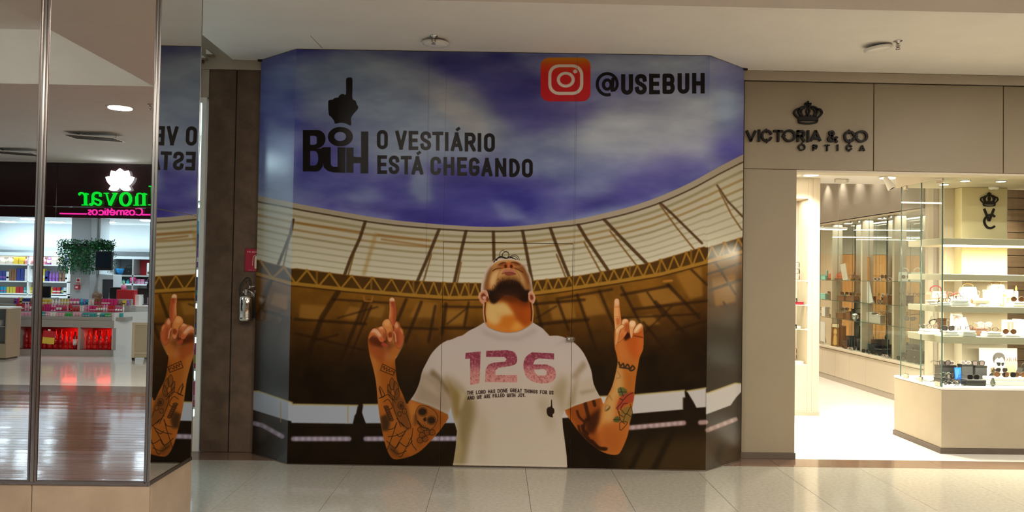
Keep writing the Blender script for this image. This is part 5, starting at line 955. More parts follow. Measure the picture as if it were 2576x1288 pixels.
def printcard(name, label, cat, p, w, h, paint, rz=0, rx=-.12, th=.008, group=None, strut=True):
    t = thing(name, label, cat, p, rz, group, rx)
    me = MB().box(-w/2, w/2, -th, 0, 0, h).mesh('card'); me.materials.append(imgmat(name+'_print', paint.image(name+'_print'), .4) if isinstance(paint, Paint) else paint); lay = me.uv_layers.new(name='print')
    for l in me.loops: v = me.vertices[l.vertex_index].co; lay.data[l.index].uv = ((v.x+w/2)/w, v.z/h)
    link('card', me, None, t)
    if strut: MB().prism([(-.0, h*.75), (.0, 0), (h*.22, 0)][::-1], -.015, .015, 'x').obj('strut', M['paper'], t)
    return t
def bag(label, p, w, d, h, m, rz=0, hm=None, group=None):
    t = thing('handbag', label, 'handbag', p, rz, group); pr = [(-w/2, 0), (w/2, 0), (w*.46, h*.75), (w*.38, h), (-w*.38, h), (-w*.46, h*.75)]
    MB().prism(pr, -d/2, d/2).obj('body', m, t); MB().prism([(-w*.44, h*.45), (w*.44, h*.45), (w*.40, h*1.01), (-w*.40, h*1.01)], -d/2-.006, -d/2).obj('flap', m, t); MB().lathe([(.001, -.008), (.008, -.008), (.008, 0), (.001, 0)], (0, -d/2-.004, h*.5), 8, 'y').obj('clasp', MAT_F['gold'], t)
    MB().tube([(x, 0, z) for x, z in cr([(-w*.33, h*.98), (-w*.3, h*1.25), (0, h*1.42), (w*.3, h*1.25), (w*.33, h*.98)])], .006, 6).obj('handle', hm or m, t); return t

# items of the niche
def nx(px, y=YN+.12): return atY(px, 720, y).x
for px, z, k, lab in [(2009, 1.624, 'sun', 'upper dark sunglasses standing on end on the top glass shelf of the niche'), (2010, 1.624, 'sunbrown', 'lower brown sunglasses standing on the top glass shelf of the niche'), (2003, 1.331, 'clear', 'black eyeglasses on the red case in the niche'), (2002, 1.039, 'sun', 'dark sunglasses beside a pale riser on the lowest glass shelf of the niche'), (2004, .655, 'sunbrown', 'brown sunglasses on the white riser at the foot of the niche')]:
    t = eyewear((nx(px), YN+.10, z+.075*(k == 'sun' and z > 1.5)+(.032 if z == 1.331 else .002)), k, lab, rz=1.1); t.rotation_euler = (0, math.radians(88 if z > 1.5 or z < .7 else 0), 1.3)
    if z > 1.5 or z < .7: t.location.z += .0; t.location.z = z+.07+(.085 if (k == 'sun') else 0)
gbox('glasses_case', 'small red glasses case on the second glass shelf of the niche', 'case', (nx(2003), YN+.12, 1.331), .16, .07, .032, M['red'], 0, None, mat('dark_red_lid', (.30, .01, .03), .4))
gbox('display_riser', 'white display riser at the foot of the niche', 'riser', (nx(2006), YN+.10, .613), .12, .08, .03, M['white'], 0, None, M['white'], lidname='pad')
for px, z, lab in [(2000, 1.039, 'pale riser beside dark sunglasses on the lowest niche shelf')]: gbox('display_riser', lab, 'riser', (nx(px)+.03, YN+.16, z), .1, .06, .025, M['paper'], 0, None, M['white'], lidname='pad')
printcard('teal_card', 'teal card behind the eyeglasses in the niche', 'card', (nx(1999), YN+.24, 1.331), .1, .17, mat('teal_card', (.2, .5, .48), .5), 0, -.1, strut=False)

# ---------------- wall cabinets along the right-hand wall
XC = 5.45
def yx(px, X=XC): return X/((px-1252)/2000)
wcab = thing('wall_cabinet', 'long run of cream wall cabinets with sliding glass fronts and mirror back', 'cabinet', (5.6, 11.7, 0))
def wb(name, x0, x1, y0, y1, z0, z1, m, bev=.002): return bx(name, x0, x1, y0, y1, z0, z1, M[m] if isinstance(m, str) else m, wcab, bev)
Y0, Y1 = 10.1, 13.4
ds = [Y0, 10.52, yx(2186), yx(2144), yx(2108), yx(2075), Y1]
for a, b in zip(ds[:-1], ds[1:]): wb('door', XC, XC+.02, a+.002, b-.002, .085, .50, 'cream')
wb('carcass', XC+.02, 5.9, Y0, Y1, .03, .52, 'cream', 0); wb('kickboard', XC+.008, XC+.05, Y0, Y1, 0, .083, 'facade_hi', .001); wb('ledge', XC-.022, 5.9, Y0, Y1, .515, .55, 'cream', .003); wb('mirror_back', 5.78, 5.79, Y0, Y1, .55, 2.57, 'mirror', 0); wb('soffit', XC-.0, 5.9, Y0, Y1, 2.555, 2.59, 'cream')
for px, w in ((2105, .05), (2182, .05), (2264, .06)): y = yx(px, 5.55); wb('upright', 5.50, 5.67, y-w/2, y+w/2, .55, 2.555, 'cream')
for z in (1.63, 1.30, 1.01): wb('glass_shelf', 5.50, 5.775, Y0, Y1, z-.008, z, 'glass', 0); wb('shelf_edge', 5.496, 5.4995, Y0, Y1, z-.008, z, 'gedge', 0)
for a, b in ((Y0, yx(2237)), (yx(2237), yx(2189)), (yx(2189), yx(2147)), (yx(2147), yx(2110)), (yx(2110), Y1)):
    wb('glass_pane', XC+.018, XC+.024, a, b, .552, 2.55, 'glass', 0); wb('pane_edge', XC+.0175, XC+.0245, b-.004, b, .552, 2.55, 'gedge', 0)
for px in (2074, 2147, 2236):
    y = yx(px, XC-.01); m = MB().tube([(0, -.09, 0), (0, -.07, .016), (0, .07, .016), (0, .09, 0), (0, .07, -.016), (0, -.07, -.016)], .005, 6, True)
    for q in (-.05, 0, .05): m.lathe([(.001, -.006), (.010, -.006), (.010, .004), (.001, .004)], (0, q, 0), 8, 'x')
    o = m.obj('lock_rail', M['chrome'], wcab); o.location = (XC-.012-wcab.location.x, y-wcab.location.y, .585)
for px in (2069, 2144, 2162, 2225, 2243):
    y = yx(px, XC); wb('glass_clip', XC+.005, XC+.03, y-.03, y+.03, 2.515, 2.555, 'polished', .003)
area('cabinet_light', (5.60, 11.7, 2.54), .12, 12, SHOPC, size_y=3.0)
for k, px in enumerate((2072, 2136, 2222)):
    y = yx(px, 5.6); t = thing('cabinet_light', ORD[k]+' round disc light from the niche under the wall cabinet soffit', 'lamp', (5.62, y, 2.553), 0, 'disc lights in the wall cabinets'); MB().lathe([(.07, 0), (.07, -.01), (.06, -.012)], n=16).obj('rim', M['polished'], t); MB().lathe([(.058, -.0135), (.001, -.0138)], n=16).obj('diffuser', lamp_e, t)
leather = mat('brown_leather', (.17, .075, .035), .5, noise=.15, nscale=20); teal = mat('teal_card_box', (.25, .62, .55), .5); orange = mat('coral_leather', (.65, .13, .07), .45); darkgrey = mat('charcoal_card', (.03, .03, .033), .5); pale = mat('pale_pouch', (.80, .74, .62), .6)
def cbx(px, z, w, d, h, m, name, label, cat, X=5.62, grp=None, rz=-1.2, lid=None): return gbox(name, label, cat, (X, yx(px, X), z), w, d, h, m, rz, grp, lid)
for px, z, h, w, lab in [(2070, 1.63, .09, .11, 'teal gift box on the top cabinet shelf nearest the niche'), (2083, 1.63, .075, .10, 'second teal gift box on the top cabinet shelf'), (2070, 1.30, .09, .10, 'teal gift box on the middle cabinet shelf nearest the niche'), (2082, 1.30, .10, .12, 'taller teal gift box on the middle cabinet shelf')]: cbx(px, z, w, .12, h, teal, 'gift_box', lab, 'box', lid=teal)
cbx(2086, 1.63, .03, .03, .16, mat('teal_glass', (.2, .5, .5), .2), 'teal_figure', 'slim teal stand on the top cabinet shelf', 'stand')
for px, lab in [(2101, 'coral handbag on the top cabinet shelf beside the first upright'), (2121, 'second coral handbag on the top cabinet shelf before the leaning card')]: bag(lab, (5.60, yx(px, 5.6), 1.63+.03), .15, .06, .075, orange, -1.25)
for px, w in [(2101, .18), (2121, .17)]: cbx(px, 1.63, w, .1, .03, leather, 'display_riser', 'brown leather riser under a coral handbag' + (' beside the first upright' if px == 2101 else ' before the leaning card'), 'riser', 5.60, None, -1.25, leather)
cardw = mat('pale_grey_card', (.62, .60, .54), .5)
for px, z, h, tilt, lab in [(2133, 1.63, .27, .22, 'pale card leaning on the top cabinet shelf'), (2197, 1.30, .32, .24, 'white card leaning on the middle cabinet shelf'), (2076, .55, .36, .0, 'curved white card at the foot of the cabinets nearest the niche')]:
    t = thing('leaning_card', lab, 'card', (5.6, yx(px, 5.6), z), -1.2, None, 0, -tilt); MB().box(-.055, .055, -.004, .004, 0, h, .001).obj('card', cardw if z > 1.5 else M['paper'], t); MB().prism([(0, h*.7), (0, 0), (.08, 0)], -.01, .01, 'x').obj('strut', M['paper'], t)
t = gbox('wood_sign', 'dark orange wooden display board on the top cabinet shelf', 'display board', (5.58, yx(2188, 5.58), 1.63), .11, .02, .36, wood, -1.2, None, wood)
for px, z, w, h, lab in [(2104, 1.30, .11, .13, 'tall brown leather block on the middle cabinet shelf beside the first upright'), (2126, 1.30, .15, .08, 'low brown leather block on the middle cabinet shelf'), (2151, 1.30, .16, .09, 'brown leather block on the middle cabinet shelf before the second upright'), (2182, 1.30, .10, .09, 'brown leather block on the middle cabinet shelf beside the leaning card'), (2241, 1.30, .08, .13, 'brown leather block on the middle cabinet shelf near the third upright'), (2108, 1.01, .07, .15, 'tall brown leather stand on the lowest cabinet shelf'), (2124, 1.01, .16, .09, 'long brown leather riser on the lowest cabinet shelf'), (2145, 1.01, .08, .13, 'brown leather stand on the lowest cabinet shelf beside the steel ball')]: cbx(px, z, w, .1, h, leather, 'leather_block', lab, 'display block', lid=leather)
for px, z, w, h, m_, lab in [(2070, 1.01, .06, .05, M['paper'], 'small white pedestal on the lowest cabinet shelf'), (2083, 1.01, .08, .16, M['paper'], 'tall white pedestal on the lowest cabinet shelf'), (2196, 1.01, .17, .15, cardw, 'large grey block on the lowest cabinet shelf'), (2218, 1.01, .16, .12, cardw, 'second grey block on the lowest cabinet shelf')]: cbx(px, z, w, .1, h, m_, 'pedestal', lab, 'pedestal', lid=m_)
t = thing('steel_ball', 'polished steel ball on the lowest cabinet shelf', 'ball', (5.60, yx(2158, 5.6), 1.01)); MB().ball((0, 0, .058), .055, 16).obj('ball', M['polished'], t); MB().lathe([(.025, 0), (.02, .008), (.012, .012)], n=12).obj('foot', M['chrome'], t)
# poster stand with a figure, dark boxes at the foot of the cabinets
pp = Paint(0, 0, 100, 260, 2, (104, 58, 24)); pp.poly([(8, 4), (92, 4), (92, 44), (8, 44)], (236, 222, 190)); pp.ell(50, 96, 26, 40, (196, 150, 84), 1, 2); pp.ell(52, 92, 16, 24, (226, 186, 120), 1, 2); pp.poly([(20, 240), (30, 140), (50, 126), (74, 140), (84, 240)], (204, 152, 80), 1, 3); pp.poly([(40, 130), (60, 130), (64, 250), (34, 250)], (232, 190, 120), .8, 4)
printcard('poster_stand', 'brown poster with a golden figure at the foot of the cabinets', 'poster', (5.52, 12.90, .552), .15, .37, pp, -1.1, -.03)
cbx(2126, .55, .09, .08, .34, mat('dark_wood', (.09, .04, .02), .4), 'wooden_stand', 'tall dark brown stand beside the golden figure poster', 'stand', lid=mat('dark_wood', (.09, .04, .02), .4))
for px, w, h, lab in [(2137, .14, .10, 'black display block at the foot of the cabinets beside the dark brown stand'), (2146, .09, .20, 'tall black display block at the foot of the cabinets'), (2174, .10, .18, 'black display block just past the second upright'), (2190, .22, .07, 'low black display tray at the foot of the cabinets'), (2206, .14, .13, 'square black display block in the middle cabinet bay'), (2222, .16, .08, 'low black display block before the third upright'), (2240, .10, .10, 'small black display block beside the third upright'), (2266, .07, .20, 'tall black display block behind the corner window glass'), (2290, .14, .10, 'black display block seen through the side window glass'), (2310, .16, .16, 'large black display block seen through the side window glass')]: cbx(px, .55, w, .09, h, darkgrey, 'display_block', lab, 'display block', 5.64, lid=M['black'])
bag('black handbag with looped handle behind the low black display tray', (5.66, yx(2196, 5.66), .62), .22, .08, .13, M['black'], -1.2)
bag('black handbag at the foot of the cabinets in the near bay', (5.60, yx(2322, 5.6)+.04, .552), .20, .09, .16, M['black'], -1.2)
EWN = dict(sun='black sunglasses', steel='steel-rimmed glasses', white='white-rimmed sunglasses', tort='tortoiseshell glasses', grad='black tinted sunglasses', aviator='gold-rimmed sunglasses')
gsh = {1.63: 'top', 1.30: 'middle', 1.01: 'lowest'}
n_ = 0
for z, pxs in [(1.63, [2150, 2158, 2214, 2222, 2232, 2246, 2252, 2288, 2306]), (1.30, [2097, 2131, 2143, 2160, 2176, 2222, 2234, 2250, 2284, 2300, 2316]), (1.01, [2075, 2100, 2115, 2131, 2186, 2192, 2204, 2212, 2226, 2244, 2280, 2298])]:
    for i_, px in enumerate(pxs):
        X = 5.56+.12*R.random(); n_ += 1; kd = R.choice(('sun', 'steel', 'white', 'tort', 'grad', 'aviator'))
        eyewear((X, yx(px, X), z+R.choice((.002, .095, .13) if z < 1.5 else (.002, .04))), kd, '%s, %s from the niche on the %s glass shelf of the wall cabinets' % (EWN[kd], ORD[i_], gsh[z]), R.uniform(-1.5, -.6), 0, 1.05, 'eyewear on the %s cabinet shelf' % gsh[z], parts=False)
for i_, px in enumerate([2132, 2140, 2154, 2162, 2186, 2200, 2210, 2216, 2228, 2236, 2248, 2276, 2296, 2304, 2318]):
    X = 5.52+.06*R.random(); kd = R.choice(('sun', 'grad', 'steel', 'sun')); eyewear((X, yx(px, X), .552), kd, '%s, %s from the niche at the foot of the wall cabinets' % (EWN[kd], ORD[i_]), R.uniform(-1.6, -.7), 0, 1.05, 'eyewear at the foot of the wall cabinets', parts=False)
for i, (px, w) in enumerate([(2285, .16), (2318, .16)]): bag('white handbag on the top cabinet shelf seen through the side window glass' if i == 0 else 'white clutch bag on the top cabinet shelf near the window corner', (5.62, yx(px, 5.62), 1.63), w, .08, .13, M['paper'], -1.1)
# ---------------- corner display window
vt = thing('display_window', 'corner glass display window of the optician on a beige base with thick shelves', 'display case', (4.9, 8.0, 0))
def vb(name, x0, x1, y0, y1, z0, z1, m, bev=.002): return bx(name, x0, x1, y0, y1, z0, z1, M[m] if isinstance(m, str) else m, vt, bev)
VX, VY, VB = 4.26, 7.552, 8.46
beige = mat('counter_beige', (.375, .325, .235), .5, noise=.05, nscale=3)
vb('base_cabinet', VX, 7.2, VY, VB, .053, .605, beige, .003); vb('kickboard', VX-.014, 7.2, VY-.008, VB, 0, .053, 'kick', .002); vb('ledge', VX-.004, 7.2, VY-.006, VB, .607, .632, 'white', .003)
vb('header', VX, 7.2, VY-.02, VB, 2.64, 2.868, 'cream', .003)
vb('glass_pane', VX+.004, 7.2, VY, VY+.008, .633, 2.636, 'glass', 0); vb('glass_pane', VX, VX+.008, VY+.012, 7.932, .633, 2.636, 'glass', 0); vb('glass_pane', VX, VX+.008, 7.94, 8.335, .633, 2.636, 'glass', 0)
for q in ((VX-.001, VX+.0085, VY-.001, VY+.0085), (VX-.0005, VX+.0085, 7.931, 7.941), (VX-.0005, VX+.0085, 8.330, 8.338)): vb('pane_edge', *q, .633, 2.636, 'gedge', 0)
zt = [2.000, 1.655, 1.343, 1.044]; zT = [2.064, 1.716, 1.404, 1.112]
shelfm = mat('shelf_beige', (.47, .41, .30), .45)
for a, b in zip(zt, zT): vb('shelf', 4.315, 7.2, 7.625, 8.29, a, b, shelfm, .003)
vb('back_panel', 4.78, 5.47, 8.44, 8.46, .632, 2.64, 'cream'); vb('centre_block', 4.89, 5.375, 8.30, 8.44, 1.72, 2.638, mat('pale_yellow_panel', (.80, .69, .43), .5)); vb('centre_block', 4.89, 5.375, 8.292, 8.44, .632, 1.65, 'cream')
vb('glow_strip', 4.34, 7.2, 7.66, 7.70, 1.985, 1.999, lamp_e, .001)
for z, pw in ((1.985, 85), (1.645, 50), (1.335, 42), (1.035, 36)): area('shelf_fill', (5.3, 7.72, z-.01), 1.9, pw, (1, .88, .66), size_y=.06)  # top one belongs to the glow strip; lower ones added to whiten the display
for px, py in ((2428, 455), (2518, 456), (2375, 464)):
    p = atZ(px, py, 2.636); t = thing('display_downlight', 'round downlight under the display window header, '+{2428: 'left of the crown emblem', 2518: 'right of the crown emblem', 2375: 'at the glass corner'}[px], 'lamp', (p.x, p.y, 2.64)); MB().lathe([(.05, 0), (.05, -.006), (.042, -.008)], n=16).obj('rim', M['white'], t); MB().lathe([(.041, -.0095), (.001, -.0098)], n=16).obj('diffuser', lamp_e, t)
    spot('display_spot', (0, 0, -.02), 16, SHOPC, 110, .7, (0, 0, 0), .03, t)
for (x, y, z, sx, sy, sz) in [(VX-.004, 8.22, .633, .016, .10, .045), (VX-.004, 7.93, .633, .016, .06, .05), (VX-.004, 7.62, .633, .016, .10, .045), (VX-.004, 8.25, 2.60, .016, .07, .036), (VX-.004, 7.60, 2.59, .016, .10, .046)]: vb('glass_clip', x, x+sx, y-sy/2, y+sy/2, z, z+sz, 'polished', .003)
vc = thing('crown_emblem', 'black crown above interlaced V and C on the yellow panel inside the window', 'emblem', (5.13, 8.30, 2.3))
def V7(cx, cy): p = atY(2488+(cx-1110)/6.44*.62, 501+(cy-400)/6.44*.62, 8.295); return p.x, p.z
crown(vc, V7, M['letter'], 8.285, 8.30)
def vq(px, py): p = atY(px, py, 8.29); return (p.x-vc.location.x, p.z-vc.location.z)
MB().strip([vq(2476, 525), vq(2488.5, 556)], .022, -.014, 0).strip([vq(2501, 525), vq(2488.5, 556)], .022, -.014, 0).obj('letter', M['letter'], vc)
MB().strip(cr([vq(2503, 545), vq(2496, 541), vq(2484, 543), vq(2476, 556), vq(2482, 570), vq(2492, 574), vq(2503, 569)]), .020, -.016, -.001).obj('letter', M['letter'], vc)
hk = atZ(2500, 470, 2.636); t = thing('smoke_detector', 'white round detector under the display window header', 'detector', (hk.x, hk.y, 2.64)); MB().lathe([(.05, 0), (.05, -.015), (.04, -.03), (.02, -.034)], n=18).obj('housing', M['white'], t); MB().lathe([(.018, -.034), (.015, -.04), (.001, -.041)], n=12).obj('sensor', M['facade_hi'], t)

L0, L3, L2 = .6335, 1.1135, 1.4055
def px2(px, Y, py=800): return atY(px, py, Y).x
def at_(px, Y, z): return (px2(px, Y), Y, z)
# --- bottom level
dp = Paint(0, 0, 400, 330, 2, (250, 249, 247))
dp.poly([(272, 110), (392, 110), (392, 330), (272, 330)], lambda x, y: (np.stack([np.interp(y, [110, 200, 330], v) for v in ([244, 226, 206], [226, 190, 160], [204, 148, 110])], -1)/255)*np.ones_like(x)[..., None])
dp.poly(cr([(150, 150), (140, 110), (150, 75), (175, 52), (215, 46), (255, 62), (270, 95), (262, 130), (250, 105), (235, 95), (205, 110), (190, 100), (170, 130), (160, 152)], True), (110, 104, 104)); dp.poly(cr([(150, 140), (145, 105), (165, 75), (160, 120)], True), (60, 56, 56), .7, 2)
dp.poly(cr([(160, 140), (175, 115), (205, 112), (240, 100), (262, 130), (262, 170), (245, 210), (225, 232), (205, 225), (180, 190)], True), (246, 245, 244)); dp.line(cr([(262, 130), (266, 165), (248, 208), (228, 234)]), 2, (150, 146, 144)); dp.line(cr([(165, 150), (175, 190), (200, 226)]), 2, (170, 166, 164))
dp.poly(cr([(182, 148), (222, 152), (220, 178), (200, 185), (188, 172)], True), (30, 28, 28)); dp.poly(cr([(232, 156), (262, 150), (256, 176), (238, 184)], True), (40, 36, 36)); dp.line([(165, 138), (190, 150), (262, 152)], 3, (40, 36, 36)); dp.line([(228, 205), (246, 203)], 2.4, (120, 100, 100))
dp.poly(cr([(70, 330), (100, 280), (140, 240), (150, 210), (176, 225), (200, 250), (215, 300), (215, 330)], True), (38, 34, 34)); dp.line(cr([(150, 215), (170, 250), (200, 330)]), 3, (96, 90, 90))
def serif(p, ch, x0, x1, t, b, col, k=1.0):
    w = x1-x0; L_ = lambda a, wd: p.line(a, wd, col, butt=True)
    if ch in 'DIR': L_([(x0+5, t), (x0+5, b)], 6*k); L_([(x0-1, t+1), (x0+12, t+1)], 2); L_([(x0-1, b-1), (x0+12, b-1)], 2)
    if ch == 'D': p.line(cr([(x0+5, t+1), (x0+w*.55, t+2), (x1-2, (t+b)/2), (x0+w*.55, b-2), (x0+5, b-1)]), 3.4*k, col); p.line(cr([(x1-8, t+12), (x1-3, (t+b)/2), (x1-8, b-12)]), 6*k, col)
    if ch == 'O': p.poly([[((x0+x1)/2+w/2*math.cos(a), (t+b)/2+(b-t)/2*math.sin(a)) for a in np.linspace(0, 6.28, 30)], [((x0+x1)/2+(w/2-6)*math.cos(a), (t+b)/2+((b-t)/2-2.4)*math.sin(a)) for a in np.linspace(0, 6.28, 30)]], col)
    if ch == 'R': p.line(cr([(x0+5, t+1), (x0+w*.6, t+3), (x0+w*.72, t+(b-t)*.27), (x0+w*.5, (t+b)/2), (x0+6, (t+b)/2)]), 4*k, col); L_([(x0+w*.45, (t+b)/2), (x1+2, b)], 6*k)
for ch, a, b in (('D', 268, 306), ('I', 316, 328), ('O', 334, 372), ('R', 378, 404)): serif(dp, ch, a*.985, b*.985, 94, 136, (110, 52, 30))
zt_ = atY(2510, 876, 8.12).z
printcard('brand_card', 'large white card with a man in dark glasses and the word DIOR', 'poster', at_(2511, 8.14, L0), .395, zt_-L0, dp, 0, -.02)
tr_ = lambda px, Y, w, h, lab, z=L0, m=None, d=.11: tray(lab, at_(px, Y, z), w, d, h, 0, m)
gbox('display_case', 'charcoal display box standing behind the low black box', 'display block', at_(2428, 8.0, L0), .115, .08, .175, darkgrey, 0, None, M['black']); gbox('display_case', 'charcoal display box beside the man and DIOR card', 'display block', at_(2463, 8.0, L0), .12, .08, .165, darkgrey, 0, None, M['black'])
gbox('display_case', 'low black lidded box at the front of the window ledge', 'display block', at_(2449, 7.72, L0), .195, .10, .058, M['black'], 0, None, darkgrey)
eyewear(at_(2462, 7.97, L0+.165), 'bold', 'bold black cat-eye glasses on the charcoal box beside the DIOR card', 0, 0, 1.0); eyewear(at_(2449, 7.70, L0+.058), 'sun', 'black sunglasses on the low black lidded box', .1); eyewear(at_(2430, 7.97, L0+.175), 'white', 'white rimmed sunglasses on the charcoal display box', -.2, 0, .7)
bp = Paint(0, 0, 60, 130, 2, (28, 104, 196)); [bp.line([(12+i*13, 14), (12+i*13, 96-i*8)], 3, (150, 196, 240)) for i in range(3)]; bp.poly([(0, 96), (60, 70), (60, 130), (0, 130)], (20, 84, 176), 1, 3)
printcard('blue_brochure', 'upright blue brochure beside the charcoal display box', 'brochure', at_(2410, 7.82, L0), .072, .158, bp, .15, -.05)
for px, Y, k, lab, rz in [(2384, 7.72, 'sun', 'black sunglasses at the glass corner of the window ledge', .6), (2392, 7.82, 'bold', 'black sunglasses propped behind those at the glass corner', .5), (2398, 7.76, 'grad', 'dark sunglasses standing beside the blue brochure', -.4), (2396, 7.64, 'steel', 'thin metal eyeglasses at the very front of the ledge', .1), (2416, 7.65, 'clear', 'black rimmed clear eyeglasses before the blue brochure', -.1)]: eyewear(at_(px, Y, L0+(.05 if k in ('bold',) else .001)), k, lab, rz, 0, 1.0)
gbox('sunglasses_riser', 'small dark riser under the propped black sunglasses', 'riser', at_(2392, 7.86, L0), .12, .1, .049, darkgrey, .5, None, M['black'])
gbox('display_case', 'grey display box seen through the side glass', 'display block', (4.62, 8.12, L0), .19, .09, .15, darkgrey, .2, None, M['black']); gbox('display_case', 'low dark grey box seen through the side glass', 'display block', (4.52, 7.92, L0), .22, .11, .052, darkgrey, .2, None, M['black'])
eyewear((4.60, 8.10, L0+.15), 'grad', 'dark glasses on the grey box behind the side glass', .1); eyewear((4.66, 8.13, L0+.15), 'white', 'white glasses on the grey box behind the side glass', -.3, 0, .8); eyewear((4.50, 7.90, L0+.052), 'steel', 'thin metal glasses on the low grey box behind the side glass', .3)
gbox('white_plate', 'white plate on the ledge beside the side glass', 'riser', (4.40, 8.05, L0), .16, .2, .02, M['white'], .1, None, M['white'], lidname='pad')
tr_(2532, 7.80, .40, .075, 'long white riser under sunglasses right of the dried flower', d=.17)
for px, Y, k, lab, rz, dz in [(2519, 7.77, 'sunbrown', 'round brown sunglasses lying on the long white riser', -.3, .076), (2540, 7.76, 'sun', 'dark sunglasses in the middle of the long white riser', .0, .076), (2566, 7.78, 'sunbrown', 'brown sunglasses near the right end of the long white riser', .2, .076), (2520, 7.86, 'aviator', 'gold rimmed sunglasses propped up behind the long white riser', .1, .11)]: eyewear(at_(px, Y, L0+dz), k, lab, rz, 0, 1.05)
gbox('sunglasses_riser', 'pale block under the gold rimmed sunglasses', 'riser', at_(2520, 7.925, L0), .10, .06, .108, M['paper'], 0, None, M['paper'], lidname='pad')
v_ = thing('dried_flower', 'small glass vase with a dried flower at the front of the ledge', 'vase', at_(2498, 7.66, L0))
MB().lathe([(.012, 0), (.022, .015), (.024, .035), (.014, .06), (.010, .075), (.012, .08)], n=14).obj('vase', mat('dark_vase', (.10, .10, .08), .1, spec=.8), v_)
MB().tube([(0, 0, .05), (.004, 0, .11), (0, 0, .15)], .003, 5).tube([(.004, 0, .1), (.016, 0, .13)], .002, 4).obj('stem', mat('dry_stem', (.12, .09, .03), .7), v_)
m = MB()
for i in range(16): a = R.uniform(0, 6.28); rr_ = R.uniform(.004, .02); m.ball((rr_*math.cos(a), rr_*math.sin(a), .16+R.uniform(-.018, .018)), .009, 6, (1, 1, 1.3))
m.obj('blossom', mat('dry_blossom', (.20, .14, .06), .8), v_)
bag('black handbag at the right end of the ledge beside the long white riser', at_(2590, 7.95, L0), .22, .1, .15, M['black'], -.1)
# --- third level (the shelf above)
pt = Paint(0, 0, 100, 150, 3, (244, 242, 238)); pt.poly([(16, 12), (92, 12), (92, 138), (16, 138)], (128, 122, 124)); pt.poly(cr([(26, 40), (50, 20), (70, 30), (66, 66), (40, 74), (28, 60)], True), (92, 66, 50)); pt.poly(cr([(36, 48), (54, 32), (68, 44), (66, 72), (54, 88), (42, 78)], True), (218, 168, 124)); pt.ell(47, 58, 3, 1.6, (70, 46, 36)); pt.ell(60, 58, 3, 1.6, (70, 46, 36)); pt.line([(48, 76), (58, 76)], 1.6, (150, 90, 76)); pt.poly(cr([(16, 138), (22, 100), (44, 86), (58, 96), (80, 104), (92, 138)], True), (62, 58, 60)); pt.poly([(46, 88), (58, 94), (54, 138), (42, 138)], (240, 238, 234))
t = printcard('portrait_card', 'white framed portrait card of a man leaning on the third shelf', 'photo', at_(2404, 7.88, L3), .13, .215, pt, .1, -.2); t.rotation_euler = (-.2, .17, .1)
t = printcard('white_card', 'plain white card leaning beside the portrait card', 'card', at_(2432, 7.95, L3), .07, .17, M['paper'], -.2, -.2); t.rotation_euler = (-.15, -.22, -.2)
for px, Y, w, h, lab, m_ in [(2338, 7.84, .17, .055, 'white riser on the third shelf behind the side glass', None), (2390, 7.70, .12, .05, 'white riser under the leaning portrait card', None), (2432, 7.68, .135, .055, 'grey based riser holding clear glasses on the third shelf', cardw), (2494, 7.70, .155, .045, 'white riser holding patterned sunglasses on the third shelf', cardw), (2540, 7.70, .145, .025, 'thin grey riser holding round sunglasses', cardw)]: tr_(px, Y, w, h, lab, L3, m_)
for px, Y, k, lab, dz in [(2432, 7.67, 'clear', 'clear glasses on the grey based riser of the third shelf', .056), (2477, 7.85, 'white', 'black and white sunglasses on the brown box', .082), (2494, 7.69, 'tort', 'patterned sunglasses on the white riser beside the brown box', .046), (2540, 7.69, 'sunbrown', 'round dark sunglasses before the framed case', .026), (2330, 7.84, 'steel', 'thin metal glasses on the white riser behind the side glass', .056), (2346, 7.84, 'tort', 'tortoise glasses on the white riser behind the side glass', .056), (2385, 7.68, 'grad', 'dark glasses on the riser under the portrait card', .051), (2378, 7.85, 'steel', 'metal glasses standing behind the glass corner on the third shelf', .001)]: eyewear(at_(px, Y, L3+dz), k, lab, R.uniform(-.2, .2), 0, 1.0)
gbox('leather_box', 'brown leather box between the risers of the third shelf', 'box', at_(2462, 7.80, L3), .12, .10, .08, mat('dark_brown_leather', (.10, .045, .03), .45), .1, None, mat('dark_brown_leather', (.10, .045, .03), .45))
fc = thing('framed_case', 'cream case with a dark window on the third shelf', 'case', at_(2537, 7.90, L3)); MB().box(-.055, .055, -.03, .03, 0, .155, .004).obj('body', pale, fc); MB().box(-.032, .032, -.033, -.03, .035, .135, .004).obj('window', mat('dark_brown_panel', (.12, .08, .055), .4), fc); m = MB()
for i in range(4): m.box(-.006, .006, -.035, -.033, .05+i*.02, .062+i*.02)
m.obj('emblem', M['paper'], fc)
for i, px in enumerate((2558, 2567, 2576)):
    t = thing('white_box', 'white upright box at the right of the third shelf, '+('beside the framed case', 'second from the framed case', 'third from the framed case')[i], 'box', at_(px, 7.9, L3)); MB().box(-.017, .017, -.05, .05, 0, .165-.004*i, .002).obj('body', M['paper'], t); MB().box(-.0175, .0175, -.051, .051, .12, .122).obj('band', cardw, t)
gbox('pale_block', 'tall cream block with glasses behind the side glass', 'display block', (4.66, 8.08, L3), .055, .055, .12, pale, .1, None, pale); eyewear((4.66, 8.04, L3+.12), 'clear', 'black glasses on the tall cream block behind the side glass', .2, 0, .8)
gbox('brown_block', 'dark brown block behind the side glass on the third shelf', 'display block', (4.58, 8.12, L3), .07, .05, .15, leather, .1, None, leather)
nk_ = thing('bead_necklace', 'dark bead necklace on a small bust behind the side glass', 'necklace', (4.47, 8.1, L3)); MB().lathe([(.03, 0), (.01, .02), (.012, .08), (.03, .11), (.02, .15), (.012, .17)], n=12).obj('bust', pale, nk_); m = MB()
for i in range(18): a = i/18*6.283; m.ball((.036*math.cos(a), -.012+.03*math.sin(a), .115-.025*math.sin(a)), .0075, 6)
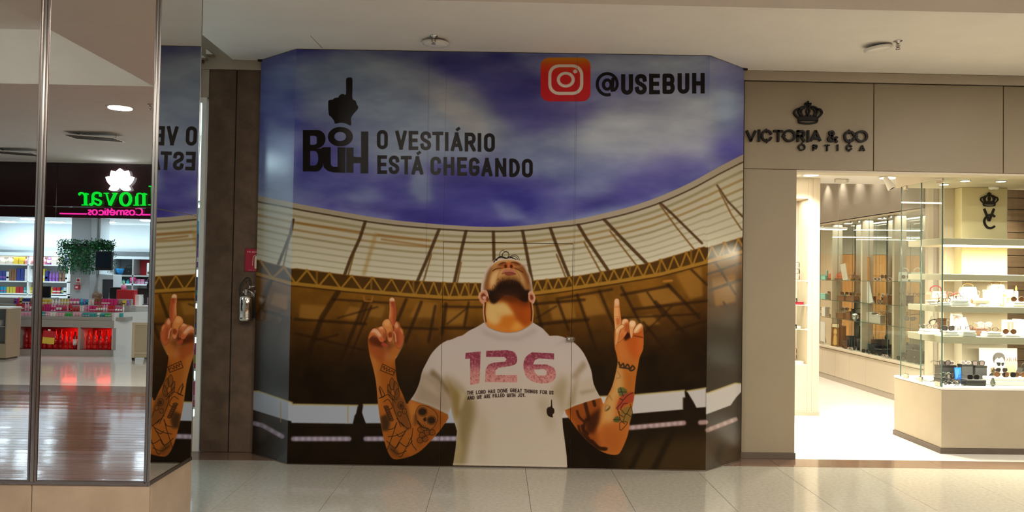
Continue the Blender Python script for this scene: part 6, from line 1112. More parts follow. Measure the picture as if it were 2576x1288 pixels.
m.obj('beads', M['black'], nk_)
# --- second level
pink = mat('blush_leather', (.70, .42, .30), .45); bag('blush handbag with dark red chain on the second shelf', (px2(2354, 8.02), 8.02, L2), .19, .08, .135, pink, .15, M['red'])
gbox('white_pouch', 'white rounded pouch before the blush handbag', 'pouch', at_(2343, 7.76, L2), .10, .06, .05, M['paper'], .2, None, pale, bev=.018)
ts = thing('black_tassel', 'black tassel charm hanging before the blush handbag', 'charm', at_(2362, 7.72, L2)); MB().lathe([(.012, 0), (.016, .03), (.006, .05), (.004, .06)], n=10).obj('tassel', M['black'], ts); MB().tube([(-.012, 0, .11), (-.006, 0, .085), (0, 0, .055)], .003, 5).obj('cord', M['black'], ts); MB().ball((-.012, 0, .115), .009, 8).obj('bead', M['polished'], ts)
for px, Y, w, h, lab in [(2374, 7.68, .09, .035, 'grey white riser at the glass corner of the second shelf'), (2410, 7.70, .17, .06, 'wide white riser on the second shelf'), (2470, 7.72, .10, .02, 'thin white riser under the white clutch'), (2558, 7.72, .14, .05, 'white riser under brown sunglasses at the right of the second shelf'), (2430, 7.95, .22, .10, 'tall white plinth at the back of the second shelf')]: tr_(px, Y, w, h, lab, L2)
for px, Y, k, lab, dz in [(2398, 7.86, 'red', 'red cat-eye glasses on the second shelf', .085), (2376, 7.66, 'tort', 'brown glasses at the glass corner of the second shelf', .036), (2402, 7.68, 'tort', 'brown glasses on the wide white riser', .061), (2420, 7.70, 'clear', 'black glasses at the right end of the wide white riser', .061), (2560, 7.70, 'sunbrown', 'brown sunglasses beside the fashion photo card', .051), (2450, 7.88, 'steel', 'thin metal glasses on the tall white plinth', .101)]: eyewear(at_(px, Y, L2+dz), k, lab, R.uniform(-.15, .15), 0, 1.0)
gbox('glasses_block', 'small pale block lifting the red glasses', 'display block', at_(2398, 7.90, L2), .09, .06, .084, pale, 0, None, pale)
bag('white handbag with fine chain on the tall white plinth', at_(2434, 7.95, L2+.10), .16, .06, .085, M['paper'], 0, MAT_F['gold'])
cl = thing('clutch', 'rolled white clutch with brown end on the second shelf', 'clutch', at_(2466, 7.72, L2+.02)); MB().lathe([(.001, -.085), (.026, -.085), (.030, -.07), (.030, .07), (.026, .085), (.001, .085)], (0, 0, .03), 14, 'x').obj('body', pale, cl); MB().lathe([(.001, -.089), (.022, -.088), (.027, -.082), (.001, -.082)], (0, 0, .03), 14, 'x').obj('end_cap', leather, cl)
fp = Paint(0, 0, 100, 130, 2, (206, 186, 170)); fp.poly(cr([(30, 20), (60, 8), (84, 26), (80, 60), (50, 66), (34, 50)], True), (236, 206, 160), 1, 2); fp.poly(cr([(8, 40), (36, 34), (50, 56), (30, 66), (10, 58)], True), (116, 84, 66), 1, 1); fp.poly([(0, 70), (40, 60), (100, 74), (100, 130), (0, 130)], (126, 84, 60), 1, 2); fp.poly([(28, 60), (52, 58), (44, 130), (30, 130)], (224, 190, 150), 1, 2); fp.poly([(64, 72), (80, 74), (76, 130), (60, 130)], (214, 176, 140), 1, 2)
printcard('fashion_card', 'small fashion photo card beside brown sunglasses on the second shelf', 'photo', at_(2532, 7.92, L2), .15, .165, fp, .05, -.05)
gbox('white_carton', 'tall white carton left of the fashion photo card', 'box', at_(2497, 7.95, L2), .16, .08, .16, M['paper'], 0, None, M['paper'])
bag('white quilted handbag standing on the white carton', at_(2505, 7.97, L2+.16), .15, .06, .055, M['paper'], 0, MAT_F['gold'])
cd = thing('candle', 'tall white candle with a small flame-shaped bulb at the right of the second shelf', 'candle', at_(2556, 7.9, L2)); MB().lathe([(.018, 0), (.017, .15), (.012, .155)], n=12).obj('candle_body', M['paper'], cd); MB().lathe([(.004, .155), (.011, .17), (.007, .19), (.001, .21)], n=10).obj('bulb', mat('amber_bulb', (.7, .35, .08), .2), cd)
# ================================================================ people (mostly hidden behind counters)
def skinned(name, verts, edges, radii, root, m, parent, lvl=1):
    me = bpy.data.meshes.new(name); me.from_pydata(verts, edges, []); o = bpy.data.objects.new(name, me); COL.objects.link(o)
    sk = o.modifiers.new('s', 'SKIN'); sk.use_smooth_shade = True
    for v, r in zip(me.skin_vertices[0].data, radii): v.radius = (r, r) if not isinstance(r, tuple) else r
    me.skin_vertices[0].data[root].use_root = True
    sb = o.modifiers.new('b', 'SUBSURF'); sb.levels = lvl; sb.render_levels = lvl
    dg = bpy.context.evaluated_depsgraph_get(); me2 = bpy.data.meshes.new_from_object(o.evaluated_get(dg)); me2.name = name
    bpy.data.objects.remove(o); me2.materials.clear(); me2.materials.append(m)
    for p in me2.polygons: p.use_smooth = True
    return link(name, me2, None, parent)
def seated_person(label, loc, rz, skin, shirt, hairm, hair, trousers, head_turn=0):
    t = thing('person', label, 'person', loc, rz)
    # faces -Y ; seat 0.46 m
    V = [(0, .02, .50), (0, .03, .66), (0, .02, .84), (0, .01, .98), (0, .0, 1.04), (0, -.02, 1.12), (0, -.035, 1.20), (0, -.03, 1.27)]
    Rr = [.13, .115, .13, .115, .05, .055, (.082, .10), .06]
    E = [(i, i+1) for i in range(7)]
    for s in (-1, 1):
        b = len(V); V += [(s*.17, .01, .96), (s*.215, -.02, .76), (s*.17, -.22, .74), (s*.11, -.32, .76), (s*.09, .0, .48), (s*.12, -.40, .50), (s*.12, -.42, .26), (s*.12, -.42, .06), (s*.12, -.55, .03)]
        Rr += [.055, .045, .035, .026, .085, .065, .055, .038, .03]; E += [(3, b), (b, b+1), (b+1, b+2), (b+2, b+3), (0, b+4), (b+4, b+5), (b+5, b+6), (b+6, b+7), (b+7, b+8)]
    skinned('body', V, E, Rr, 0, skin, t, 2)
    # face details on the head
    m = MB(); m.ball((0, -.135, 1.185), .014, 6, (1, 1.1, 1.4))
    for s in (-1, 1): m.ball((s*.082, -.03, 1.19), .02, 6, (.4, .8, 1.3))
    m.obj('nose_and_ears', skin, t)
    m = MB()
    for s in (-1, 1): m.ball((s*.032, -.118, 1.205), .012, 8, (1, .6, .8))
    m.obj('eyes', M['black'], t); MB().ball((0, -.122, 1.145), .02, 8, (1.1, .5, .3)).obj('mouth', mat('lip', (.4, .13, .11), .5), t)
    V2 = [(0, .02, .52), (0, .03, .66), (0, .02, .84), (0, .01, .975)]; R2 = [.15, .135, .15, .13]; E2 = [(0, 1), (1, 2), (2, 3)]
    for s in (-1, 1): b = len(V2); V2 += [(s*.17, .01, .965), (s*.205, -.01, .82)]; R2 += [.07, .062]; E2 += [(3, b), (b, b+1)]
    skinned('shirt', V2, E2, R2, 0, shirt, t, 1)
    V3 = [(0, .02, .50)]; R3 = [.15]; E3 = []
    for s in (-1, 1): b = len(V3); V3 += [(s*.09, .0, .48), (s*.12, -.40, .51), (s*.12, -.42, .28), (s*.12, -.42, .10)]; R3 += [.10, .08, .065, .055]; E3 += [(0, b), (b, b+1), (b+1, b+2), (b+2, b+3)]
    skinned('trousers', V3, E3, R3, 0, trousers, t, 1)
    m = MB(); m.ball((0, .005, 1.225), .108, 14, (.92, 1.02, .82)); m.ball((0, .05, 1.16), .085, 12, (1, .8, 1))
    if hair == 'long':
        for s in (-1, 0, 1): m.ball((s*.06, .07, 1.08), .06, 10, (1, .7, 2.0))
        m.ball((0, .075, .98), .07, 10, (1.2, .6, 1.4))
    elif hair == 'bun': m.ball((0, .10, 1.29), .05, 10)
    m.obj('hair', hairm, t); return t
skinA = mat('skin', (.55, .33, .24), .5); hairb = mat('brown_hair', (.06, .03, .018), .45, noise=.3, nscale=40); hairg = mat('light_brown_hair', (.16, .08, .04), .5, noise=.3, nscale=40); hairk = mat('black_hair', (.015, .011, .01), .4)
def stool(label, loc):
    t = thing('stool', label, 'stool', loc); MB().lathe([(.15, .28), (.16, .29), (.15, .318), (.001, .322)], n=20).obj('seat', M['black'], t)
    MB().tube([(0, 0, .05), (0, 0, .29)], .025, 8).obj('column', M['chrome'], t)
    m = MB()
    for i in range(5): a = i*1.2566; m.tube([(0, 0, .06), (.22*math.cos(a), .22*math.sin(a), .03)], .014, 6); m.ball((.23*math.cos(a), .23*math.sin(a), .02), .02, 6)
    m.obj('star_base', M['chrome'], t); return t
seated_person('seated customer with long brown hair reflected in the optician cabinets', (4.85, 13.3, 0), -1.4, skinA, mat('grey_shirt', (.2, .2, .21), .8), hairb, 'long', mat('dark_trousers', (.03, .03, .04), .8)); stool('black swivel stool under the customer in the optician', (4.85, 13.3, 0))
# eye-test desk in front of that customer
dk = thing('desk', 'cream consultation desk inside the optician', 'desk', (4.0, 13.3, 0)); MB().box(-.35, .35, -.6, .6, .71, .75, .004).obj('desktop', M['cream'], dk)
for s in (-1, 1): MB().box(-.33, .33, s*.55-.02, s*.55+.02, 0, .71, .003).obj('side_panel', M['cream'], dk)

# ================================================================ bright shop behind the column (seen as a sliver)
ls = structure('wall_left')
wbox('wall_panel', -9.1, -9.0, 7.26, 10.6, 0, 3.4, 'white', ls); wbox('wall_panel', -9, -2.2, 10.5, 10.6, 0, 3.4, 'white', ls); wbox('wall_panel', -2.28, -2.2, 7.45, 10.5, 0, 3.4, 'white', ls); wbox('ceiling_panel', -9, -2.2, 7.4, 10.6, 3.4, 3.46, 'white', ls, 0)
win = structure('window_1')
wbox('frame', -2.715, -2.672, 7.25, 7.32, 0, 3.21, mat('white_lit_frame', (.80, .84, .84), .3), win, .003); wbox('frame', -2.715, -2.657, 7.25, 7.34, 3.21, 3.467, 'facade_hi', win, .002); wbox('frame', -9, -2.715, 7.25, 7.32, 3.16, 3.21, 'white', win, .003); wbox('frame', -3.9, -3.86, 7.25, 7.32, .30, 3.16, 'white', win, .003)
wbox('sill', -3.9, -2.715, 7.25, 7.36, 0, .30, 'white', win, .003); wbox('glass_pane', -3.86, -2.716, 7.28, 7.288, .30, 3.16, 'glass', win, 0); wbox('lintel', -9, -2.657, 7.26, 7.40, 3.21, 3.467, 'facade_hi', win, 0)
for k, (x, y) in enumerate([(-3.2, 8.0), (-4.8, 8.2), (-3.2, 9.5), (-4.8, 9.5), (-7.6, 8.3)]):
    t = thing('square_light', 'square cool light in the bright shop ceiling, '+ORD[k]+' counted from the window', 'lamp', (x, y, 3.4), 0, 'cool lights of the bright shop'); MB().box(-.2, .2, -.2, .2, -.02, 0, .003).obj('rim', M['white'], t); MB().box(-.18, .18, -.18, .18, -.024, -.02).obj('diffuser', emis('cool_lamp', (.78, .92, 1), 14), t); area('cool_light', (0, 0, -.04), .34, 62, COOL, parent=t)
PC = [mat('pack_%d' % i, c, .4) for i, c in enumerate([(.02, .35, .60), (.65, .03, .20), (.80, .25, .45), (.06, .45, .10), (.75, .60, .08), (.75, .74, .72), (.30, .10, .45), (.04, .06, .25), (.85, .40, .55), (.05, .40, .42), (.55, .03, .04), (.25, .12, .06)])]
rk = thing('product_rack', 'white shelf rack of packs in the bright shop window', 'rack', (-3.4, 7.75, 0))
for x in (-.9, .62): MB().box(x-.012, x+.012, -.14, .14, 0, 2.5, .002).obj('side_panel', M['white'], rk)
zz_ = [.34, .70, 1.02, 1.34, 1.66, 1.98, 2.3]
for z in zz_: MB().box(-.89, .61, -.14, .14, z-.02, z, .002).obj('shelf', M['white'], rk)
PCN = dict(zip(['pack_%d' % i for i in range(12)], 'blue crimson pink green yellow white purple navy rose teal red brown'.split())); PCN.update(red_bottle='bright red', dark_red_bottle='dark red', white_card='white', black_plastic='black')
def packs(x0, x1, y, z, hs, grp, lab, seed, ws=(.05, .11), d=.07, maxh=.26, rz=0, bottles=.4, mats=None, name='pack'):
    rg = random.Random(seed); cnt = {}; x = x0; mats = mats or PC; col = rg.choice(mats); run = 0
    while x < x1-.03:
        w = rg.uniform(*ws); w = min(w, x1-x); h = min(maxh, hs*rg.uniform(.7, 1.05))
        if run <= 0: col = rg.choice(mats); run = rg.randint(1, 3); hh = h; ww = w; bt = rg.random() < bottles
        run -= 1; key = (round(ww, 3), round(hh, 3), bt, d, col.name)
        if key not in PKM:
            m = MB()
            if bt: m.lathe([(ww*.42, 0), (ww*.44, hh*.05), (ww*.44, hh*.68), (ww*.2, hh*.78), (ww*.2, hh), (.001, hh)], n=8)
            else: m.box(-ww*.46, ww*.46, -d/2, d/2, 0, hh, .002)
            c = MB()
            if bt: c.lathe([(ww*.45, hh*.2), (ww*.45, hh*.55)], n=8)
            else: c.box(-ww*.465, ww*.465, -d/2-.001, d/2, hh*.25, hh*.45)
            a, b = m.mesh('body'), c.mesh('band'); a.materials.append(col); b.materials.append(rg.choice((M['paper'], col, rg.choice(mats)))); PKM[key] = (a, b)
        a, b = PKM[key]; o = link('bottle' if bt else name, a); o.location = (x+ww/2, y, z); o.rotation_euler = (0, 0, rz); nm_ = PCN[col.name]+(' bottle' if bt else ' pack'); cnt[nm_] = cnt.get(nm_, 0)+1; k_ = cnt[nm_]; tag(o, '%s %s from the left on %s' % (ORD[k_-1] if k_ <= 20 else 'twenty-'+ORD[k_-21], nm_, lab), 'bottle' if bt else 'box', grp); link('band', b, None, o)
        x += ww+.006
PKM = {}
for i, z in enumerate(zz_[:-1]): packs(-3.40, -2.80, 7.70, z, .26, 'packs on the white rack of the bright shop', 'the '+('lowest', 'second', 'third', 'fourth', 'fifth', 'topmost')[i]+' shelf of the white window rack', 40+i, (.07, .13), .1, .27)
for i, (px, py, c) in enumerate([(500, 573, 0), (499, 606, 7)]):
    p = atY(px, py, 7.45); t = thing('round_sticker', ('turquoise' if i == 0 else 'dark blue')+' round tag hanging in the bright shop window', 'tag', (p.x-.05, 7.45, p.z)); MB().lathe([(.001, -.004), (.08, -.004), (.08, .004), (.001, .004)], (0, 0, 0), 20, 'y').obj('disc', PC[c], t); MB().tube([(0, 0, .08), (0, 0, 3.4-p.z)], .002, 4).obj('cord', M['paper'], t)

# ================================================================ cosmetics shop across the hall (seen in the front mirror)
YF = -5.95
cw = structure('wall_back')
maroon = mat('dark_maroon_gloss', (.030, .012, .014), .12, spec=.5); wallb = mat('cool_white_wall', (.74, .78, .80), .6); greyc = mat('grey_column_paint', (.42, .42, .42), .6)
zF0, zF1 = mz(548, YF), mz(410, YF)
wbox('fascia_panel', -7.98, -2.6, YF-.14, YF, zF0, zF1, maroon, cw, .004); wbox('fascia_panel', -14.4, -7.985, YF-.14, YF, zF0, zF1, maroon, cw, .004); wbox('top_strip', -14.4, -2.6, YF-.16, YF-.01, zF1+.002, HZ, 'plaster', cw, .002)
wbox('wall_panel', -14.4, -14.2, -12.6, YF-.02, 0, 3.5, wallb, cw, 0); wbox('wall_panel', -2.7, -2.6, -12.6, YF-.02, 0, 3.5, wallb, cw, 0); wbox('wall_panel', -14.4, -2.6, -12.6, -12.5, 0, 3.5, wallb, cw, 0); wbox('wall_panel', -14.2, -2.7, -11.72, -11.66, 2.05, 3.3, wallb, cw, 0)
wbox('ceiling_panel', -14.4, -2.6, -12.6, YF-.14, 2.72, 2.78, 'white', cw, 0); wbox('wall_panel', -2.6, 8, YF-.3, YF, 0, HZ, 'facade', cw, 0); wbox('wall_panel', 7.9, 8, YF, 3, 0, HZ, 'facade', cw, 0)
CZ = 2.72
def lampxy(px, py): v = atZ(px, py, CZ-.01); return v.x, 2*MIRY-v.y
for k, (x, y) in enumerate([lampxy(21, 557), lampxy(72, 550), lampxy(110, 565), lampxy(144, 558), lampxy(272, 558), lampxy(372, 554), (-9.0, -7.2), (-6.4, -7.2), (-11.5, -9.3)]):
    t = thing('cool_downlight', 'round cool downlight in the cosmetics shop ceiling, '+ORD[k]+' counted from the front left', 'lamp', (x, y, CZ), 0, 'round lights of the cosmetics shop'); MB().lathe([(.19, 0), (.19, -.01), (.17, -.012)], n=22).obj('rim', M['white'], t); MB().lathe([(.169, -.0135), (.001, -.0138)], n=22).obj('diffuser', emis('cool_lamp', (.78, .92, 1), 14), t); area('cool_light', (0, 0, -.03), .28, 17, COOL, disk=True, parent=t)
area('cove_fill', (-8.0, -11.4, 2.1), 9.5, 34, COOL, (math.radians(180), 0, 0), size_y=.1)
# --- lit sign
green = mat('green_neon', (.0, .12, .01), .4, emit=(.0, .80, .03), estr=1.05); pinkn = mat('pink_neon', (.15, .0, .05), .4, emit=(1, .03, .40), estr=1.15); whiten = emis('white_neon', (.95, .97, 1), 5)
cs = thing('cosmetics_sign', 'lit sign reading Inovar Cosméticos with white lotus on the dark fascia', 'sign', (-6.7, YF, 3.0))
YS = YF+.05
def S8(cx, cy): p = mr(140+cx/8.05, 400+cy/8.05, YF); return (p.x-cs.location.x, p.z-cs.location.z)
def prism8(pts, mt, name, y0=.03, y1=.06): return MB().prism([S8(*q) for q in pts], y0, y1).obj(name, mt, cs)
def petal(cx, cy, ln, wd, ang):
    c, s = math.cos(ang), math.sin(ang); out = []
    for t in [i/7 for i in range(8)]: out.append((t, math.sin(t*math.pi)**.75*(1-.25*t)))
    pts = [(t*ln, w*wd) for t, w in out]+[(t*ln, -w*wd) for t, w in out[::-1][1:-1]]
    return [(cx+a*c-b*s, cy+a*s+b*c) for a, b in pts]
for i, (a, ln, w) in enumerate([(-90, 345, 150), (-120, 345, 125), (-60, 345, 125), (-150, 330, 105), (-30, 330, 105), (158, 235, 80), (22, 235, 80), (-100, 300, 140), (-80, 300, 140)]): prism8(petal(1330, 540, ln, w, math.radians(a)), whiten, 'petal', .03+.002*i, .062+.002*i)
W_ = {}
def neon(name, strokes, mt, serifs=(), wd=40):
    m = MB(); k = abs(S8(100, 0)[0]-S8(0, 0)[0])/100
    for q in strokes:
        w = wd
        if isinstance(q, tuple): q, w = q
        ws = [x*k for x in w] if isinstance(w, list) else w*k
        m.strip([S8(*p) for p in q], ws, .03, .058)
    return m.obj(name, mt, cs)
# the photograph shows these mirrored: coordinates are read off the mirror, so the letters read true from the hall
neon('letter', [([(1985, 560), (1985, 930)], 60), ([(1910, 558), (2060, 558)], 20), ([(1900, 932), (2070, 932)], 20)], green)
neon('letter', [([(1808, 700), (1808, 935)], 58), ([(1740, 938), (1850, 938)], 20), ([(1808, 700), (1868, 722)], 26), (cr([(1800, 745), (1770, 715), (1720, 700), (1680, 720), (1668, 780)]), [24, 26, 30]*5+[34]*6), ([(1665, 760), (1665, 935)], 56), ([(1600, 940), (1710, 940)], 20)], green)
o_ = [(1440+100*math.cos(t), 820+128*math.sin(t)) for t in [i*math.pi/12 for i in range(24)]]
neon('letter', [(o_+[o_[0]], [38+22*abs(math.cos(i*math.pi/12)) for i in range(25)])], green)
neon('letter', [([(1235, 700), (1120, 945)], 58), ([(1050, 705), (1118, 940)], 26), ([(1170, 698), (1280, 698)], 20), ([(1000, 698), (1098, 698)], 20)], green)
neon('letter', [(cr([(925, 770), (930, 715), (880, 690), (810, 700), (778, 760), (778, 880), (750, 930), (712, 918)]), 44), (cr([(790, 795), (870, 830), (935, 860), (930, 915), (880, 935), (820, 905), (785, 880)]), 38)], green)
neon('letter', [([(630, 700), (630, 930)], 56), ([(555, 935), (680, 935)], 20), ([(630, 700), (688, 720)], 26), (cr([(620, 750), (590, 705), (540, 690), (505, 715), (520, 735)]), 34)], green)
for nm, q in [('C', [cr([(1640, 1010), (1700, 1000), (1765, 1030), (1770, 1100), (1720, 1140), (1645, 1125)])]), ('o', [[(1570+50*math.cos(t), 1090+50*math.sin(t)) for t in [i*math.pi/9 for i in range(19)]]]), ('s', [cr([(1432, 1048), (1470, 1040), (1490, 1062), (1462, 1088), (1436, 1112), (1462, 1136), (1496, 1128)])]), ('m', [[(1405, 1045), (1405, 1140)], cr([(1405, 1075), (1385, 1048), (1355, 1052), (1345, 1080), (1345, 1140)]), cr([(1345, 1075), (1325, 1048), (1285, 1052), (1268, 1080), (1265, 1140)])]), ('e', [cr([(1130, 1120), (1180, 1138), (1222, 1100), (1205, 1050), (1150, 1048), (1125, 1088), (1220, 1088)]), [(1170, 1030), (1150, 1008)]]), ('t', [[(1080, 1010), (1080, 1125), (1060, 1138)], [(1060, 1048), (1105, 1048)]]), ('i', [[(1028, 1045), (1028, 1140)], [(1028, 1008), (1028, 1022)]]), ('c', [cr([(905, 1058), (950, 1042), (990, 1080), (970, 1130), (900, 1130)])]), ('o', [[(815+48*math.cos(t), 1082+50*math.sin(t)) for t in [i*math.pi/9 for i in range(19)]]]), ('s', [cr([(685, 1042), (720, 1036), (738, 1056), (712, 1082), (690, 1106), (712, 1130), (738, 1124)])])]:
    neon('letter', q, pinkn, wd=22)
for a, b in (((112, 1108), (648, 1116)), ((1775, 1132), (2360, 1136))): neon('underline', [[a, b]], pinkn, wd=28)
# --- service counter
YCn = -6.40
def mb_(par, name, px0, px1, py0, py1, y0, y1, m, bev=.004, ref=None):
    ref = y1 if ref is None else ref; a = mr(px0, py1, ref); b = mr(px1, py0, ref); return bx(name, min(a.x, b.x), max(a.x, b.x), min(y0, y1), max(y0, y1), a.z, b.z, m if not isinstance(m, str) else M[m], par, bev)
grey2 = mat('grey_counter', (.36, .35, .33), .45); deepred = mat('deep_red_lining', (.22, .008, .012), .4); wht = mat('counter_white', (.70, .74, .76), .4)
ct = thing('sales_counter', 'grey stepped sales counter with red lit compartments in the cosmetics shop', 'counter', (-8.2, -6.9, 0))
zc = lambda py: mz(py, YCn)
xr = mx(291, YCn); xl = -11.4
bx('base', xl, xr, -6.9, YCn, 0, zc(880), grey2, ct, .004); bx('top_band', xl, xr, -6.9, YCn, zc(824), zc(806), grey2, ct, .004)
xs_ = [xl, mx(-25, YCn), mx(47, YCn), mx(203, YCn), xr]
for x in xs_: bx('divider', x-.022, x+.022, -6.88, YCn, zc(880), zc(824), grey2, ct, .003)
bx('back_lining', xl, xr, -6.90, -6.86, zc(880), zc(824), deepred, ct, 0); bx('floor_lining', xl, xr, -6.86, YCn-.01, zc(880), zc(880)+.008, deepred, ct, 0); bx('top_lining', xl, xr, -6.86, YCn-.01, zc(824)-.008, zc(824), deepred, ct, 0)
steps = [(806, 780, YCn-.10, YCn-.24), (786, 760, YCn-.24, YCn-.42)]
bx('step', xl, mx(318, YCn), YCn-.60, YCn-.02, zc(806), zc(797), grey2, ct, .003); bx('step', xl, mx(318, YCn-.2), YCn-.60, YCn-.20, zc(797), zc(786), grey2, ct, .003); bx('step', xl, mx(330, YCn-.4), YCn-.60, YCn-.38, zc(786), zc(770), grey2, ct, .003); bx('upstand', xl, mx(330, YCn-.5), YCn-.62, YCn-.55, zc(797), zc(754), grey2, ct, .004)
e = MB(); a = (xr, YCn); b = (xr+.40, YCn-.62); e.prism([(a[0]-ct.location.x, a[1]-ct.location.y), (b[0]-ct.location.x, b[1]-ct.location.y), (b[0]-.04-ct.location.x, b[1]-ct.location.y), (a[0]-.05-ct.location.x, a[1]-.02-ct.location.y)], 0, zc(786), 'z'); e.obj('end_panel', wht, ct)
area('red_light', (mx(165, YCn), -6.66, zc(827)), .3, 5, (1, .05, .03), size_y=.1); area('red_light', (mx(255, YCn), -6.66, zc(827)), .3, 4, (1, .05, .03), size_y=.1); area('red_light', (mx(25, YCn), -6.62, zc(827)), .3, 3, (1, .05, .03), size_y=.1)
redb = [mat('red_bottle', (.60, .02, .02), .2), mat('dark_red_bottle', (.35, .01, .015), .2)]
packs(xs_[2]+.05, xs_[3]-.04, -6.55, zc(880)+.010, .42, 'red bottles in the counter compartments', 'the middle red compartment', 71, (.075, .10), .08, zc(824)-zc(880)-.06, 0, 1.0, redb); packs(xs_[3]+.06, xs_[4]-.05, -6.55, zc(880)+.010, .42, 'red bottles in the counter compartments', 'the red compartment beside the end panel', 72, (.085, .11), .08, zc(824)-zc(880)-.07, 0, 1.0, redb); packs(xs_[1]+.05, xs_[2]-.05, -6.55, zc(880)+.010, .42, 'red bottles in the counter compartments', 'the red compartment beside the kiosk', 73, (.075, .10), .08, zc(824)-zc(880)-.06, 0, 1.0, redb)
th_ = thing('price_tag', 'red and yellow price tag hanging before the counter compartment', 'tag', (mx(127, YCn), YCn+.012, zc(866)), 0, None, 0, .08); MB().box(-.11, .11, 0, .004, 0, .12, .001).obj('lower_half', PC[4], th_); MB().box(-.11, .11, 0, .004, .121, .24, .001).obj('upper_half', PC[10], th_); MB().box(-.02, .02, .0, .02, .24, .27, .003).obj('clip', M['paper'], th_)
pinks = [PC[1], PC[2], PC[8], PC[5], PC[10]]; mixed = [PC[4], PC[7], PC[6], PC[1], PC[5], PC[0], PC[11]]
packs(mx(20, YCn), mx(315, YCn-.1), YCn-.10, zc(797)+.001, .075, 'small cartons on the lowest counter step', 'the lowest step of the sales counter', 74, (.035, .06), .05, .08, 0, .1, [PC[5], PC[8], M['paper'], PC[9], PC[3]]); packs(mx(22, YCn), mx(316, YCn-.28), YCn-.28, zc(786)+.001, .15, 'pink tubes on the middle counter step', 'the middle step of the sales counter', 75, (.03, .05), .045, .16, 0, .6, pinks); packs(mx(2, YCn), mx(328, YCn-.45), YCn-.45, zc(770)+.001, .13, 'coloured packs on the top counter step', 'the top step of the sales counter', 76, (.035, .07), .05, .14, 0, .3, mixed)
# --- column with hanging plant and screen
YP = -8.3
col_ = structure('wall_pillar'); xa, xb, xc2 = mx(177, YP), mx(226, YP), mx(250, YP)
bx('pillar_shaft', xa, xb, YP-.7, YP, 0, 2.72, greyc, col_, .006); bx('pillar_panel', xb+.002, mx(285, YP-.35), YP-.75, YP-.35, 0, mz(690, YP-.35), wallb, col_, .004); bx('pillar_panel', xb+.002, mx(250, YP-.3), YP-.7, YP-.3, mz(690, YP-.35)+.004, 2.72, wallb, col_, .004)
pl = thing('hanging_plant', 'dense artificial ivy cascading from a box around the grey pillar', 'plant', (mx(228, YP), YP+.15, mz(645, YP)))
leafm = [mat('leaf_%d' % i, c, .5) for i, c in enumerate([(.015, .11, .03), (.03, .22, .06), (.02, .15, .05), (.10, .12, .12)])]
px0, px1 = mx(162, YP)-pl.location.x, mx(296, YP)-pl.location.x; ztp = mz(604, YP)-pl.location.z; zbt = mz(690, YP)-pl.location.z
MB().box(px0+.06, px1-.06, -.1, .06, ztp-.2, ztp-.08, .01).obj('planter_box', M['dark'], pl)
lfs = MB(); lfs.add([(0, 0, 0), (.028, -.012, .02), (.055, 0, 0), (.028, .012, -.022)], [(0, 1, 2), (0, 2, 3)]); lme_ = []
for k in range(4):
    me = bpy.data.meshes.new('leaf'); me.from_pydata([(0, 0, 0), (.03, -.012, .026), (.07, .004, 0), (.03, .0, -.028)], [], [(0, 1, 2), (0, 2, 3)]); me.materials.append(leafm[k]); lme_.append(me)
rg = random.Random(5)
for i in range(300):
    x = rg.uniform(px0, px1); u = (x-px0)/(px1-px0); lo = zbt+(.16 if u > .66 else rg.uniform(-.02, .12)); z = rg.uniform(lo, ztp+rg.uniform(-.05, .03)); k = 3 if (.36 < u < .55 and z > ztp-.3 and rg.random() < .7) else rg.choice((0, 0, 1, 2) if u < .6 else (1, 1, 2))
    if u > .64 and z < ztp-.2 and .68 < u < .92: continue
    o = link('leaf', lme_[k], None, pl); o.location = (x, rg.uniform(.0, .16), z); o.rotation_euler = (rg.uniform(-1, 1), rg.uniform(-1.5, 1.5), rg.uniform(-3, 3)); s = rg.uniform(.55, .95); o.scale = (s, s, s)
vn = MB()
for i in range(3200):
    x = rg.uniform(px0, px1); u = (x-px0)/(px1-px0)
    if .66 < u < .93: z = rg.uniform(ztp-.28, ztp)
    else: z = rg.uniform(zbt+.02+.10*rg.random(), ztp)
    c = Vector((x, rg.uniform(-.06, .16), z)); a = Vector((rg.gauss(0, 1), rg.gauss(0, 1), rg.gauss(0, 1))).normalized()*rg.uniform(.03, .05); b = a.orthogonal().normalized()*.014
    vn.add([c, c+a*.5+b, c+a, c+a*.5-b], [(0, 1, 2, 3)])
o = vn.obj('inner_foliage', leafm[0], pl); o['kind'] = 'stuff'
m = MB()
for i in range(26): x = rg.uniform(px0, px1*.6); m.tube([(x, .05, ztp-.1), (x+rg.uniform(-.03, .03), .1, (ztp+zbt)/2), (x+rg.uniform(-.05, .05), .08, zbt)], .004, 4)
m.obj('vines', leafm[2], pl)
p0 = mr(247, 680, YP+.3); p1 = mr(290, 633, YP+.3); tvl = thing('television', 'dark wall screen hanging under the ivy beside the pillar', 'screen', ((p0.x+p1.x)/2, YP+.40, p0.z)); w = (p1.x-p0.x)/2; MB().box(-w, w, -.03, .03, 0, p1.z-p0.z, .008).obj('casing', M['black'], tvl); MB().box(-w+.02, w-.02, .03, .032, .06, p1.z-p0.z-.02).obj('panel', mat('dark_screen', (.01, .016, .022), .06, spec=.8), tvl); MB().box(-.03, .03, -.10, -.03, (p1.z-p0.z)*.3, (p1.z-p0.z)*.6).obj('bracket', M['black'], tvl)
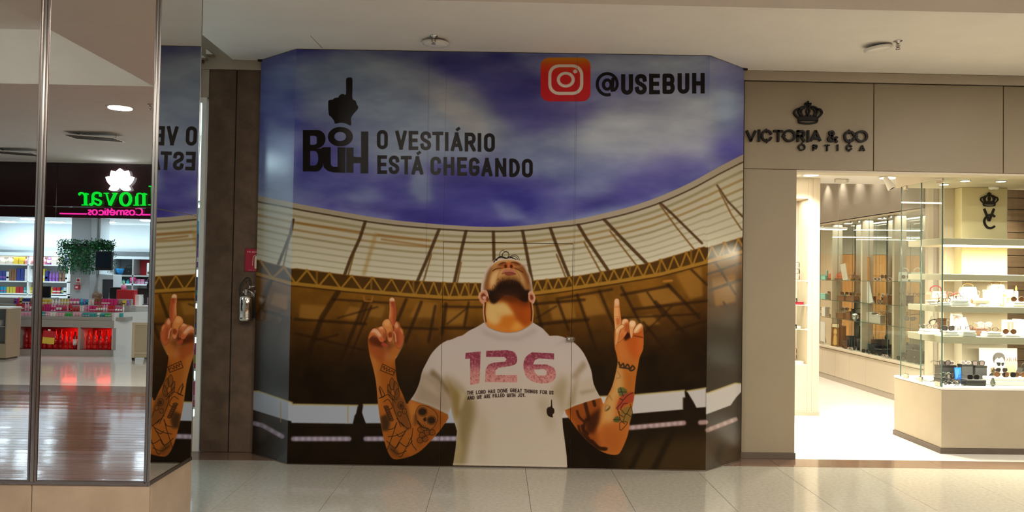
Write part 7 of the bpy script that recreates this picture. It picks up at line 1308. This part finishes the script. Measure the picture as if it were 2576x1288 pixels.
for i, (a, b, c, d, m_, lab) in enumerate([(192, 203, 699, 714, PC[5], 'white and red hydrant notice on the grey pillar'), (190, 202, 717, 728, PC[10], 'small red alarm box on the grey pillar below the notice')]):
    q0 = mr(a, d, YP); q1 = mr(b, c, YP); t = thing('pillar_notice' if i == 0 else 'alarm_box', lab, 'sign' if i == 0 else 'alarm', ((q0.x+q1.x)/2, YP, q0.z)); w = (q1.x-q0.x)/2; h = q1.z-q0.z; MB().box(-w, w, 0, .012 if i == 0 else .05, 0, h, .002).obj('plate', m_, t)
    if i == 0: m = MB(); m.lathe([(.001, .012), (w*.7, .012), (w*.7, .015), (w*.45, .015), (.001, .0151)], (0, 0, h*.62), 14, 'y'); m.box(-w*.9, w*.9, .012, .015, .01, h*.25); m.obj('red_marks', PC[10], t)
    else: MB().box(-w*.5, w*.5, .05, .058, h*.3, h*.7, .003).obj('handle', M['paper'], t)
for i, (y0, y1) in enumerate([(684, 703), (706, 716), (719, 729), (732, 742)]):
    q0 = mr(234, y1, YP-.35); q1 = mr(247, y0, YP-.35); t = thing('paper_notice', 'white paper notice taped beside the pillar, '+('topmost', 'second', 'third', 'lowest')[i]+' of its column', 'notice', (q0.x, YP-.349, q0.z)); MB().box(0, q1.x-q0.x, 0, .003, 0, q1.z-q0.z).obj('sheet', M['paper'], t); MB().box((q1.x-q0.x)*.2, (q1.x-q0.x)*.6, .003, .004, (q1.z-q0.z)*.4, (q1.z-q0.z)*.6).obj('printed_mark', M['black'], t)
q0 = mr(256, 760, YP-.33); q1 = mr(284, 703, YP-.33); dr_ = structure('door_1'); bx('door_leaf', q0.x, q1.x, YP-.35, YP-.335, 0, q1.z, mat('dark_blue_grey', (.05, .055, .07), .5), dr_, .003); bx('door_handle', q1.x-.08, q1.x-.05, YP-.335, YP-.31, .95, 1.1, M['chrome'], dr_, .004)
# --- back shelves of the cosmetics shop
YB = -11.0
bs = thing('shelf_wall', 'long white wall shelving full of coloured packs at the back of the shop', 'shelving', (-9.2, YB, 0)); zb = lambda py: mz(py, YB)
xL, xR = -13.4, mx(172, YB)
bx('back_panel', xL, xR, YB-.35, YB-.32, .0, zb(640), wallb, bs, 0); bx('canopy', xL, xR, YB-.35, YB+.08, zb(646), zb(638), wallb, bs, .004)
shz = [zb(667), zb(709), zb(740), .35]
for z in shz: bx('shelf', xL, xR, YB-.32, YB, z-.03, z, M['white'], bs, .003)
for x in (xL, xL+(xR-xL)/3, xL+(xR-xL)*2/3, xR-.03): bx('side_panel', x, x+.03, YB-.33, YB, 0, zb(646), M['white'], bs, .003)
for i, z in enumerate(shz): packs(xL+.06, xR-.06, YB-.14, z+.001, [.20, .30, .26, .3][i], 'packs on the back wall shelving', 'the '+('top', 'second', 'third', 'lowest')[i]+' shelf of the white wall shelving', 80+i, [(.12, .20), (.05, .10), (.05, .09), (.10, .16)][i], .1, [.20, .30, .15, .34][i], 0, .3, [None, [PC[6], PC[5], PC[2], PC[4], PC[7], M['paper'], PC[11]], [PC[0], PC[10], M['paper'], PC[4], PC[9], PC[1]], [M['black'], M['paper'], PC[7], M['paper']]][i])
area('shelf_fill', ((xL+xR)/2, YB-.1, zb(648)), 5.0, 16, (1, .9, .75), size_y=.1)
bx('drawer_front', xL, xR, YB-.3, YB+.02, shz[3]+.5, shz[2]-.05, M['white'], bs, .003)
# --- right-hand cubes
cu = thing('cube_shelf', 'grey open cube shelves with a red lined compartment right of the pillar', 'shelving', (-6.3, YB, 0)); u0, u1, um = mx(284, YB), mx(420, YB), mx(334, YB)
bx('back_panel', u0, u1, YB-.4, YB-.37, .9, zb(645), grey2, cu, 0); bx('top', u0, u1, YB-.4, YB, zb(650), zb(643), wht, cu, .003); bx('shelf', u0, u1, YB-.4, YB, zb(694), zb(690), grey2, cu, .003); bx('shelf', u0, u1, YB-.4, YB, zb(716), zb(712), wht, cu, .003)
for x in (u0, um, u1): bx('upright', x-.02, x+.02, YB-.4, YB, .9, zb(650), grey2, cu, .003)
bx('red_lining', um+.03, u1-.03, YB-.37, YB-.34, zb(690), zb(652), PC[10], cu, 0); bx('base_cabinet', u0, u1, YB-.4, YB-.02, 0, .9, wht, cu, .003)
q = Vector((mx(297, YB), YB-.15, zb(690)+.002)); t = thing('blue_basket', 'blue patterned bowl on the cube shelf', 'bowl', q); MB().lathe([(.05, 0), (.11, .05), (.14, .14), (.13, .15)], n=18).obj('bowl', mat('blue_ware', (.02, .22, .5), .3, noise=.5, nscale=30), t); MB().lathe([(.135, .145), (.145, .15), (.14, .155)], n=18).obj('rim', PC[0], t)
bag('black bag beside the blue bowl on the cube shelf', (mx(320, YB), YB-.15, zb(690)+.002), .30, .14, .17, M['black'], math.pi)
t = thing('white_machine', 'white appliance box in the red lined compartment', 'appliance', (mx(384, YB), YB-.15, zb(690)+.002)); MB().box(-.16, .16, -.12, .12, 0, .30, .01).obj('body', M['white'], t); MB().box(-.14, .14, .12, .124, .03, .09).obj('panel', M['kick'], t)
packs(u0+.05, u1-.05, YB-.12, zb(712)+.001, .12, 'small packs under the cube shelves', 'the ledge under the grey cube shelves', 90, (.06, .12), .08, .14)
# --- counter-top gear
def monitor(px0, px1, py0, py1, Y, label, ht=None):
    a = mr(px0, py1, Y); b = mr(px1, py0, Y); t = thing('monitor', label, 'monitor', ((a.x+b.x)/2, Y, a.z-.06)); w = (b.x-a.x)/2; h = b.z-a.z
    MB().box(-w, w, -.02, .02, .06, .06+h, .006).obj('casing', M['black'], t); MB().box(-w+.015, w-.015, -.022, -.02, .075, .045+h).obj('screen', mat('dark_screen', (.01, .016, .022), .06, spec=.8), t); MB().box(-.03, .03, -.03, .01, .012, .08, .003).obj('neck', M['black'], t); MB().box(-.12, .12, -.08, .06, 0, .014, .004).obj('foot', M['black'], t); return t
ctop = mz(758, YCn-.9)
dsk = thing('cash_desk', 'white working desk behind the stepped sales counter', 'desk', (-7.9, -7.3, 0)); zd = zc(754)-.12; bx('desktop', -11.2, xr+.75, -7.75, -7.05, zd-.04, zd, M['white'], dsk, .004); bx('front_panel', -11.2, xr+.7, -7.1, -7.06, 0, zd-.04, wht, dsk, .003)
for x in (-11.2, xr+.7): bx('side_panel', x, x+.04, -7.72, -7.06, 0, zd-.04, wht, dsk, .003)
for px0, px1, py0, py1, lab in [(84, 128, 720, 750, 'dark monitor on the cash desk left of the pillar'), (276, 306, 723, 752, 'black monitor back on the cash desk right of the pillar'), (346, 386, 725, 748, 'black monitor back in front of the dark haired woman')]:
    a = mr(px0, py1, -7.35); t = monitor(px0, px1, py0, py1, -7.35, lab); d = t.location.z-zd; t.location.z = zd
    for c in t.children:
        if c.name.split('.')[0] in ('casing', 'screen'): c.location.z = d
        if c.name.split('.')[0] == 'neck': c.scale.z = (d+.1)/.1; c.location.z = 0
gbox('red_box', 'red display box on the cash desk beside the black monitor', 'box', (mx(323, -7.2), -7.17, zd+.001), .34, .15, mz(727, -7.3)-zd, PC[10], 0, None, PC[10]); gbox('white_case', 'white register drawer on the cash desk', 'box', (mx(350, -7.25), -7.25, zd), .12, .2, .2, M['white'], 0, None, M['paper']); gbox('printer', 'dark receipt printer on the cash desk', 'printer', (mx(115, -7.2), -7.2, zd), .40, .25, .12, M['black'], 0, None, M['black'])
t = thing('bottle', 'pink and white bottle with a green cap on the red display box', 'bottle', (mx(314, -7.2), -7.17, mz(727, -7.3)+.002)); MB().lathe([(.05, 0), (.05, .07), (.022, .10), (.001, .101)], n=12).obj('body', PC[2], t); MB().lathe([(.022, .10), (.015, .17), (.001, .175)], n=10).obj('cap', mat('pale_green', (.5, .7, .3), .4), t)
t = thing('flower_ornament', 'pink flower ornament under the cube shelves', 'ornament', (mx(333, YB), YB+.02-.06, zb(712)+.12)); m = MB()
for i in range(6): a = i*1.047; m.ball((.045*math.cos(a), 0, .045*math.sin(a)), .035, 8)
m.obj('petals', PC[1], t); MB().ball((0, .02, 0), .025, 8).obj('centre', PC[8], t)
seated_person('seated person with short light brown hair behind the sales counter', (mx(222, -7.6)-.0, -8.0, mz(733, -7.9)-1.31), .2, skinA, mat('white_shirt', (.7, .7, .72), .8), hairg, 'short', mat('dark_trousers', (.03, .03, .04), .8)); stool('black swivel stool under the person behind the sales counter', (mx(222, -7.6), -8.0, mz(733, -7.9)-1.31))
seated_person('woman with black hair and pink top behind the right monitor', (mx(379, -8.2), -8.3, mz(693, -8.3)-1.31), 2.8, skinA, mat('pink_shirt', (.7, .35, .42), .8), hairk, 'long', mat('dark_trousers', (.03, .03, .04), .8)); stool('black swivel stool under the dark haired woman', (mx(379, -8.2), -8.3, mz(693, -8.3)-1.31))
# --- sandwich board + side kiosk at the shop front
eb = thing('sandwich_board', 'beige folding board standing at the cosmetics shop entrance', 'board', (mx(361, -5.72), -5.72, 0)); bw = (mx(386, -5.72)-mx(340, -5.72))/2; bh = mz(809, -5.72)
m = MB(); m.box(-bw, bw, .0, .02, .06, bh, .004); o = m.obj('front_board', mat('beige_board', (.36, .30, .20), .6), eb); m = MB()
for q in ((-bw, -bw+.05, .02, bh), (bw-.05, bw, .02, bh), (-bw+.051, bw-.051, bh-.05, bh), (-bw+.051, bw-.051, .12, .16)): m.box(q[0], q[1], .018, .03, q[2], q[3], .003)
m.obj('frame', mat('beige_frame', (.44, .37, .26), .6), eb); MB().prism([(0, bh-.06), (.0, bh-.1), (-.38, 0), (-.40, 0)], -bw+.05, bw-.05, 'x').obj('rear_board', M['facade'], eb)
for s in (-1, 1): MB().box(s*(bw-.03)-.02, s*(bw-.03)+.02, -.01, .03, 0, .06, .003).obj('foot', M['kick'], eb)
ki = thing('kiosk', 'beige display unit with white top at the far left of the mirror', 'display unit', (mx(5, -5.6)-.2, -5.6, 0)); kz = mz(776, -5.6); kx = mx(22, -5.6)-ki.location.x
MB().box(-.6, kx, -.4, 0, .03, kz*.30, .004).obj('base', mat('beige_board', (.36, .30, .20), .6), ki); MB().box(-.6, kx, -.4, -.38, kz*.30, kz-.03, .003).obj('back_panel', grey2, ki); MB().box(-.62, kx+.01, -.41, .01, kz-.03, kz, .004).obj('top', M['white'], ki); MB().box(kx-.03, kx, -.38, 0, kz*.30, kz-.03, .003).obj('side_panel', mat('beige_board', (.36, .30, .20), .6), ki); MB().box(-.6, kx-.03, -.36, -.02, kz*.62, kz*.64, .002).obj('shelf', grey2, ki); MB().box(-.58, kx-.02, -.36, -.03, 0, .03).obj('plinth', M['kick'], ki)
gbox('grey_pouch', 'grey folded pouch on the shelf of the beige display unit', 'pouch', (ki.location.x+kx-.25, -5.70, kz*.64+.002), .24, .14, .1, greyc, .1, None, greyc)
# air vent of the hall ceiling seen in the mirror
av = thing('ceiling_vent', 'tilted white air vent hanging below the hall ceiling near the lit downlight', 'vent', (mx(229, -2.9), -2.9, HZ)); q = MB().box(-.36, .36, -.18, .18, -.014, 0, .004).obj('plate', M['white'], av); q.location = (0, 0, -.055); q.rotation_euler = (0, .055, 0)
m = MB().tube([(-.23, 0, -.05), (-.23, 0, -.002)], .016, 8); m.lathe([(.035, -.002), (.035, -.008), (.02, -.010)], (-.23, 0, 0), 12); m.obj('hanger', M['chrome'], av); MB().tube([(.30, 0, -.07), (.30, 0, 0)], .004, 5).obj('wire', M['chrome'], av)
q = MB()
for i in range(4): q.box(-.33, .33, -.14+i*.085, -.10+i*.085, -.022, -.013)
q = q.obj('louvres', M['kick'], av); q.location = (0, 0, -.055); q.rotation_euler = (0, .055, 0)
dup(av, (-7.9, -4.6, HZ), 0, 'white air vent hanging farther away above the dark fascia end', None)

# ================================================================ small pieces that belong to a part rather than to the whole thing
SUB = {'lens': 'rim_frame', 'clasp': 'flap', 'latch': 'door_leaf', 'hose_coupling': 'hose', 'deflector': 'frame', 'screen': 'casing', 'red_marks': 'plate', 'printed_mark': 'sheet', 'strut': 'card', 'sensor': 'housing', 'end_cap': 'body', 'bulb': 'lamp_head', 'emblem': 'window'}
for t in [o for o in COL.objects if o.parent is None and o.type == 'EMPTY']:
    kids = list(t.children); by = {}
    for c in kids: by.setdefault(c.name.split('.')[0], []).append(c)
    for c in kids:
        n = c.name.split('.')[0]; h = by.get(SUB.get(n, ''), [])
        if len(h) == 1: c.parent = h[0]; c.location = Vector(c.location)-Vector(h[0].location)
